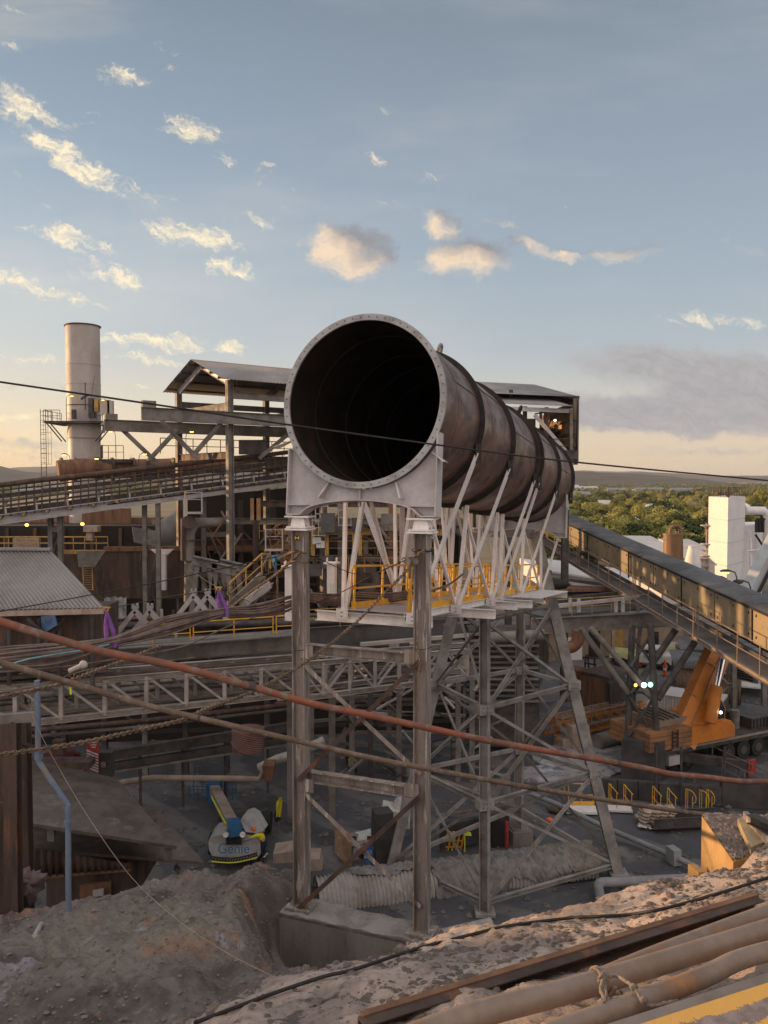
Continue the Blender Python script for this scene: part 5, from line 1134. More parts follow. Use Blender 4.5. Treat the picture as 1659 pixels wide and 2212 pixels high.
for s0, s1 in secs:
    mb = MB(); 
    for h in (1.6, .85): mb.tube(grail(s0, s1, h), .028, 6)
    for e, sg in ((s0, -1), (s1, 1)):
        p1, p2 = [gp(e, 1160, 1440) + gn * 1.3 + UP * h for h in (1.6, .85)]; d_ = gdir * sg * .22
        mb.tube([p1, p1 + d_ * .8, p1 + d_ - UP * .15, p2 + d_ + UP * .12, p2 + d_ * .8, p2], .028, 6)
    n = max(1, round((s1 - s0) * 44 / 2.3))
    for k in range(n + 1): q = gp(s0 + (s1 - s0) * k / n, 1160, 1440) + gn * 1.3; mb.cyl(q - UP * .05, q + UP * 1.6, .036, 6)
    mb.build('handrail', 'tanpipe', gl)
# trestle with block
ts = thing('gallery_trestle', 'dark tubular trestle with spread struts carrying the gallery', 'trestle', P(1385, 1600, 47))
def tub(a, b, Da, Db, r_, m='darksteel', nm='leg'): MB().cyl(P(*a, Da), P(*b, Db), r_, 12).build(nm, m, ts)
tub((1366, 1350), (1356, 1596), 48.5, 47.5, .2); tub((1405, 1348), (1420, 1613), 47, 46.6, .2); tub((1383, 1352), (1362, 1590), 50, 49, .12); 
tub((1254, 1357), (1358, 1498), 48, 47.8, .17, 'steel', 'strut'); tub((1275, 1356), (1416, 1514), 47.5, 47, .17, 'steel', 'strut'); tub((1468, 1348), (1366, 1495), 50, 47.8, .2, 'darksteel', 'strut'); tub((1513, 1368), (1421, 1510), 48, 46.8, .2, 'darksteel', 'strut')
for a, b in (((1362, 1492), (1414, 1500)), ((1366, 1372), (1412, 1438)), ((1405, 1372), (1362, 1440)), ((1364, 1440), (1414, 1500)), ((1412, 1440), (1362, 1498)), ((1360, 1505), (1418, 1600)), ((1414, 1505), (1358, 1590))):
    tub(a, b, 47.5, 47, .09, 'darksteel', 'brace')
bk = one('concrete_pier', MB().prism([G(1341, 1682, 0), G(1424, 1690, 0), G(1437, 1683, 0), G(1356, 1668, 0)], UP * 2.3), 'darkconcrete', 'tall dark concrete pier under the gallery trestle', 'pier')
for k, (px, py, m) in enumerate(((1373, 1480, 'lampon'), (1391, 1480, 'lampwhite'), (1405, 1479, 'lampgreen'))):
    one('signal_lamp', MB().blob(P(px, py, 46.2), .09 + .06 * (k > 0), .09, .09 + .06 * (k > 0), k, .03), m, ['small amber signal lamp on the trestle', 'white signal lamp on the trestle between the amber and green ones', 'green signal lamp on the trestle'][k], 'signal lamp', 'signal lamps on the trestle')
# ================================================================ LEVEL GALLERY
lg = thing('level_gallery', 'level grey pipe bridge with railings meeting the inclined gallery', 'bridge', P(1300, 1360, 52))
MB().beam(P(1150, 1353, 50), P(1455, 1337, 56), .3, 1.0, 'C').build('girder', 'steel', lg); MB().beam(P(1150, 1328, 52), P(1440, 1306, 58), 2.0, .12).build('deck', 'corrdark', lg)
MB().rail([P(1190, 1334, 50.2), P(1400, 1318, 55)], 1.1, .03, 2).build('handrail', 'dullyellow', lg); MB().beam(P(1190, 1310, 51), P(1380, 1290, 55), .2, .22).build('top_rail_beam', 'saddle', lg)
for x, D in ((1232, 52), (1250, 52.5), (1330, 54), (1345, 54), (1378, 55)): MB().beam(P(x, 1322, D), P(x, 1292, D), .22).build('post', 'saddle', lg)
MB().beam(P(1190, 1299, 54), P(1370, 1280, 58), .3, .4).build('idler_beam', 'darksteel', lg)
bt = thing('belt_shed', 'low brown roofed belt shed with painted pale highlight behind the tower leg', 'shed', P(1260, 1290, 60))
MB().prism([P(1180, 1280, 60), P(1345, 1277, 60), P(1330, 1268, 66), P(1185, 1252, 66)], UP * .25).build('roof', 'rust', bt); MB().beam(P(1190, 1256, 64), P(1330, 1275, 62), .5, .3).build('ridge', 'roofpale', bt)  # pale beam painted as the highlight along the roof
MB().prism([P(1180, 1283, 60.3), P(1345, 1280, 60.3), P(1345, 1320, 60.3), P(1180, 1320, 60.3)], (0, 4, 0)).build('wall', 'darksteel', bt)
wr = thing('white_roof_store', 'cream walled store with white roof behind the gallery', 'building', P(1280, 1270, 88))
MB().prism([P(1170, 1268, 86), P(1360, 1290, 86), P(1360, 1262, 86), P(1170, 1233, 86)], (0, 14, 0)).build('wall', 'tank', wr); MB().prism([P(1165, 1234, 85), P(1362, 1263, 85), P(1362, 1235, 104), P(1165, 1208, 104)], UP * .2).build('roof', 'roofpale', wr)
for x in (1184, 1190): MB().cyl(P(x, 1300, 56), P(x, 1232, 56), .06, 6).build('pole', 'black', bt)
MB().blob(P(1203, 1262, 56), .9, .4, .35, 2, .2).build('dark_hood', 'black', bt)
# ================================================================ BUILDINGS AT THE YARD BACK
bd = thing('brown_workshop', 'long brown workshop wall with yellow door frame under the level gallery', 'building', P(1380, 1400, 84))
MB().prism([G(1185, 1432, 0), G(1475, 1398, 0), G(1475, 1398, 0) + UP * 3.4, G(1185, 1432, 0) + UP * 3.6], (0, 10, 0)).build('wall', 'brick', bd)
w_a, w_b = G(1185, 1432, 0), G(1475, 1398, 0)
def onw(t_, z, off=.1): return w_a.lerp(w_b, t_) + V((0, -off, z))
for t_, w_, h, m, nm in ((.30, 1.6, 2.8, 'black', 'doorway'), (.47, 1.5, 2.6, 'dullyellow', 'door_frame'), (.74, 1.6, 1.4, 'glass', 'window'), (.62, .5, 2.4, 'tan', 'door'), (.15, 2.2, 2.2, 'tank', 'pale_panel')):
    MB().box(onw(t_, h / 2 + (.6 if nm == 'window' else .05)), w_, .12, h).build(nm, m, bd)
for t_ in (.4, .56): MB().box(onw(t_, 1.9, 2.6), .3, .3, 3.8).build('post', 'tan', bd)
MB().prism([w_a + V((0, -1, 3.6)), w_b + V((0, -1, 3.4)), w_b + V((0, 11, 4.4)), w_a + V((0, 11, 4.6))], UP * .15).build('roof', 'corrdark', bd)
yb2 = one('yellow_bollard', MB().cyl(G(1327, 1392, 0) , G(1327, 1392, 0) + UP * 2.2, .28, 8), 'yellow', 'yellow post by the workshop doorway', 'bollard')
# brown pipe elbow
one('pipe_elbow', MB().tube(curve([P(1220, 1398, 50), P(1236, 1397, 50), P(1247, 1385, 50), P(1250, 1362, 50)], 4), .38, 12), 'rust', 'fat brown pipe elbow under the level gallery', 'pipe')
# cooler bank
ck = thing('louvred_cooler', 'stacked dark louvred cooler bank behind the tower right side', 'cooler', P(1100, 1560, 50))
MB().box(P(1085, 1430, 52) - UP * 1.5, 4.5, 2, 7.5).build('body', 'darksteel', ck)
for k in range(13): MB().box(P(1085, 1370 + 12 * k, 50.8), 4.6, .35, .12).build('louvre', 'corrdark' if k % 2 else 'steel', ck)
MB().cyl(P(1050, 1378, 48), P(1175, 1372, 48), .35, 12).build('pipe', 'steel', ck)
# rusty kiosk
rk = thing('rusty_bin', 'rusty open topped bin with ladder in the yard behind the lattice jib', 'bin', P(1270, 1540, 58))
MB().prism([P(1252, 1455, 58), P(1312, 1470, 56), P(1312, 1530, 56), P(1262, 1530, 58)], (0, 3, 0)).build('body', 'rust', rk); MB().prism([P(1248, 1453, 58), P(1316, 1470, 56), P(1362, 1455, 60), P(1318, 1440, 62)], UP * .2).build('top', 'rustdark', rk)
MB().prism([P(1318, 1478, 55), P(1362, 1472, 56), P(1362, 1522, 56), P(1318, 1532, 55)], (0, 3, 0)).build('side_wall', 'darkconcrete', rk)
lm_ = MB()
for x in (1278, 1288): lm_.beam(P(x, 1480, 55.8), P(x, 1540, 55.8), .06)
for k in range(9): lm_.beam(P(1278, 1484 + 6 * k, 55.8), P(1288, 1484 + 6 * k, 55.8), .04)
lm_.build('ladder', 'rustdark', rk)
mb = MB()
for a, b in (((1262, 1455), (1266, 1415)), ((1272, 1452), (1270, 1413)), ((1285, 1452), (1284, 1420)), ((1258, 1420), (1292, 1422)), ((1262, 1432), (1288, 1436))): mb.beam(P(*a, 60), P(*b, 60), .12)
one('burnt_stand', mb, 'darksteel', 'crooked dark steel stand beside the road', 'stand')
# ================================================================ UTE and trucks
def vehicle(name, label, cat, loc, yaw, L_, body, tray, cabm, scale=1.0, group=None):
    o = thing(name, label, cat, loc, group); c, s_ = math.cos(yaw), math.sin(yaw)
    def W_(x, y, z): return V(loc) + V((x * c - y * s_, x * s_ + y * c, z)) * scale
    def bx(x, y, z, a, b, d, m, nm, par=o, tp=0): 
        vs = [W_(x + i * (a / 2 - (tp if k > 0 else 0)), y + j * (b / 2 - (tp * .4 if k > 0 else 0)), z + k * d / 2) for k in (-1, 1) for j in (-1, 1) for i in (-1, 1)]
        return MB().add(vs, [(0, 2, 3, 1), (4, 5, 7, 6), (0, 1, 5, 4), (2, 6, 7, 3), (0, 4, 6, 2), (1, 3, 7, 5)]).build(nm, m, par)
    h = L_ / 2
    bd_ = bx(h - 1.55, 0, .85, 3.1, 1.8, .62, cabm, 'body'); bx(h - .55, 0, 1.1, 1.1, 1.7, .28, cabm, 'bonnet', o, .08); cb = bx(h - 1.95, 0, 1.42, 1.75, 1.7, .62, cabm, 'cab', o, .22)
    bx(h - 1.22, 0, 1.42, .06, 1.4, .42, 'glass', 'windscreen', cb); 
    for j in (-.8, .8): bx(h - 1.95, j, 1.40, 1.25, .06, .34, 'glass', 'window', cb)
    bx(h - .02, 0, .78, .08, 1.4, .3, 'black', 'grille', bd_); bx(h - .05, 0, .5, .2, 1.8, .22, 'black', 'bumper')
    for j in (-.72, .72): bx(h - .0, j, .88, .1, .3, .18, 'signwhite', 'headlight')
    bx(-h + .95, 0, .75, 2.0, 1.85, .12, tray, 'tray')
    for j in (-.9, .9): bx(-h + .95, j, 1.0, 2.0, .05, .4, tray, 'tray_side', o)
    for i in (h - .9, -h + 1.0):
        for j in (-.85, .85): a = W_(i, j - .1, .38); b = W_(i, j + .1, .38); wl = MB().cyl(a, b, .38 * scale, 16).build('wheel', 'tyre', o); MB().cyl(W_(i, j - .13, .38), W_(i, j + .13, .38), .2 * scale, 10).build('rim', 'greypipe', wl)
    return o
vehicle('parked_ute', 'white utility truck with lime stripe parked by the road', 'utility truck', G(1400, 1447, 0) + V((0, 1, .05)), -.45, 5.2, 'lime', 'lime', 'carwhite', 1.15)
vehicle('parked_truck', 'lime green tray truck behind the sloping boom strut', 'truck', G(1470, 1436, 0) + UP * .05, -.5, 5.2, 'lime', 'lime', 'lime', 1.15)
vehicle('parked_truck', 'lime and white service truck half hidden by the crane boom', 'truck', G(1510, 1428, 0) + UP * .05, -.5, 5.2, 'lime', 'carwhite', 'lime', 1.15)
vehicle('parked_van', 'blue and white van parked beyond the small dark shed', 'van', G(1622, 1490, 0), 1.2, 4.6, 'blue', 'carwhite', 'carwhite', 1.0)
for k, (px, py) in enumerate(((1436, 1462), (1359, 1450), (1383, 1442))):
    p = G(px, py, 0); o = thing('traffic_cone', ['tall orange traffic bollard in front of the white ute', 'orange cone left of the white ute by the trestle leg', 'small orange cone behind the white ute'][k], 'cone', p, 'orange cones by the ute')
    MB().cyl(p + UP * .1, p + UP * (1.5 if k == 0 else .9), .2, 10, .07).build('cone', 'helmet', o); MB().cyl(p + UP * .6, p + UP * .8, .17, 10, .14).build('reflective_band', 'signwhite', o); MB().box(p + UP * .06, .55, .55, .1).build('base', 'black', o)
# sheds
s1_ = thing('dark_shed', 'small dark corrugated shed with red and white notice behind the crane', 'shed', G(1525, 1520, 0))
p = G(1458, 1500, 0); q = G(1600, 1522, 0); e_ = (q - p); MB().prism([p, q, q + UP * 2.3, p + UP * 2.3], V((1.2, 4.2, 0))).build('wall', 'corrdark', s1_)
MB().corr(p + V((-.2, -.3, 2.35)), q + V((.2, -.3, 2.35)), q + V((1.4, 4.4, 2.8)), p + V((1, 4.4, 2.8)), 24, .03, 4).build('roof', 'corrdark', s1_)
MB().corr(p + V((0, -.05, 0)), q + V((0, -.05, 0)), q + V((0, -.05, 2.3)), p + V((0, -.05, 2.3)), 30, .04, 4).build('cladding', 'brick', s1_)
nb = MB().box(p + V((.75, -.2, 1.2)), .85, .06, 1.9).build('notice', 'signwhite', s1_); MB().box(p + V((.75, -.24, 1.1)), .55, .03, .8).build('notice_picture', 'red', nb)
h1 = thing('site_hut', 'low site hut with dark gabled roof and white framed window', 'hut', G(1500, 1455, 0)); p = G(1488, 1452, 0)
MB().box(p + V((1.4, 1.5, 1)), 3.6, 2.6, 2.0, -.2).build('wall', 'brick', h1); MB().prism([p + V((-.8, 0, 2.0)), p + V((3.6, -.6, 2.0)), p + V((3.4, 1.4, 2.8)), p + V((-.5, 1.9, 2.8))], UP * .1).build('roof', 'corrdark', h1); MB().box(p + V((.6, .25, 1.35)), .9, .1, .8).build('window_frame', 'signwhite', h1); MB().box(p + V((.6, .18, 1.35)), .6, .1, .5).build('window', 'glass', h1)
lv = thing('louvre_plant', 'tall plant box with dark louvre bays on posts at the right', 'plant box', P(1600, 1500, 62)); a = P(1590, 1466, 60)
MB().prism([P(1587, 1466, 60), P(1638, 1478, 58), P(1638, 1424, 58), P(1587, 1413, 60)], (0, 3, 0)).build('body', 'greypipe', lv)
for k in range(4):
    t0 = .04 + .19 * k; mb = MB()
    for j in range(9): A1, B1_ = P(1587, 1462 - 5.2 * j, 59.8), P(1638, 1473 - 5.2 * j, 57.8); mb.beam(A1.lerp(B1_, t0), A1.lerp(B1_, t0 + .15), .14, .07)
    mb.build('louvre', 'black', lv)
for x in (1585, 1650): MB().beam(P(x, 1540, 57), P(x, 1370, 57), .3).build('post', 'steel', lv)
MB().beam(P(1548, 1450, 57), P(1585, 1490, 57), .12).beam(P(1585, 1470, 57), P(1555, 1500, 57), .12).beam(P(1545, 1418, 58), P(1590, 1424, 58), .25).build('brace', 'steel', lv)
# container
ct = thing('shipping_container', 'white ribbed shipping container standing behind the crane boom', 'container', G(1490, 1590, 0)); 
ca = G(1421, 1566, 0); cb_ = ca + V((.93, -.05, 0)) * 4.6; cb_ = G(1556, 1588, 0)
e_ = (cb_ - ca).normalized(); ff = V((-e_.y, e_.x, 0)); hgt = 2.2
MB().prism([ca, cb_, cb_ + UP * hgt, ca + UP * hgt], ff * 2.4).build('body', 'container', ct); MB().corr(ca - ff * .04, cb_ - ff * .04, cb_ - ff * .04 + UP * hgt, ca - ff * .04 + UP * hgt, 22, .05, 4).build('ribbed_side', 'container', ct)
MB().prism([ca + UP * hgt - ff * .1, cb_ + UP * hgt - ff * .1, cb_ + ff * 2.5 + UP * hgt, ca + ff * 2.5 + UP * hgt], UP * .06).build('roof', 'roofpale', ct)
MB().prism([cb_ + e_ * .02, cb_ + e_ * .02 + ff * 2.3, cb_ + e_ * .02 + ff * 2.3 + UP * 2.1, cb_ + e_ * .02 + UP * 2.1], e_ * .06).build('door', 'darksteel', ct)
one('floodlight', MB().blob(P(1557, 1539, 47.5), .09, .08, .09, 1, .05), 'lampwhite', 'bright white work light on the container corner', 'lamp')
# ================================================================ CRANE
crn = thing('mobile_crane', 'orange mobile crane with raised boom on a long dark carrier', 'crane', G(1470, 1650, 0))
ka, kb = V((.90, .436, 0)), V((-.436, .90, 0)); K0 = P(1451, 1623, 47.0); K0.z = 0
def kp(a, b, z): return K0 + ka * a + kb * b + UP * z
def kbox(a0, a1, b0, b1, z0, z1, m, nm, par=crn, ch=0):
    pts = [kp(a0, b0, z0), kp(a1, b0, z0), kp(a1, b0, z1 - ch), kp(a1 - ch, b0, z1), kp(a0, b0, z1)] if ch else [kp(a0, b0, z0), kp(a1, b0, z0), kp(a1, b0, z1), kp(a0, b0, z1)]
    return MB().prism(pts, kb * (b1 - b0)).build(nm, m, par)
kbox(-.4, 14, .1, 2.7, 1.15, 1.55, 'darksteel', 'carrier_frame'); kbox(0, 14, -.02, .06, 1.42, 1.56, 'tan', 'deck_edge'); kbox(.2, 12.5, .0, 2.8, 1.56, 1.62, 'darksteel', 'deck')
for a in (1.4, 4.9, 6.2, 7.5, 11.3, 12.7, 14.1):
    for b in (.12, 2.3):
        wl = MB().cyl(kp(a, b - .0, .56), kp(a, b + .36, .56), .56, 22).build('wheel', 'tyre', crn); MB().cyl(kp(a, b - .03, .56), kp(a, b + .39, .56), .27, 14).build('rim', 'darksteel', wl)
# counterweight + superstructure
for k in range(4): kbox(-2.1 + .02 * k, 1.25, -.35, 3.0, 1.72 + .28 * k, 1.97 + .28 * k, 'cweight', 'counterweight_slab')
lad = MB()
for s_ in (0, .42): lad.beam(kp(-.35 + s_, -.4, 1.75), kp(-.35 + s_, -.4, 2.8), .05)
for k in range(4): lad.beam(kp(-.35, -.4, 1.9 + .25 * k), kp(.07, -.4, 1.9 + .25 * k), .05)
lad.build('ladder', 'black', crn)
kbox(1.3, 4.9, -.3, 1.0, 1.72, 2.75, 'orange', 'side_housing', crn, .35); kbox(1.3, 4.6, 1.9, 3.0, 1.72, 2.7, 'orange', 'side_housing', crn, .3)
kbox(-.9, 1.5, .3, 2.6, 2.84, 3.25, 'tanpipe', 'engine_cover')
for k in range(5): MB().beam(kp(-.8 + .4 * k, .25, 3.28), kp(-.5 + .4 * k, 2.6, 3.3), .08).build('cover_bar', 'rustdark', crn)
MB().cyl(kp(.8, .9, 3.1), kp(2.2, .9, 3.1), .22, 10).build('winch_drum', 'steel', crn)
# boom
bA, bB = P(1486, 1560, 48.4), P(1557, 1392, 50.5); bd_ = (bB - bA).normalized(); side_ = bd_.cross(V((0, 1, 0))).normalized()
def boxbeam(p, q, w0, w1, dp, m, nm, par=crn):
    vs = []; 
    for c, w_ in ((p, w0), (q, w1)): vs += [c + side_ * a * w_ / 2 + V((0, b * dp / 2, 0)) for a, b in ((-1, -1), (1, -1), (1, 1), (-1, 1))]
    return MB().add(vs, [(0, 1, 5, 4), (1, 2, 6, 5), (2, 3, 7, 6), (3, 0, 4, 7), (0, 3, 2, 1), (4, 5, 6, 7)]).build(nm, m, par)
bm = boxbeam(bA - bd_ * 1.2, bB, 1.6, 1.25, 1.1, 'orange', 'boom'); 
for t_ in (.3, .72): c = bA.lerp(bB, t_); boxbeam(c, c + bd_ * .09, 1.72 - .3 * t_, 1.7 - .3 * t_, 1.2, 'dullyellow', 'boom_collar', bm)
boxbeam(bA + side_ * -.0 - bd_ * .9 - V((0, .6, 0)), bB - V((0, .6, 0)) - bd_ * .4, .05, .05, .06, 'tanpipe', 'boom_rib', bm)
hd = MB().prism([bB + side_ * -.7, bB + side_ * .7, bB + side_ * .95 + bd_ * .5, bB + side_ * .3 + bd_ * .85, bB - side_ * .6 + bd_ * .7], V((0, .9, 0))); hd.build('boom_head', 'orange', crn)
MB().prism([bB + side_ * .6 - bd_ * .3, bB + side_ * 1.5 - bd_ * .5, bB + side_ * 1.5 - bd_ * .65, bB + side_ * .6 - bd_ * .8], V((0, .5, 0))).build('sheave_bracket', 'rust', crn)
rc, rd = P(1534, 1562, 47.6), P(1548, 1482, 48.2); MB().cyl(rc, rd, .36, 14).build('lift_cylinder', 'orange', crn); MB().cyl(rd, P(1561, 1424, 48.8), .2, 12).build('cylinder_rod', 'chrome', crn)
MB().prism([kp(1.6, 1.1, 2.6), kp(3.9, 1.1, 2.6), kp(3.9, 1.1, 3.0), kp(2.6, 1.1, 3.5), kp(1.6, 1.1, 3.3)], kb * .7).build('boom_foot', 'orange', crn)
cbk = MB().prism([kp(3.0, -.1, 2.75), kp(4.2, -.1, 2.75), kp(4.3, -.1, 3.5), kp(3.9, -.1, 4.1), kp(3.1, -.1, 4.1)], kb * 1.0).build('cab', 'orange', crn); MB().prism([kp(3.3, -.14, 2.9), kp(4.15, -.14, 2.9), kp(4.2, -.14, 3.5), kp(3.85, -.14, 4.0), kp(3.3, -.14, 4.0)], kb * .05).build('window', 'glass', cbk)
kbox(7.2, 10.4, .4, 2.4, 1.62, 2.3, 'darksteel', 'engine_deck'); eg = MB()
for k in range(8): eg.beam(kp(7.4 + .3 * k, .38, 1.7), kp(7.4 + .3 * k, .38, 2.25), .07)
eg.build('grille', 'black', crn); MB().cyl(kp(6.6, 1.2, 1.62), kp(6.6, 1.2, 2.75), .3, 12).build('exhaust', 'steel', crn)
fdr = kbox(8.6, 13.5, -.25, .1, 1.62, 2.25, 'orange', 'front_body'); mk_ = MB()
for i in range(7): mk_.beam(kp(9.0 + .16 * i, -.27, 1.86 + .05 * (i % 3)), kp(9.1 + .16 * i, -.27, 2.02 - .04 * (i % 2)), .05, .03)
mk_.build('faded_lettering', 'black', fdr)
kbox(-.3, .6, -.1, .2, .6, 1.15, 'saddle', 'outrigger_box'); MB().beam(kp(.6, .2, 1.0), kp(3.8, -2.4, .75), .4, .5).build('outrigger', 'darksteel', crn)
MB().prism([kp(3.5, -2.5, .2), kp(4.1, -2.5, .2), kp(4.1, -2.5, 1.1), kp(3.5, -2.5, 1.1)], kb * .15).build('hazard_board', 'red', crn)
MB().cyl(kp(3.8, -2.2, 0), kp(3.8, -2.2, .7), .1, 8).build('outrigger_jack', 'steel', crn)
# lattice jib on the ground
def lattice(pa, pb, w_, h, n, m, o, r_=.05):
    d_ = (pb - pa).normalized(); s_ = V((-d_.y, d_.x, 0)).normalized(); cs = [(a * w_ / 2, b * h) for a, b in ((-1, 0), (1, 0), (1, 1), (-1, 1))]
    for a, b in cs: MB().beam(pa + s_ * a + UP * b, pb + s_ * a + UP * b, r_ * 2.4).build('chord', m, o)
    for k in range(n):
        p0, p1 = pa.lerp(pb, k / n), pa.lerp(pb, (k + 1) / n); mb = MB()
        for i in range(4): (a0, b0_), (a1, b1_) = cs[i], cs[(i + 1) % 4]; mb.beam(p0 + s_ * a0 + UP * b0_, p1 + s_ * a1 + UP * b1_, r_ * 1.3); mb.beam(p1 + s_ * a0 + UP * b0_, p1 + s_ * a1 + UP * b1_, r_ * 1.3)
        mb.build('lacing', m, o)
lj = thing('lattice_jib', 'orange lattice jib section lying on the ground beside the rusty bin', 'crane jib', G(1290, 1590, 0)); lattice(G(1188, 1592, .5), G(1385, 1545, .6), 1.1, 1.0, 9, 'orange', lj, .06)
lattice(G(1200, 1575, 1.2), G(1370, 1535, 1.2), .9, .8, 8, 'tanpipe', lj, .05)
one('steel_drum_pipe', MB().cyl(G(1290, 1602, .5), G(1390, 1575, .5), .5, 18), 'steel', 'thick rusty pipe section lying in front of the lattice jib', 'pipe')
for k, (x, y, a, h) in enumerate(((1245, 1588, 1.3, 1.5), (1230, 1600, 1.7, .6))): one('timber_crate', MB().box(G(x, y, h / 2), a, 1.1, h, .35), 'bag', ['tall pale plywood crate beside the lattice jib', 'low pale plywood crate in front of the tall one'][k], 'crate')
wt = thing('white_tent', 'small white tarp tent with dark opening behind the trestle leg', 'tent', G(1402, 1560, 0)); p = G(1402, 1572, 0); MB().prism([p + V((-1.1, 0, 0)), p + V((1.1, 0, 0)), p + V((.9, .3, 1.1)), p + V((.1, .4, 1.9)), p + V((-.7, .3, 1.2))], (0, 2, 0)).build('cover', 'roofpale', wt); MB().box(p + V((.3, -.02, .9)), .7, .06, .5).build('opening', 'black', wt)
# ================================================================ WHITE TOWER group
wt = thing('white_process_tower', 'tall white rectangular process tower catching the sun at the right edge', 'tower', P(1573, 1250, 108))
c0_, c1_, c2_ = P(1531, 1074, 112), P(1573, 1074, 106), P(1610, 1074, 113)
def wallpr(a, b, zt, m, nm, par, th): n_ = V((-(b - a).y, (b - a).x, 0)).normalized(); return MB().prism([V((a.x, a.y, 0)), V((b.x, b.y, 0)), V((b.x, b.y, zt)), V((a.x, a.y, zt))], n_ * th).build(nm, m, par)
zt = zpx(1074, 108); MB().prism([V((c.x, c.y, 0)) for c in (c0_, c1_, c2_, P(1570, 1074, 120))], UP * zt).build('shaft', 'tank', wt)
e2 = P(1648, 1137, 120); MB().prism([V((c.x, c.y, 0)) for c in (P(1608, 1137, 113.2), e2, P(1648, 1137, 126), P(1600, 1137, 124))], UP * zpx(1137, 113)).build('annex', 'tank', wt)
for k in range(1, 5):
    z_ = zt * k / 5; MB().beam(V((c0_.x, c0_.y - .03, z_)), V((c1_.x, c1_.y - .03, z_)), .05, .06).build('panel_seam', 'roofpale', wt); MB().beam(V((c1_.x, c1_.y - .03, z_)), V((c2_.x, c2_.y - .03, z_)), .05, .06).build('panel_seam', 'roofpale', wt)
rt_ = MB(); tops = [V((c.x, c.y, zt)) for c in (c0_, c1_, c2_)]; rt_.rail(tops, 1.3, .04, .8); rt_.build('roof_rail', 'darksteel', wt); MB().cyl(P(1546, 1066, 108), P(1566, 1066, 110), .22, 8).cyl(P(1573, 1074, 108), P(1573, 1054, 108), .14, 8).box(P(1573, 1068, 108), .4, .4, .6).build('roof_equipment', 'rust', wt)
MB().tube([P(1610, 1103, 116), P(1650, 1103, 116), P(1659, 1115, 116), P(1659, 1200, 116)], .62, 12).build('duct', 'tank', wt)
for x in (1634, 1641, 1648): MB().tube([P(x, 1150, 112), P(x, 1125, 112), P(x + 3, 1120, 112)], .22, 8).build('pipe', 'black', wt)
MB().tube([P(1632, 1155, 112), P(1652, 1185, 112)], .15, 6).build('pipe', 'black', wt); MB().tube([P(1622, 1250, 112), P(1622, 1140, 113)], .2, 6).tube([P(1612, 1190, 112), P(1655, 1187, 112)], .12, 6).build('pipe', 'tank', wt)
sd = MB()
for y_ in (1135, 1175, 1200, 1222): sd.box(P(1525, y_, 112), 1.2, 1, .15).beam(P(1519, y_, 112), P(1531, y_ + 12, 112), .12)
sd.beam(P(1526, 1130, 112), P(1526, 1240, 112), .12); sd.build('side_stair', 'stack', wt)
bt_ = thing('brown_silo', 'brown rusty silo with a looped top pipe above the gallery roof', 'silo', P(1455, 1250, 98)); MB().cyl(P(1454, 1260, 98), P(1454, 1154, 98), 1.15, 24).build('shell', 'brownTank', bt_); MB().cyl(P(1454, 1156, 98), P(1454, 1152, 98), 1.22, 24).build('rim', 'brownTank', bt_)
MB().tube(curve([P(1448, 1154, 98), P(1449, 1143, 98), P(1456, 1137, 98), P(1466, 1138, 98), P(1470, 1148, 98), P(1472, 1230, 98)], 4), .26, 8).build('top_pipe', 'brownTank', bt_)
MB().cyl(P(1435, 1165, 96.8), P(1435, 1165.5, 96.6), .15, 10).build('gauge', 'signwhite', bt_)
cn = thing('white_cone_hopper', 'white cone topped vessel between the brown silo and white tower', 'vessel', P(1496, 1260, 100)); MB().cyl(P(1496, 1216, 100), P(1496, 1181, 100), 1.0, 24, .48).cyl(P(1496, 1290, 100), P(1496, 1216, 100), 1.0, 24).build('shell', 'tank', cn); MB().cyl(P(1496, 1181, 100), P(1496, 1179, 100), .5, 20).build('cap', 'tank', cn)
for k, (x0, x1, y0, D) in enumerate(((1380, 1440, 1180, 128), (1470, 1530, 1188, 124), (1430, 1540, 1206, 112))):
    a = P(x0, y0, D); b = P(x1, y0 + 1, D); one('plant_store', MB().prism([V((a.x, a.y, 0)), V((b.x, b.y, 0)), V((b.x, b.y, b.z)), V((a.x, a.y, a.z))], (0, 9, 0)).prism([a + V((-.4, -.5, 0)), b + V((.4, -.5, 0)), b + V((.4, 9, .9)), a + V((-.4, 9, .9))], UP * .2), 'roofpale', ['long pale flat roof left of the brown silo', 'pale flat roof behind the white cone vessel', 'lower pale roof between silo and tower'][k], 'building', 'pale plant roofs behind the gallery')
lb_ = thing('leaning_box_chute', 'pale blue leaning box girder rising out of frame at right', 'chute', P(1600, 1300, 62)); a, b = P(1597, 1320, 62), P(1712, 1093, 66)
MB().beam(a, b, .95, 1.1).build('body', mat('pale_blue_steel', (.42, .45, .47), (.34, .34, .34), .8, .5, 0, .05), lb_); MB().beam(a + V((.5, -.45, -.1)), b + V((.5, -.45, -.1)), .15, .2).build('edge', 'black', lb_)
lamp(1591, 1232, 1270, 58, True, 'lit amber yard lamp in front of the white tower', 1.1, -1); lamp(1621, 1254, 1280, 56, False, 'unlit dark yard lamp right of the lit amber one', 1.1, -1); lamp(1572, 1245, 1262, 57, False, 'unlit low yard lamp left of the lit amber one', .9, -1)
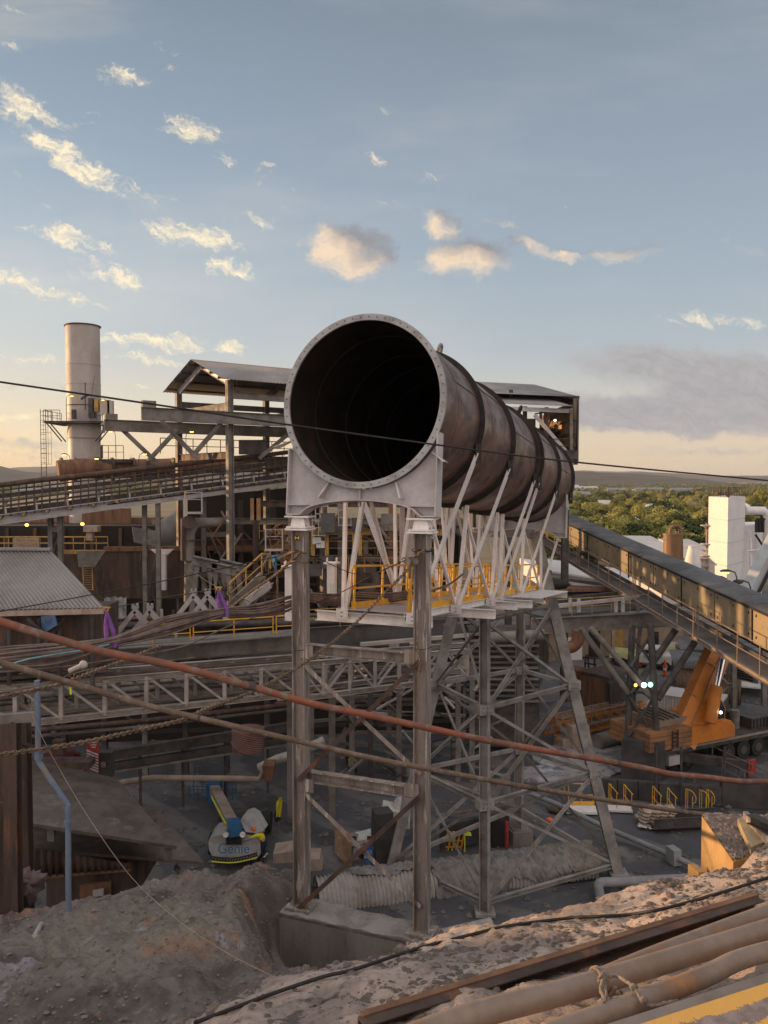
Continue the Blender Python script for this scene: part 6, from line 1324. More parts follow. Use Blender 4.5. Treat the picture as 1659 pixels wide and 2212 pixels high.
# ================================================================ yard railings at right
for k, (pl_, lb) in enumerate((([(1538, 1608), (1659, 1668), (1760, 1710)], 'grey pipe railing sloping down in front of the crane wheels'), ([(1560, 1640), (1659, 1690), (1720, 1720)], 'lower grey pipe railing nearest the red hose at right'), ([(1590, 1540), (1700, 1560)], 'thin grey railing behind the crane carrier'))):
    o = thing('pipe_railing', lb, 'railing', G(*pl_[0], .1)); pts = [G(x, y + 42, 0) for x, y in pl_]; MB().rail(pts, 1.1, .035, 2.4, posts=False).build('rails', 'steel', o); pp = MB()
    for a, b in zip(pts, pts[1:]):
        for t_ in (0, .5): q = a.lerp(b, t_); pp.cyl(q, q + UP * 1.1, .04, 6)
    pp.build('posts', 'steel', o)
for k, px in enumerate((1416, 1470, 1563)): one('yard_post', MB().cyl(G(px, 1740, 0), G(px, 1740, 0) + UP * 3.2, .07, 8), 'darksteel', 'thin dark post standing in the yard, %s' % ['the one just right of the pier', 'the middle one of three', 'the one above the sunlit block'][k], 'post', 'thin yard posts')
mb = MB(); a, b = G(1290, 1722, 0), G(1560, 1742, 0)
MB_ = thing('kerb_wall', 'low dark concrete retaining wall behind the yellow railings', 'wall', a)
for k in range(6): p, q = a.lerp(b, k / 6 + .004), a.lerp(b, (k + 1) / 6 - .004); MB().prism([p, q, q + UP * 1.0, p + UP * 1.0], (0, .35, 0)).build('block', 'darkconcrete', MB_)
MB().prism([b, G(1800, 1760, 0), G(1800, 1760, 0) + UP * 1.4, b + UP * 1.4], (0, .4, 0)).build('block', 'darkconcrete', MB_)
# ================================================================ NEAR LEFT: frame, lean-to roofs, pipe
def onbank(px, py, lift=0.0):
    d = ray(px, py); d = d / d.y; ys_ = np.arange(2, 30, .02); zz_ = bank(d.x * ys_, ys_) + lift; k = int(np.argmax(HC + d.z * ys_ < zz_))
    return V((0, 0, HC)) + d * float(ys_[k])
lf = thing('left_steel_frame', 'dark rusty column frame at the left edge beside the lean-to roofs', 'frame', P(25, 1970, 18))
for x0, x1, D in ((26, 30, 18.5), (48, 56, 19.5), (2, 6, 20)): MB().beam(P(x1, 1985, D), P(x0, 1560, D), .32, .3, 'I').build('column', 'rustdark', lf)
MB().beam(P(-30, 1556, 18.6), P(84, 1547, 18.6), .15, .22).build('beam', 'steel', lf); MB().beam(P(36, 1600, 18.6), P(80, 1618, 19.4), .1).beam(P(-30, 1745, 19), P(26, 1740, 19), .14, .2).build('beam', 'rustdark', lf)
MB().prism([P(-60, 1560, 21), P(18, 1565, 21), P(20, 1990, 21), P(-60, 1990, 21)], (0, .1, 0)).build('side_panel', 'rustdark', lf)
one('dead_shrub', MB().blob(P(58, 1915, 19), .35, .3, .3, 4, .6, 12, 8).blob(P(72, 1895, 19), .3, .2, .12, 7, .5), mat('dry_scrub', (.19, .13, .14), None, 9, .9, 0, .2), 'dusty pinkish dry shrub at the foot of the left frame', 'shrub')
lt = thing('lean_to_shed', 'shed with two overlapping dusty sheet roofs below the truss bridge', 'shed', P(220, 1950, 25))
def slab(pts, t_, m, nm, par, sub=10, amp=.04):
    a, b, c, d = [V(p) for p in pts]; vs = []; n = sub + 1; 
    for lay in (0, 1):
        for j in range(n):
            for i in range(n):
                u, v = i / sub, j / sub; p = a.lerp(b, u).lerp(d.lerp(c, u), v); vs.append(p + UP * (random.uniform(-amp, amp) * (1 - lay) * (0 < j < sub) - lay * t_))
    fs = []; N = n * n
    for j in range(sub):
        for i in range(sub): o = j * n + i; fs += [(o, o + 1, o + n + 1, o + n), (N + o, N + o + n, N + o + n + 1, N + o + 1)]
    for i in range(sub):
        for o, s_ in ((i, 1), (sub * n + i, 1)): fs.append((o, o + N, o + 1 + N, o + 1))
        for o in (i * n, i * n + sub): fs.append((o, o + n, o + n + N, o + N))
    return MB().add(vs, fs).build(nm, m, par)
RM = mat('dusty_roof_sheet', (.12, .092, .078), (.06, .048, .042), 1.2, .9, 0, .35, streak=(1, .35, 1), c3=(.16, .145, .13), s3=.6)
slab([P(73, 1779, 23), P(381, 1828, 25), P(250, 1680, 33), P(40, 1636, 30)], .10, RM, 'upper_roof', lt)
slab([P(60, 1832, 24), P(440, 1862, 27), P(330, 1740, 34), P(60, 1790, 30)], .10, RM, 'lower_roof', lt)
a, b = P(73, 1896, 24.1), P(282, 1879, 25.4); MB().corr(a, b, P(282, 1866, 25.4), P(73, 1832, 24.1), 14, .05, 4).build('corrugated_fascia', 'rustdark', lt)
MB().beam(a, b, .06, .08).build('fascia_trim', 'rust', lt)
MB().prism([P(100, 1985, 25.6), P(265, 1985, 25.6), P(262, 1880, 25.6), P(100, 1890, 25.6)], (0, 4, 0)).build('wall', 'rustdark', lt)
dr = MB().prism([P(172, 1960, 25.3), P(238, 1950, 25.3), P(238, 1905, 25.3), P(172, 1912, 25.3)], (0, .1, 0)).build('red_cabinet', 'rust', lt); MB().prism([P(200, 1938, 25.1), P(223, 1935, 25.1), P(223, 1920, 25.1), P(200, 1924, 25.1)], (0, .05, 0)).build('notice', 'pale_concrete', dr)
for x, y0, y1, D in ((112, 1783, 1815, 23.6), (364, 1827, 1856, 25.2)): MB().beam(P(x, y0, D), P(x, y1, D), .2).build('post', 'steel', lt)
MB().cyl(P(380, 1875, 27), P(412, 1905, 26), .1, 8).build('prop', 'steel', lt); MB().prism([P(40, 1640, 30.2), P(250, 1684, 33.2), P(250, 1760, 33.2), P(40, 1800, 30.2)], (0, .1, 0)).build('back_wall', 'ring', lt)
rb = thing('red_pump_set', 'dark red pump set in the shade behind the lean-to roof ridge', 'pump', P(130, 1645, 36)); MB().blob(P(132, 1634, 37), .8, .5, .35, 3, .3).build('casing', mat('dark_red', (.10, .018, .017), None, 4, .7, 0, .1), rb); MB().box(P(142, 1648, 36), 2.4, .8, .3).box(P(128, 1612, 36), .5, .4, .6).build('bed', 'rustdark', rb)
pp = one('bent_down_pipe', MB().tube(curve([P(80, 1470, 17), P(82, 1560, 17), P(83, 1635, 17), P(92, 1658, 17), P(132, 1718, 17), P(145, 1738, 17), P(147, 1760, 17), P(148, 1965, 17)], 3), .062, 10).cyl(P(83, 1632, 17), P(83.5, 1640, 17), .085, 12).cyl(P(146.5, 1772, 17), P(146.5, 1780, 17), .085, 12), 'bluepipe', 'blue grey cranked pipe standing on the mound at left', 'pipe')
# signs in the shade
hs_ = thing('hazard_sign', 'red and white diagonally striped hazard sign hanging in the shade', 'sign', P(200, 1668, 37)); k = 37 / FPX
MB().box(P(200.5, 1632, 37), 27 * k, .06, 66 * k).build('board', 'red', hs_)
st_ = MB(); y0 = P(200, 1644, 36.9)
for i in range(7): c = y0 + UP * (i - 3.2) * 6.2 * k; st_.prism([c + V((-12.5 * k, 0, 5 * k)), c + V((12.5 * k, 0, -5 * k)), c + V((12.5 * k, 0, -2 * k)), c + V((-12.5 * k, 0, 8 * k))], (0, -.02, 0))
st_.build('stripes', 'signwhite', hs_); mb = MB()
for i in range(3): mb.box(P(202, 1604 + 5 * i, 36.9), (16 - 3 * i) * k, .03, 2 * k)
mb.build('text_line', 'signwhite', hs_); MB().box(P(200, 1680, 37.2), 29 * k, .3, 24 * k).build('cabinet', 'corrdark', hs_)
cbx = thing('control_cabinet', 'grey control cabinet with pale notice right of the hazard sign', 'cabinet', P(229, 1690, 37.5)); MB().box(P(229, 1650, 37.5), .66, .4, 1.2).build('box', 'darkconcrete', cbx); MB().box(P(223, 1652, 37.2), .22, .05, .25).build('notice', 'tan', cbx)
hp = thing('striped_drum', 'round red drum with pale stripes hanging behind the left frame column', 'drum', P(537, 1625, 40)); MB().cyl(P(536, 1618, 40), P(536, 1574, 40), .82, 20).cyl(P(536, 1624, 40), P(536, 1618, 40), .5, 20, .82).build('shell', mat('faded_red', (.20, .08, .07), (.14, .06, .055), 2, .8, 0, .1), hp); mb = MB(); c0 = P(536, 1596, 40)
for j in range(9):
    pts = [c0 + V((.835 * math.sin(a), -.835 * math.cos(a), (j - 4) * .11 - a * .25)) for a in [-1.1 + .22 * t for t in range(11)]]; mb.tube(pts, .018, 4)
mb.build('stripes', 'tan', hp)
one('small_hopper', MB().prism([P(566, 1655, 41), P(592, 1655, 41), P(588, 1685, 41), P(572, 1688, 41)], (0, 1, 0)), 'rust', 'small rusty hopper at the end of the long floor pipe', 'hopper')
# ================================================================ BOOM LIFT
LB = G(506, 1878, 0); k = 36.2 / FPX
bl = thing('boom_lift', 'grey boom lift with blue arm and yellow striped tail parked in the shade', 'boom lift', LB)
def lp_(x, y, D=36.0): return P(x, y, D)
hull = MB(); cs = [(450, 1818), (460, 1807), (484, 1803), (490, 1815), (522, 1815), (552, 1810), (562, 1822), (563, 1845), (552, 1857), (505, 1862), (462, 1856), (451, 1835)]
front = [lp_(x, y, 35.5 + .35 * (abs(x - 506) / 56) ** 2 + (1862 - y) / 79 * .55) for x, y in cs]; n_ = len(cs)
backp = [V((v.x * .99 - .04, v.y + 1.25, v.z + .10)) for v in front]; ctr = sum(front, V((0, 0, 0))) / n_ - V((0, .05, 0))
hull.add(front + backp + [ctr], [(i, (i + 1) % n_, n_ + (i + 1) % n_, n_ + i) for i in range(n_)] + [(i, 2 * n_, (i + 1) % n_) for i in range(n_)] + [tuple(range(n_, 2 * n_))]); hull.build('tail_hood', 'liftgrey', bl)
text_mb('Genie', .60, lp_(505, 1834, 35.42), (1, 0, 0), (0, .35, 1), .03).build('lettering', 'blue', bl)
bd2 = MB(); yl = MB(); hz = MB()
def arcp(t_, dy): x = 458 + 98 * t_; return lp_(x, 1853 + 7 * math.sin(math.pi * t_) - 9 * t_ + dy, 35.42 + .14 * (2 * t_ - 1) ** 2)
bd2.tube([arcp(i / 12, 1) for i in range(13)], .10, 6); bd2.build('black_band', 'black', bl)
yl.tube([arcp(i / 12, 6) + V((0, -.06, 0)) for i in range(13)], .035, 6); yl.build('reflective_band', 'fluoro', bl)
for i in range(16): a = arcp((i + .3) / 16, 0) + V((0, -.1, 0)); hz.beam(a - V((.02, 0, .05)), a + V((.05, 0, .06)), .045, .02)
hz.build('hazard_stripes', 'tan', bl)
MB().prism([lp_(519, 1772, 36.9), lp_(527, 1760, 37), lp_(540, 1756, 37.1), lp_(553, 1764, 37), lp_(570, 1794, 36.3), lp_(556, 1800, 36.2), lp_(530, 1797, 36.2)], V((.12, .5, .05))).build('open_cover', 'liftgrey', bl)
for x in (456, 552):
    for dy in (1.5, 3.9): wl = MB().cyl(V((P(x, 1870, 36).x - .25, LB.y + dy, .5)), V((P(x, 1870, 36).x + .25, LB.y + dy, .5)), .5, 18); wl.build('wheel', 'tyre', bl)
MB().box(LB + V((0, 3.0, .7)), 1.7, 3.4, .35).box(LB + V((0, 1.2, .25)), .9, .3, .12).build('chassis', 'darksteel', bl); MB().box(LB + V((-.15, .9, .36)), .62, .04, .10).build('reflective_strip', 'fluoro', bl)
for x in (488, 524): MB().cyl(lp_(x, 1803, 35.7), lp_(x, 1803, 36.1), .13, 10).build('tail_lamp', 'signwhite', bl)
MB().box(lp_(506, 1812, 36.0), .7, .3, .4).build('turret_gap', 'black', bl)
am = MB().beam(lp_(508, 1794, 35.9), lp_(463, 1706, 43), .5, .5); am.build('arm', 'tan', bl); MB().beam(lp_(508, 1794, 35.75), lp_(503, 1780, 36.9), .54, .56).build('arm_sleeve', 'blue', bl); MB().beam(lp_(500, 1779, 36.6) - V((.26, 0, 0)), lp_(468, 1722, 41.5) - V((.26, 0, 0)), .03, .09).build('arm_stripe', 'fluoro', bl); MB().beam(lp_(503, 1779, 36.6) + V((.24, 0, -.05)), lp_(469, 1714, 43) + V((.24, 0, 0)), .05, .4).build('arm_side', 'blue', bl)
MB().prism([lp_(443, 1694, 43), lp_(474, 1694, 43), lp_(474, 1748, 43), lp_(452, 1748, 43)], (0, .6, 0)).build('jib_end', 'blue', bl)
bsk = MB(); c0, c1 = P(409, 1742, 43.5), P(503, 1738, 43.5); zb3 = c0.z
for dy in (0, 1.0):
    for h in (.02, .55, 1.12): bsk.cyl(V((c0.x, 43.5 + dy, zb3 + h)), V((c1.x, 43.5 + dy, zb3 + h)), .025, 6)
    for i in range(6): x = c0.x + (c1.x - c0.x) * i / 5; bsk.cyl(V((x, 43.5 + dy, zb3)), V((x, 43.5 + dy, zb3 + 1.12)), .025, 6)
bsk.build('basket', 'blue', bl); MB().prism([V((c0.x, 43.5, zb3)), V((c1.x, 43.5, zb3)), V((c1.x, 44.5, zb3)), V((c0.x, 44.5, zb3))], UP * .06).build('basket_floor', 'darksteel', bl)
for x in (428, 488): MB().beam(P(x - 10, 1743, 43.4), P(x + 10, 1742, 43.4), .03, .07).build('basket_stripe', 'fluoro', bl)
# ================================================================ PEOPLE
def skinned(name, verts, edges, radii, m, parent, sub=2):
    o_ = V(parent['_o']); me = bpy.data.meshes.new(name); me.from_pydata([tuple(V(v) - o_) for v in verts], edges, []); o = bpy.data.objects.new(name, me); COL.objects.link(o)
    o.modifiers.new('skin', 'SKIN'); o.modifiers['skin'].use_smooth_shade = True
    for sv_, r_ in zip(me.skin_vertices[0].data, radii): sv_.radius = (r_, r_)
    me.skin_vertices[0].data[0].use_root = True
    ss = o.modifiers.new('sub', 'SUBSURF'); ss.levels = sub; ss.render_levels = sub; o.parent = parent; me.materials.append(M[m]); return o
def person(loc, yaw, label, bend=0.0, arms=((.35, .1), (.35, .1)), crouch=0.0, group=None):
    """bend: torso lean forward (rad). arms: (forward swing, elbow)"""
    loc = V(loc); o = thing('person', label, 'person', loc, group); c, s_ = math.cos(yaw), math.sin(yaw); o['_o'] = list(loc)
    def w_(x, y, z): return loc + V((x * c - y * s_, x * s_ + y * c, z))
    hz_ = .92 - crouch * .35; kf = .08 + crouch * .38
    def tor(h, x=0, f=0): return w_(x, (h) * math.sin(bend) + f * math.cos(bend) - crouch * .1, hz_ + h * math.cos(bend) - f * math.sin(bend))
    pel = tor(0); ch = tor(.28); sh_ = tor(.46); nk = tor(.56); hd_ = tor(.70, 0, .02); tp_ = tor(.78, 0, .02)
    V_ = [pel, tor(.15), ch, sh_, nk, hd_, tp_]; E_ = [(i, i + 1) for i in range(6)]; Rr = [.145, .13, .155, .13, .055, .09, .075]
    idx = 7; arms_v = []; legs_v = []
    for k, sd in enumerate((-1, 1)):
        sw, el_ = arms[k]; s1 = tor(.45, sd * .19); e1 = s1 + (w_(0, math.sin(sw) * .29, -math.cos(sw) * .29) - loc) + (w_(sd * .04, 0, 0) - loc); h1 = e1 + (w_(-sd * .03, math.sin(sw + el_) * .25, -math.cos(sw + el_) * .25) - loc); h2 = h1 + (h1 - e1).normalized() * .09
        V_ += [s1, e1, h1, h2]; E_ += [(3, idx), (idx, idx + 1), (idx + 1, idx + 2), (idx + 2, idx + 3)]; Rr += [.065, .048, .034, .032]; arms_v.append((s1, e1, h1, h2)); idx += 4
    for sd in (-1, 1):
        h0, kn, an_ = w_(sd * .10, -crouch * .1, hz_ - .06), w_(sd * .12, kf, .48 - crouch * .08), w_(sd * .12, -.02, .09); V_ += [h0, kn, an_, w_(sd * .13, .14, .05)]
        E_ += [(0, idx), (idx, idx + 1), (idx + 1, idx + 2), (idx + 2, idx + 3)]; Rr += [.10, .065, .045, .045]; legs_v.append((h0, kn, an_)); idx += 4
    skinned('body', V_, E_, Rr, 'skin', o)
    skinned('shirt', [tor(.10), tor(.22), ch, sh_, tor(.50)] + [p for a in arms_v for p in a[:3]], [(0, 1), (1, 2), (2, 3), (3, 4), (3, 5), (5, 6), (6, 7), (3, 8), (8, 9), (9, 10)], [.16, .165, .18, .15, .07, .085, .065, .05, .085, .065, .05], 'hivis', o)
    skinned('trousers', [tor(.12), pel] + [p for a in legs_v for p in a], [(0, 1), (1, 2), (2, 3), (3, 4), (1, 5), (5, 6), (6, 7)], [.15, .165, .12, .085, .07, .12, .085, .07], 'navy', o)
    for a in legs_v: MB().cyl(a[2] + UP * .12, a[2] + UP * .17, .078, 10).build('reflective_band', 'signwhite', o); MB().blob(a[2] + (w_(0, .05, -.03) - loc), .06, .13, .06, 1, .03).build('boot', 'black', o)
    up_ = (tp_ - nk).normalized(); hm = MB(); fw = w_(0, 1, 0) - loc
    hm.blob(hd_ + up_ * .05, .125, .145, .10, 1, .01, 14, 8); hm.blob(hd_ + up_ * .04 + fw * .10, .10, .07, .02, 2, .01); hm.build('helmet', 'helmet', o)
    fc = MB(); 
    for sd in (-1, 1): fc.blob(hd_ + fw * .085 + (w_(sd * .033, 0, .0) - loc), .012, .008, .008, 1, .01, 6, 4)
    fc.build('eyes', 'black', o); MB().blob(hd_ + fw * .10 - UP * .02, .014, .02, .02, 1, .02, 6, 5).build('nose', 'skin', o)
    for k, a in enumerate(arms_v):   # gloves with five fingers
        d_ = (a[3] - a[2]).normalized(); sd = (V((0, 0, 1)).cross(d_)).normalized() if abs(d_.z) < .95 else (w_(1, 0, 0) - loc); g = MB()
        for j in range(4): q = a[3] + sd * (j - 1.5) * .021; g.tube([q - d_ * .03, q + d_ * .03, q + d_ * (.055 - abs(j - 1.5) * .006) + fw * .02], [.011, .010, .008], 6)
        g.tube([a[3] - d_ * .04 + sd * .035, a[3] + sd * .06, a[3] + d_ * .03 + sd * .055], [.012, .011, .009], 6); g.build('fingers', 'skin', o)
    return o
one('pale_stick', MB().cyl(onbank(75, 2022, .03), onbank(89, 1996, .05), .05, 8), 'pale_concrete', 'short pale stick lying on the reddish part of the mound at left', 'stick')
pl1 = G(571, 1862, 0); person((pl1.x, 36.3, 0.02), 1.35, 'worker in yellow shirt and navy trousers leaning into the boom lift cover', .75, ((1.2, .5), (1.0, .6)), .1)
person(V((G(757, 1690, 0).x, 46.5, 0)), -.6, 'worker with orange helmet crouching in the shade between the frame columns', .5, ((.9, .6), (.6, .8)), .75)
jk = thing('hung_jacket', 'yellow and navy work jacket hanging on a thin stake', 'jacket', G(600, 1800, 0)); JD = 39.3
MB().cyl(P(602, 1812, JD), P(602, 1722, JD), .04, 8).build('stake', 'steel', jk)
vs = []; 
for j, (y, x0, x1) in enumerate(((1725, 602, 608), (1733, 597, 610), (1745, 596, 608), (1756, 597, 607), (1765, 596, 606))):
    for i in range(6): x = x0 + (x1 - x0) * i / 5; vs.append(P(x, y + random.uniform(-1, 1), JD - .15 + .12 * math.sin(i * 2.2 + j)))
for v in list(vs): vs.append(v + V((0, .12, 0)))
fs = [(j * 6 + i, j * 6 + i + 1, j * 6 + i + 7, j * 6 + i + 6) for j in range(4) for i in range(5)]; fs += [(a + 30, d + 30, c + 30, b + 30) for a, b, c, d in fs]
MB().add(vs, fs, True).build('yellow_cloth', 'hivis', jk); MB().blob(P(599, 1763, JD), .16, .1, .28, 3, .2).build('navy_hem', 'navy', jk)
# ================================================================ VAN + SIGN etc
vn = thing('site_truck', 'small dusty white site truck with orange plate and beacon below the braces', 'truck', G(770, 1900, 0)); VD = 36.4
MB().prism([P(723, 1783, VD), P(755, 1820, VD - .6), P(755, 1880, VD - .6), P(723, 1840, VD)], V((.1, .05, 0))).build('plywood_side', 'wood', vn)
MB().prism([P(762, 1832, VD), P(800, 1822, VD), P(803, 1875, VD), P(759, 1880, VD)], (0, 1.6, 0)).build('cab', 'carwhite', vn); MB().prism([P(745, 1806, VD + .2), P(762, 1831, VD - .05), P(800, 1822, VD - .05), P(788, 1800, VD + 1.8), P(770, 1796, VD + 2.2)], UP * .06).build('cab_roof', 'tan', vn)
MB().prism([P(772, 1836, VD - .03), P(789, 1834, VD - .03), P(792, 1852, VD - .03), P(783, 1856, VD - .03), P(773, 1850, VD - .03)], (0, -.02, 0)).build('window', 'glass', vn)
pc = P(779, 1863, VD - .08); pb = MB().box(pc, .40, .02, .24).build('number_plate', 'black', vn); MB().box(pc - V((0, .02, 0)), .36, .02, .20).build('plate_face', 'orange', pb); text_mb('LV74', .17, pc - V((0, .04, 0)), (1, 0, 0), UP, .01).build('lettering', 'black', pb)
MB().cyl(P(749, 1806, VD), P(749, 1798, VD), .10, 10).build('beacon', 'helmet', vn); MB().beam(P(782, 1872, VD - .1), P(797, 1871, VD - .1), .04, .12).build('reflective_strip', 'fluoro', vn); MB().box(P(778, 1877, VD), 1.0, .3, .12).build('bumper', 'rustdark', vn)
for x in (764, 797): MB().cyl(V((P(x, 1880, VD).x - .1, VD + .6, .4)), V((P(x, 1880, VD).x + .1, VD + .6, .4)), .4, 16).build('wheel', 'tyre', vn)
sg = thing('no_entry_sign', 'blue NO ENTRY board leaning beside the site truck', 'sign', P(796, 1878, 35.6)); c = P(795.5, 1852, 35.5); sxd = V((1, .25, -.05)).normalized()
MB().prism([P(785, 1820, 35.6), P(806, 1830, 35.5), P(806, 1874, 35.5), P(786, 1874, 35.6)], (0, .05, 0)).build('board', 'signblue', sg)
text_mb('NO', .20, P(795.5, 1841, 35.46), sxd, UP, .01).build('lettering', 'signwhite', sg); text_mb('ENTRY', .12, P(795, 1852, 35.46), sxd, UP, .01).build('lettering', 'signwhite', sg)
mb = MB()
for i in range(3): mb.box(P(795, 1861 + 5 * i, 35.46), .22, .01, .03)
mb.build('text_line', 'bluepipe', sg)
wmn = thing('white_machine', 'small tipped white machine behind the right frame column foot', 'machine', G(850, 1800, 0)); WD_ = 38.5
MB().prism([P(828, 1748, WD_), P(866, 1757, WD_), P(862, 1775, WD_), P(822, 1766, WD_)], (0, .9, .1)).build('hood', 'carwhite', wmn); MB().prism([P(852, 1742, WD_ + .3), P(862, 1728, WD_ + .3), P(868, 1732, WD_ + .3), P(866, 1758, WD_ + .3)], (0, .7, 0)).build('seat_back', 'carwhite', wmn); MB().prism([P(824, 1766, WD_ + .1), P(860, 1776, WD_ + .1), P(850, 1795, WD_ + .1), P(826, 1782, WD_ + .1)], (0, .8, 0)).build('engine', 'darksteel', wmn)
for x in (880, 885): MB().beam(P(x, 1742, WD_), P(x - 2, 1790, WD_), .08).build('arm', 'carwhite', wmn)
MB().cyl(P(835, 1800, WD_ - .2), P(835, 1800, WD_ + .9), .35, 16).build('wheel', 'tyre', wmn)
yb_ = thing('yellow_barriers', 'bundle of folded orange yellow gate barriers stacked on edge', 'barrier stack', G(972, 1848, 0)); BD = 37.4
for j in range(4):
    x = 956 + j * 9; mb = MB(); o_ = j * .05
    mb.tube(curve([P(x, 1842, BD + o_), P(x + 8, 1806, BD + o_), P(x + 16, 1797, BD + o_), P(x + 18, 1808, BD + o_), P(x + 9, 1846, BD + o_)], 3), .045, 6); mb.beam(P(x + 3, 1828, BD + o_), P(x + 12, 1830, BD + o_), .06).beam(P(x + 6, 1815, BD + o_), P(x + 15, 1817, BD + o_), .06); mb.build('barrier', 'yellow', yb_)
MB().box(P(970, 1843, BD), .75, .3, .12).build('base', 'yellow', yb_)
one('yellow_notice', MB().prism([P(1001, 1797, 37), P(1017, 1798, 37), P(1019, 1806, 37), P(1003, 1805, 37)], (0, .03, 0)).cyl(P(1004, 1803, 37.1), P(1004, 1840, 37.1), .025, 6), 'fluoro', 'small bright yellow notice board right of the stacked barriers', 'sign')
for k, (pts, lb) in enumerate((([(590, 1845), (634, 1838), (634, 1862), (590, 1866)], 'tan concrete block behind the foot of the left frame column'), ([(640, 1858), (690, 1856), (696, 1880), (640, 1884)], 'tan rounded block beside the corrugated culvert end'))): one('barrier_block', MB().prism([P(x, y, 33 + .02 * i) for i, (x, y) in enumerate(pts)], (0, .8, .1)), 'tan', lb, 'block')
# doorway/low wall behind footing
lw = thing('low_plant_wall', 'low dark wall with doorway behind the tower footing', 'wall', G(1060, 1850, 0)); MB().prism([G(950, 1838, 0), G(1100, 1812, 0), G(1100, 1812, 0) + UP * 1.3, G(950, 1838, 0) + UP * 1.2], (0, .3, 0)).build('wall', 'darkconcrete', lw); MB().box(P(1079, 1802, 37.8), .75, .1, 1.3).build('doorway', 'black', lw)
MB().beam(G(940, 1820, 0) + UP * 1.3, G(1110, 1795, 0) + UP * 1.3, .12).build('top_rail', 'steel', lw)
one('red_post', MB().cyl(P(1095, 1845, 37), P(1095, 1775, 37), .08, 8), 'red', 'thin red post between the doorway and the tower footing', 'post')
one('vertical_tank', MB().cyl(G(1090, 1790, 0), G(1090, 1790, 0) + UP * 2.6, .28, 14).blob(G(1090, 1790, 0) + UP * 2.6, .28, .28, .18, 1, .01), 'greypipe', 'slim round topped grey tank left of the tower far leg', 'tank')
cb2 = thing('block_pillar', 'square dark block pillar behind the white machine', 'pillar', G(805, 1865, 0)); MB().box(G(826, 1862, 0) + UP * 1.2, .8, .8, 2.4, .3).build('body', 'darkconcrete', cb2)
# ================================================================ CULVERT + TARPS
cu = thing('corrugated_culvert', 'half buried white corrugated steel culvert running behind the frame', 'culvert', G(760, 1930, 0)); q0, q1 = V((G(686, 1925, 0).x, 33.0, -.2)), V((P(1270, 1880, 35.9).x, 35.9, -.1)); qd = (q1 - q0).normalized(); qs = V((-qd.y, qd.x, 0)).normalized()
vs = []; fs = []; NL, NA = 420, 18
for i in range(NL + 1):
    rr_ = 1.0 + .05 * math.sin(i * math.pi / 3.0 * 1.0 * 2 * .5)
    for j in range(NA + 1): a = math.pi * (j / NA) * 1.15 - .15; vs.append(q0.lerp(q1, i / NL) + qs * (rr_ * 1.05 * math.cos(a)) + UP * rr_ * 1.0 * math.sin(a))
for i in range(NL):
    for j in range(NA): o = i * (NA + 1) + j; fs.append((o, o + 1, o + NA + 2, o + NA + 1))
MB().add(vs, fs, True).build('corrugated_shell', mat('dusty_white_culvert', (.36, .33, .31), (.22, .19, .175), .9, .8, 0, .1), cu)
MB().beam(q0 - qs * 1.1 - UP * .1, q1 - qs * 1.1 - UP * .1, .3, .25).build('sill', 'ring', cu)
def tarp(t0, t1, a0, a1, seed, m, nm, lb, flare=0):
    vs = []; NU, NV = 110, 40; rs = np.random.RandomState(seed); U_, V_2 = np.meshgrid(np.linspace(0, 1, NU), np.linspace(0, 1, NV), indexing='ij'); hgt_ = np.abs(fbm(U_ * 60 * (t1 - t0), V_2 * 7, 1, 4, seed, .5)) * .20 + fbm(U_ * 4, V_2 * 2, 1, 2, seed + 5) * .08
    e = fbm(U_[:, 0] * 6, U_[:, 0] * 0, 1, 3, seed + 9) * .5
    for i in range(NU):
        for j in range(NV):
            t_ = t0 + (t1 - t0) * i / (NU - 1) + .008 * math.sin(j * .5); a = a0 + (a1 + e[i] - a0) * j / (NV - 1); r_ = 1.05 + max(0, hgt_[i, j])
            fl_ = flare * max(0, (j / (NV - 1) - .6)) * math.exp(-((i / (NU - 1) - .3) / .2) ** 2)
            vs.append(q0.lerp(q1, t_) + qs * (r_ * 1.05 * math.cos(a)) + UP * (r_ * math.sin(a) - fl_ * 2) - qs * fl_)
    mb = MB(); mb.add(vs, [(i * NV + j, i * NV + j + 1, (i + 1) * NV + j + 1, (i + 1) * NV + j) for i in range(NU - 1) for j in range(NV - 1)], True); return one('tarpaulin', mb, m, lb, 'tarpaulin', 'tarpaulins over the culvert')
tarp(.12, .46, .95, 1.85, 3, 'tarp', 'a', 'thin crumpled grey tarpaulin along the top of the culvert left end'); tarp(.40, .66, .6, 3.35, 8, 'tarp', 'b', 'grey tarpaulin hanging down the culvert side between the two columns', .9); tarp(.60, .90, .4, 2.9, 14, 'tarp', 'c', 'big folded pale tarpaulin heaped over the culvert right of the tower near leg'); tarp(.78, 1.02, .5, 2.75, 29, mat('brown_tarp', (.23, .20, .165), (.15, .13, .11), 1.4, .85, 0, .2), 'd', 'brownish tarpaulin over the culvert far right end')
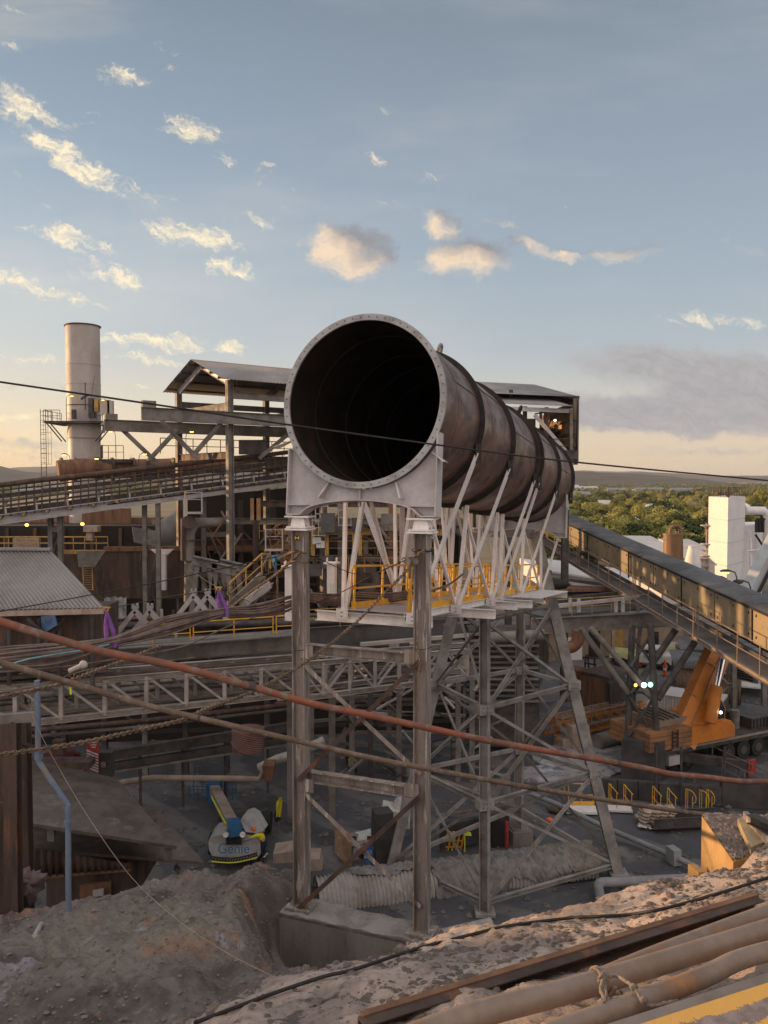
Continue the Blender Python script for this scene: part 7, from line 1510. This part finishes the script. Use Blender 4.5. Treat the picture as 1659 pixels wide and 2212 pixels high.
# ================================================================ YARD right-front: pipes, railings, sacks
one('long_ground_pipe', MB().tube([G(x, y, .35) for x, y in ((1140, 1712), (1200, 1736), (1302, 1785), (1455, 1850), (1513, 1878))], .13, 12).box(G(1455, 1848, .4), .4, .6, .7, .3), 'greypipe', 'long grey pipe lying across the yard from the tower to the sunlit block', 'pipe')
one('cranked_ground_pipe', MB().tube(curve([G(1302, 1962, .3), G(1294, 1925, .35), G(1293, 1912, .4), G(1300, 1906, .4), G(1330, 1905, .4), G(1500, 1897, .4)], 4), .2, 14), 'greypipe', 'grey cranked pipe bending behind the sunlit bank', 'pipe')
one('stub_pipe', MB().cyl(G(955, 2020, .6), G(1060, 1995, .6), .22, 14), 'pale_concrete', 'pale pipe stub just right of the right frame column foot', 'pipe')
tr = thing('steel_trough', 'long dark steel trough channel below the sack pallet', 'trough', G(1460, 1815, 0)); a, b = G(1414, 1800, 0), G(1560, 1792, 0)
for dy, h in ((0, .5), (1.0, .5)): MB().beam(a + V((0, dy, .45)), b + V((0, dy, .45)), .12, h, 'C').build('side', 'darksteel', tr)
MB().beam(a + V((0, .5, .2)), b + V((0, .5, .2)), .9, .08).build('bottom', 'rustdark', tr)
YR = [(1228, 1283, 1739, 'w'), (1315, 1330, 1738, 's'), (1347, 1362, 1740, 's'), (1409, 1424, 1744, 's'), (1441, 1456, 1748, 's'), (1481, 1494, 1751, 'n'), (1511, 1522, 1753, 'n'), (1526, 1534, 1752, 'n')]
LBY = ['wide yellow railing section on a white plate left of the tower leg', 'first narrow yellow rail frame right of the tower leg', 'second narrow yellow rail frame right of the tower leg', 'yellow rail frame behind the left end of the sack pallet', 'yellow rail frame behind the right end of the sack pallet', 'narrow looped yellow rail frame right of the sacks', 'slim yellow rail frame beside the last looped one', 'last and smallest yellow rail loop before the sunlit block']
for k, (x0, x1, y, kd) in enumerate(YR):
    p, q = G(x0, y, .15), G(x1, y + 4 * (kd == 's'), .15); o = thing('loose_rail_frame', LBY[k], 'railing', p, 'yellow rail frames standing on white plates'); h = 1.15; mb = MB()
    if kd == 'w':
        mb.tube(curve([p + UP * .5, p + V((-.2, 0, .6)), p + V((-.2, 0, 1)), p + UP * h], 3) + [q + UP * h], .022, 6).tube([p + UP * .55, q + UP * .55], .02, 6)
        for t_ in (0, .5, .95, 1): mb.cyl(p.lerp(q, t_), p.lerp(q, t_) + UP * h, .022, 6)
        mb.beam(p + UP * .1, q + UP * .1, .02, .2)
        MB().box((p + q) / 2 + V((.1, -.45, -.07)), 2.1, .9, .12, -.06).build('plate', 'tank', o)
    else:
        e_ = V((q.x - p.x, -.5, 0)); mb.cyl(p, p + UP * h, .022, 6).cyl(p + V((.12, .05, 0)), p + V((.12, .05, h - .05)), .019, 6)
        if kd == 's': mb.tube([p + UP * h, p + e_ * 1.1 + UP * (h - .35)], .022, 6).tube([p + UP * .6, p + e_ * 1.1 + UP * .15], .019, 6).cyl(p + e_ * .95 + UP * 0, p + e_ * .95 + UP * (h - .3), .02, 6)
        else: mb.tube(curve([p + UP * h, p + e_ * .6 + UP * h, p + e_ + UP * (h - .2), p + e_ + UP * .65, p + e_ * .7 + UP * .5], 3), .022, 6).cyl(p + e_ * .7, p + e_ * .7 + UP * .9, .02, 6)
        if k in (1, 3, 5, 6): MB().box(p + V((.4, -.35, -.08)), 1.4, .7, .1, -.15).build('plate', 'tank', o)
    mb.build('frame', 'yellow', o)
pb = thing('sack_pallet', 'pallet heaped with dusty brown paper sacks on blue base', 'pallet', G(1420, 1782, 0)); p0 = G(1422, 1781, 0)
MB().box(p0 + UP * .07 + V((.1, .2, 0)), 1.35, 1.0, .14).build('base', mat('blue_pallet', (.10, .16, .28), None, 4, .8, 0, .1), pb); rs_ = random.Random(3)
for l in range(4):
    for i in range(4):
        for j in range(2): MB().blob(p0 + V((-.75 + .42 * i + rs_.uniform(-.06, .06) + .05 * l, -.1 + .5 * j, .25 + .16 * l)), .27, .32, .10, rs_.randint(0, 99), .08).build('sack', 'bag', pb)
pw = MB()
for i in range(12): c = G(1397 + rs_.uniform(-14, 14), 1783 + rs_.uniform(-5, 5), .12); pw.box(c, .3, .22, .03, rs_.uniform(0, 3))
one('white_sheets', pw, 'roofpale', 'scattered white sheets on the ground left of the sack pallet', 'papers')
one('lost_helmet', MB().blob(G(1187, 1772, .12), .22, .16, .15, 1, .03), 'helmet', 'orange safety helmet lying on the ground by the tower footing', 'helmet')
one('rubble_lump', MB().blob(G(1201, 1750, .1), .5, .3, .2, 5, .4), 'rustdark', 'low dark rubble lump near the tower far leg', 'lump')
# ================================================================ SUNLIT BLOCK
sb = thing('sunlit_block', 'ochre sunlit concrete block wall end with gravelly top at right', 'concrete block', P(1560, 1880, 10))
A1, B1_ = P(1516, 1763, 11.6), P(1584, 1862, 9.75); zt_ = (A1.z + B1_.z) / 2; A1 = G(1516, 1763, zt_); B1_ = G(1584, 1862, zt_); C1, D1 = G(1700, 1835, zt_), G(1800, 1768, zt_)
mb = MB(); rim = [A1, B1_, C1, D1]; mb.prism([V((v.x, v.y, zt_)) for v in rim], (0, 0, -2.2)); mb.build('body', 'ochre', sb)
tg_ = MB(); NN = 40; vs = []
for j in range(NN + 1):
    for i in range(NN + 1): u, v = i / NN, j / NN; p = A1.lerp(D1, u).lerp(B1_.lerp(C1, u), v); vs.append(p + UP * (.02 + random.random() ** 2 * .045))
tg_.add(vs, [(j * (NN + 1) + i, j * (NN + 1) + i + 1, (j + 1) * (NN + 1) + i + 1, (j + 1) * (NN + 1) + i) for j in range(NN) for i in range(NN)]).build('gravel_top', mat('grey_gravel', (.21, .17, .145), (.13, .105, .095), 12, .95, 0, .4, bscale=60), sb)
g1 = G(1513, 1893, 12.2); one('ochre_stub', MB().box(P(1504, 1893, 11) - UP * .05, .1, .25, .34, .2), 'ochre', 'small ochre concrete stub left of the sunlit block foot', 'block')
ys_ = thing('painted_angle_plate', 'worn yellow painted angle plate lying on top of the sunlit block', 'steel plate', G(1630, 1800, zt_)); zq = zt_ + .14
MB().prism([G(x, y, zq) for x, y in ((1593, 1768), (1612, 1762), (1640, 1805), (1655, 1800), (1659, 1815), (1622, 1830))], (0, 0, -.1)).build('plate', mat('worn_yellow_plate', (.45, .33, .17), (.27, .21, .16), 3, .8, 0, .15), ys_)
MB().beam(G(1610, 1760, zq + .05), G(1700, 1860, zq + .05), .06, .1).build('upstand', 'oldsteel', ys_); one('cast_rail_piece', MB().beam(G(1622, 1768, zq + .15), G(1690, 1800, zq + .2), .14, .12, 'I'), 'darksteel', 'dark cast rail piece leaning on the painted angle plate', 'rail piece')
# ================================================================ FOREGROUND PIPES
def fp(lst, n=8): return curve([P(*c) for c in lst], n)
fg1 = one('front_pipe', MB().tube(fp([(760, 2300, 3.8), (900, 2238, 4.0), (1036, 2190, 4.2), (1283, 2124, 4.6), (1659, 2008, 5.35), (1800, 1962, 5.7)]), .066, 24), 'tanpipe', 'brightest tan pipe with rope tied round it running up to the right edge', 'pipe', 'tan pipes in the front')
one('front_pipe', MB().tube(fp([(1100, 2190, 4.7), (1283, 2122, 5.0), (1400, 2073, 5.3), (1530, 2022, 5.7), (1700, 1958, 6.2)]), .068, 24), 'tanpipe', 'dull pipe emerging from behind the brightest one at the upper right', 'pipe', 'tan pipes in the front')
one('front_pipe', MB().tube(fp([(1180, 2235, 4.0), (1359, 2172, 4.25), (1520, 2110, 4.6), (1600, 2072, 4.8), (1720, 2040, 5.0)]), .056, 24), 'tanpipe', 'lower dull pipe lying in the shade under the brightest one', 'pipe', 'tan pipes in the front')
fr3 = thing('steel_rail_beam', 'rust brown channel rail running along the bank beside the pipes', 'rail', P(1050, 2140, 5.2)); a, b = P(780, 2226, 4.75), P(1640, 1954, 6.5); MB().beam(a, b, .10, .11, 'C').build('channel', 'rustdark', fr3); MB().beam(a + V((0, .06, .05)), b + V((0, .06, .05)), .05, .03).build('lip', 'rust', fr3)
kb_ = thing('painted_kerb_beam', 'grey steel beam with flaking yellow paint at the bottom right corner', 'beam', P(1550, 2212, 3.8))
wy = bpy.data.materials.new('flaking_yellow'); wy.use_nodes = True; t = NT(wy.node_tree); b_ = wy.node_tree.nodes['Principled BSDF']; pos = t.new('ShaderNodeNewGeometry').outputs['Position']
kdir = (P(1659, 2122, 4.0) - P(1340, 2226, 3.72)).normalized(); dv = t.new('ShaderNodeVectorMath', operation='DOT_PRODUCT'); t.l.new(pos, dv.inputs[0]); kn_ = V((kdir.y, -kdir.x, 0)).normalized(); dv.inputs[1].default_value = tuple(kn_)
off = P(1340, 2226, 3.72).dot(kn_); f_ = t.m('ADD', t.m('SUBTRACT', dv.outputs['Value'], off), t.m('MULTIPLY', t.m('SUBTRACT', t.noise(pos, 16, 6, .75), .5), .14))
band = t.m('ADD', t.step(f_, .085, .09, 1, 0), t.m('MULTIPLY', t.step(f_, .19, .195, 0, 1), t.step(f_, .6, .62, 1, 0)), clamp=True)
t.put(b_.inputs['Base Color'], t.mix(band, t.mix(t.step(t.noise(pos, 9, 5, .7), .4, .65), (.26, .21, .20), (.17, .135, .13)), (.60, .34, .08))); b_.inputs['Roughness'].default_value = .75
bp = t.new('ShaderNodeBump'); bp.inputs['Strength'].default_value = .6; bp.inputs['Distance'].default_value = .006; t.l.new(t.m('ADD', band, t.m('MULTIPLY', t.noise(pos, 40, 4, .6), .5)), bp.inputs['Height']); t.l.new(bp.outputs[0], b_.inputs['Normal'])
a, b = P(1250, 2255, 3.64), P(1780, 2083, 4.12); MB().prism([a, b, b + kn_ * .6 - UP * .02, a + kn_ * .6 - UP * .02], UP * -.12).build('beam', wy, kb_)
MB().prism([a - kn_ * .085 - UP * .02, b - kn_ * .085 - UP * .02, b - kn_ * .004 - UP * .03, a - kn_ * .004 - UP * .03], UP * -.1).build('grey_flange', 'steel', kb_)
# rope
rp = MB(); hub = P(1283, 2124, 4.6); pd = (P(1659, 2008, 5.35) - hub).normalized(); pa = pd.cross(UP).normalized(); pb2 = pa.cross(pd)
for s_ in (0, .018): rp.tube([hub + pd * (s_ + .004 * k) + (pa * math.cos(a_) + pb2 * math.sin(a_)) * .076 for k, a_ in enumerate([2 * math.pi * t_ / 20 for t_ in range(21)])], .010, 6)
knot = P(1303, 2112, 4.42)
for s_ in range(3): rp.tube([knot + V((.022 * math.cos(a_ + s_), .012 * math.sin(a_ * 2), .026 * math.sin(a_ + s_ * 2))) for a_ in [2 * math.pi * t_ / 12 for t_ in range(13)]], .010, 6)
def kr(pts, r_=.010):
    c = curve(pts, 6); rp.tube([p + V((random.uniform(-.003, .003), 0, random.uniform(-.003, .003))) for p in c], r_, 6)
kr([knot, P(1330, 2108, 4.42), P(1358, 2124, 4.3), P(1375, 2140, 4.25), P(1392, 2168, 4.2), P(1415, 2172, 4.2), P(1455, 2163, 4.25), P(1468, 2164, 4.3)]); kr([knot, P(1298, 2140, 4.3), P(1306, 2160, 4.2), P(1294, 2180, 4.15), P(1291, 2196, 4.1)]); kr([knot, P(1310, 2150, 4.3), P(1296, 2170, 4.2), P(1300, 2186, 4.15)], .008)
for c in (P(1368, 2132, 4.27), P(1390, 2160, 4.2), P(1300, 2165, 4.2)): rp.blob(c, .022, .018, .018, 3, .2)
one('tied_rope', rp, mat('frayed_rope', (.30, .24, .20), (.20, .16, .13), 30, .95, 0, .4, bscale=120), 'frayed grey rope knotted round the brightest front pipe', 'rope')
# cable on the bank
cbp = [(420, 2212), (520, 2175), (595, 2147), (700, 2112), (768, 2096), (900, 2052), (1026, 2019), (1100, 2002), (1224, 1986), (1290, 1982), (1359, 1978), (1420, 1968), (1466, 1957), (1560, 1930), (1659, 1898), (1760, 1868)]
one('bank_cable', MB().tube(curve([onbank(x, y, .012) + UP * .01 for x, y in cbp], 4), .0145, 8), 'ring', 'thin dark cable snaking along the top of the bank', 'cable')
# ================================================================ SUSPENDED LINES
def line(name, pts, r_, m, label, cat, group=None, n=6, wob=0, sides=8):
    c = curve([P(*q) for q in pts], n)
    if wob: c = [p + V((random.uniform(-wob, wob), 0, random.uniform(-wob, wob))) for p in c]
    return one(name, MB().tube(c, r_, sides), m, label, cat, group)
line('wire_rope', [(-80, 813, 11.5), (0, 825, 11.6), (390, 882, 12), (620, 917, 12.3), (960, 963, 13), (1240, 998, 14), (1659, 1038, 15.5), (1800, 1051, 16)], .015, 'rope', 'thin black wire rope stretched across the whole view in front of the duct', 'wire rope', sides=10)
line('red_hose', [(-60, 1318, 9.2), (0, 1342, 9.4), (198, 1402, 9.9), (397, 1443, 10.4), (658, 1516, 11.2), (787, 1543, 11.6), (1041, 1597, 12.4), (1207, 1627, 13), (1265, 1636, 13.2), (1395, 1660, 13.8), (1450, 1672, 14), (1526, 1679, 14.3), (1600, 1688, 14.6), (1659, 1689, 15), (1750, 1700, 15.5)], .050, 'redhose', 'thick red brown hose, the upper of the two crossing the view', 'hose', 'hoses slung across the view', sides=16)
line('brown_hose', [(-60, 1410, 8.8), (0, 1431, 9), (159, 1477, 9.6), (317, 1524, 10.2), (476, 1562, 10.8), (658, 1604, 11.5), (787, 1634, 12), (930, 1662, 12.5), (1104, 1694, 13.2), (1228, 1715, 13.8), (1377, 1739, 14.4), (1503, 1757, 15), (1659, 1771, 15.6), (1760, 1782, 16)], .040, 'brownhose', 'thick brown hose, the lower of the two crossing the view', 'hose', 'hoses slung across the view', sides=16)
line('stay_wire', [(60, 1510, 15), (85, 1580, 14.5), (167, 1727, 13.2), (270, 1878, 11.8), (369, 1975, 10.9), (480, 2052, 10), (603, 2116, 9.2)], .0032, 'bag', 'thin white wire sagging from the truss to the mound', 'wire')
line('upper_stay_wire', [(-60, 1335, 20), (0, 1321, 20), (170, 1290, 20), (337, 1258, 20), (595, 1203, 19.5)], .014, 'rope', 'dark stay wire running from the left edge to the blue lever hoist', 'wire', 'stay wires to the frame column'); line('upper_stay_wire', [(226, 1316, 21), (350, 1292, 20.6), (472, 1270, 20), (619, 1227, 19), (650, 1214, 18.6)], .012, 'rope', 'dark stay wire passing over both purple slings to the column', 'wire', 'stay wires to the frame column')
line('upper_stay_wire', [(660, 1195, 18.5), (700, 1212, 19), (760, 1238, 19.4), (830, 1250, 19)], .009, 'rope', 'thin stay wire between the two frame column heads', 'wire', 'stay wires to the frame column'); line('upper_stay_wire', [(665, 1310, 19.5), (740, 1278, 19), (810, 1240, 18.4), (880, 1208, 17.7)], .012, 'rope', 'stay wire rising to the black hoist on the right column', 'wire', 'stay wires to the frame column')
line('upper_stay_wire', [(548, 1288, 24), (585, 1230, 22), (590, 1215, 21)], .008, 'rope', 'short steep stay wire below the blue lever hoist', 'wire', 'stay wires to the frame column'); line('upper_stay_wire', [(410, 1230, 30), (472, 1270, 20.2), (540, 1300, 24)], .009, 'rope', 'pale tipped wire crossing at the right purple sling', 'wire', 'stay wires to the frame column')
for nm_, x, y, D, r_ in (('hose_clamp', 540, 1482, 10.82, .058), ('hose_clamp', 1330, 1648, 13.5, .056), ('hose_clamp', 420, 1550, 10.62, .047), ('hose_clamp', 1150, 1702, 13.4, .046)):
    c = P(x, y, D); one(nm_, MB().cyl(c - V((.06, 0, -.012)), c + V((.06, 0, -.012)), r_, 14).cyl(c - V((.075, 0, -.015)), c - V((.055, 0, -.011)), r_ * 1.15, 14).cyl(c + V((.055, 0, -.011)), c + V((.075, 0, -.015)), r_ * 1.15, 14), 'darksteel', {540: 'dark clamp on the red brown hose left of the frame column', 1330: 'dark clamp on the red brown hose at the right, before the pier', 420: 'dark clamp on the brown hose over the truss bridge', 1150: 'dark clamp on the brown hose right of the tower near leg'}[x], 'clamp', 'clamps on the hoses')
# cable bundle
bx = [(-60, 1432, 14.0), (0, 1421, 14.2), (120, 1412, 14.6), (240, 1387, 15.2), (360, 1352, 16), (478, 1323, 17), (560, 1318, 18), (620, 1305, 19), (665, 1290, 20), (720, 1296, 21.5), (763, 1292, 22), (830, 1292, 22.5), (880, 1286, 22.5)]
cbn = thing('cable_bundle', 'heavy sagging bundle of dusty brown cables hung from the purple slings', 'cables', P(240, 1400, 15.2)); rr = random.Random(8)
spread = [26, 24, 22, 10, 20, 9, 14, 16, 9, 12, 12, 10, 9]
for i in range(24):
    pts = []; a0 = rr.uniform(-1, 1); d0 = rr.uniform(-.12, .12)
    for k, (x, y, D) in enumerate(bx): a0 = max(-1, min(1, a0 + rr.uniform(-.35, .35))); pts.append(P(x, y + a0 * spread[k], D + d0))
    MB().tube(curve(pts, 4), rr.choice([.016, .019, .022]), 6).build('cable', 'cable', cbn)
MB().tube(curve([P(-10, 1445, 14), P(60, 1424, 14.1), P(130, 1412, 14.4), P(190, 1402, 14.6), P(235, 1392, 15)], 4), .016, 6).build('blue_cable', mat('pale_blue_cable', (.16, .36, .42), None, 5, .7, 0, 0), cbn)
line('loose_cable', [(0, 1452, 14.5), (140, 1440, 15), (270, 1420, 15.5), (400, 1395, 16.5), (500, 1350, 18), (600, 1318, 19)], .016, 'cable', 'single cable sagging below the bundle', 'cable', 'loose cables under the bundle'); line('loose_cable', [(0, 1496, 15), (90, 1478, 15.2), (200, 1445, 15.8), (330, 1432, 16.5), (420, 1420, 17.5)], .014, 'cable', 'single cable lowest under the bundle at the left edge', 'cable', 'loose cables under the bundle')
def sling(top, bot, w_, label):
    o = thing('purple_sling', label, 'sling', P(*bot), 'purple slings holding the cables'); t_, b = P(*top), P(*bot)
    for sx_, e_ in ((-1, 0), (1, .22)):
        mb = MB(); c = curve([t_, t_.lerp(b, .35) + V((sx_ * w_ * .6 + e_ * .1, 0, 0)), t_.lerp(b, .7) + V((sx_ * w_ * .8 + e_ * .3, 0, 0)), b + V((sx_ * w_ * .5 + e_ * .35, 0, -.02))], 5)
        vs = []; 
        for i, p in enumerate(c): q = .014 + .026 * min(1, i / 6); vs += [p + V((-q, -.01, 0)), p + V((q, .01, 0)), p + V((q, .03, 0)), p + V((-q, .02, 0))]
        n_ = len(c); mb.add(vs, [(4 * i + a, 4 * i + (a + 1) % 4, 4 * i + 4 + (a + 1) % 4, 4 * i + 4 + a) for i in range(n_ - 1) for a in range(4)], True); mb.build('strap', 'purple', o)
    MB().tube([t_ + V((.04 * math.cos(a), 0, .04 * math.sin(a) + .02)) for a in [2 * math.pi * k / 10 for k in range(11)]], .012, 6).box(t_ + UP * .05, .14, .03, .03).build('shackle', 'dullyellow', o); return o
sling((230, 1318, 15.3), (236, 1396, 15.1), .05, 'purple lifting sling at the left, beside the corrugated roof corner'); sling((472, 1274, 17.1), (480, 1330, 16.9), .05, 'purple lifting sling in the middle of the cable bundle')
sl3 = thing('purple_sling', 'short purple strap just right of the left frame column', 'sling', P(666, 1284, 19.6), 'purple slings holding the cables'); MB().prism([P(664, 1222, 19), P(669, 1222, 19), P(669, 1290, 19.8), P(662, 1290, 19.8)], (0, .02, 0)).build('strap', 'purple', sl3)
sl4 = one('purple_tag', MB().prism([P(754, 1245, 22), P(758, 1245, 22), P(759, 1262, 22), P(753, 1262, 22)], (0, .02, 0)), 'purple', 'small purple strap scrap hanging beside the hung walkway', 'strap')
# chains
def chain(pts, r_, pitch, label, m='chain'):
    c = curve([P(*q) for q in pts], 30); mb = MB(); acc = 0; k = 0; last = c[0]
    for a, b in zip(c, c[1:]):
        L_ = (b - a).length; 
        while acc < L_:
            p = a.lerp(b, acc / L_); d_ = (b - a).normalized(); s_ = d_.cross(UP).normalized(); u = s_.cross(d_)
            tw = 0.6 if k % 2 else -.97; w_ = s_ * math.cos(tw) + u * math.sin(tw)
            mb.tube([p + d_ * math.cos(t_) * pitch * .78 + w_ * math.sin(t_) * pitch * .50 for t_ in [2 * math.pi * i / 8 for i in range(9)]], r_, 5, False); acc += pitch; k += 1
        acc -= L_
    return one('steel_chain', mb, m, label, 'chain', 'rusty load chains')
chain([(-20, 1631, 9.6), (0, 1630, 9.6), (90, 1618, 10), (198, 1600, 10.4), (300, 1577, 11), (397, 1554, 11.6), (440, 1534, 12), (500, 1512, 12.8), (571, 1482, 13.6), (665, 1427, 14.8), (763, 1350, 16), (830, 1282, 16.8), (890, 1222, 17.3)], .012, .052, 'long rusty chain sagging from the black hoist down to the left edge')
chain([(-20, 1510, 10), (0, 1506, 10), (60, 1494, 10.3), (131, 1478, 10.8), (200, 1452, 11.4), (258, 1431, 12), (310, 1410, 12.6), (352, 1394, 13)], .012, .050, 'shorter rusty chain below the cable bundle at left')
chain([(650, 1192, 18.2), (600, 1238, 19), (545, 1276, 20), (492, 1318, 21)], .014, .06, 'dark chain running down left from the left column over the yellow stair'); chain([(590, 1215, 20.5), (598, 1240, 20.4), (600, 1290, 20.4), (600, 1330, 20.4)], .010, .05, 'rusty chain hanging straight down beneath the blue lever hoist')
chain([(600, 1208, 19.5), (625, 1195, 19), (643, 1189, 18.4)], .014, .06, 'short chain joining the blue lever hoist to the left column'); chain([(888, 1212, 17.3), (900, 1200, 17.2), (920, 1188, 17.1)], .014, .06, 'short chain joining the black hoist to the right column'); chain([(900, 1390, 16.9), (908, 1430, 16.9), (905, 1455, 17)], .009, .045, 'small chain hanging from the right column below the walkway')
chain([(1000, 1240, 22), (970, 1262, 21), (935, 1275, 19), (912, 1282, 17.6)], .010, .05, 'thin chain behind the walkway handrail at the right column')
def hoist(c, m, label):
    o = thing('lever_hoist', label, 'hoist', c, 'lever hoists on the stay chains'); MB().cyl(c - V((.05, .06, 0)), c + V((.06, .06, .02)), .085, 14).box(c + V((.09, 0, .01)), .12, .1, .12, .3).build('body', m, o); MB().beam(c + V((.02, -.05, -.05)), c + V((.0, -.05, -.36)), .05, .03).build('lever', m, o); MB().tube([c + V((-.12 - .05 * math.cos(a), 0, .03 + .05 * math.sin(a))) for a in [k * .5 for k in range(11)]], .014, 6).build('hook', 'chain', o); MB().cyl(c + V((.13, -.06, 0)), c + V((.13, .06, 0)), .06, 12).build('chain_wheel', 'steel', o)
hoist(P(595, 1207, 19.6), 'blue', 'blue lever hoist left of the left frame column'); hoist(P(885, 1213, 17.2), 'corrdark', 'grey and blue lever hoist beside the right frame column')
for y_ in (1192, 1212): one('column_chain_wrap', MB().tube([V((FL.x, FL.y, 0)) + fr_dir * (.22 * math.cos(a)) + fn * (.22 * math.sin(a)) + UP * (zpx(y_, FL.y) + .02 * math.sin(3 * a)) for a in [2 * math.pi * k / 20 for k in range(21)]], .016, 6), 'chain', ('upper' if y_ == 1192 else 'lower') + ' rusty chain wrapped round the left frame column head', 'chain')
one('column_chain_wrap', MB().tube([V((FR_.x, FR_.y, 0)) + fr_dir * (.22 * math.cos(a)) + fn * (.22 * math.sin(a)) + UP * (zpx(1188, FR_.y) + .02 * math.sin(3 * a)) for a in [2 * math.pi * k / 20 for k in range(21)]], .018, 6), 'ring', 'dark chain wrapped round the right frame column head', 'chain')
for c_, y_, lb in ((FL, 1402, 'left'), (FR_, 1400, 'right')): one('column_wire_tie', MB().tube([V((c_.x, c_.y, 0)) + fr_dir * (.20 * math.cos(a)) + fn * (.20 * math.sin(a)) + UP * (zpx(y_, c_.y) + .03 * math.cos(a)) for a in [2 * math.pi * k / 20 for k in range(21)]], .008, 6), 'rope', 'thin wire tie round the %s frame column at its upper crossbeam' % lb, 'wire')
# ring bolt with tag
rbn = thing('eye_bolt', 'pale eye bolt with yellow green tag hanging above the brown hose', 'bolt', P(155, 1480, 11)); MB().cyl(P(150, 1450, 11), P(178, 1437, 11), .035, 8).blob(P(180, 1436, 11), .06, .05, .06, 1, .05).build('shank', 'pale_concrete', rbn); MB().tube([P(155, 1456, 11) + V((.04 * math.cos(a), 0, .05 * math.sin(a))) for a in [2 * math.pi * k / 12 for k in range(13)]], .008, 6).build('ring', 'chain', rbn); MB().beam(P(157, 1464, 11), P(158, 1478, 11), .03, .02).build('clip', 'bag', rbn); MB().beam(P(152, 1485, 11), P(153, 1500, 11), .025, .01).build('tag', 'fluoro', rbn)
# ================================================================ unseen blocks added west of the yard, outside the frame, to shade it
sm_ = thing('west_shade_building', 'large dark unseen building added left of the yard to shade it', 'building', (-60, 20, 0))
perp = V((-sv.y, sv.x, 0)).normalized()
def shade(x, y, w_, h, d=12):
    MB().box((x, y, h / 2 - 1), d, w_, h + 2).build('block', 'rustdark', sm_); MB().prism([V((x - d / 2 - .5, y - w_ / 2 - .5, h + .05)), V((x + d / 2 + .5, y - w_ / 2 - .5, h + .05)), V((x, y - w_ / 2 - .5, h + 2))], (0, w_ + 1, 0)).build('roof', 'corrdark', sm_)
SH = [(-62, 35, 60, 17.5)]
for a in SH: shade(*a)
MB().box((-60, 19.8, 9.55), 13, 14, 21.3).build('shade_block', 'rustdark', sm_)  # unseen block added to shade the left end of the bank
# ================================================================ HAZE
hm_ = bpy.data.materials.new('haze_air'); hm_.use_nodes = True; ht = hm_.node_tree; ht.nodes.remove(ht.nodes['Principled BSDF']); pv = ht.nodes.new('ShaderNodeVolumePrincipled')
pv.inputs['Color'].default_value = (.80, .84, .92, 1); pv.inputs['Density'].default_value = .00007; pv.inputs['Anisotropy'].default_value = .2
ht.links.new(pv.outputs[0], ht.nodes['Material Output'].inputs['Volume'])
M['haze'] = hm_
hz_o = MB().box((0, 4300, 60), 12400, 9700, 130).build('haze', 'haze'); hz_o['kind'] = 'stuff'; hz_o.display_type = 'WIRE'
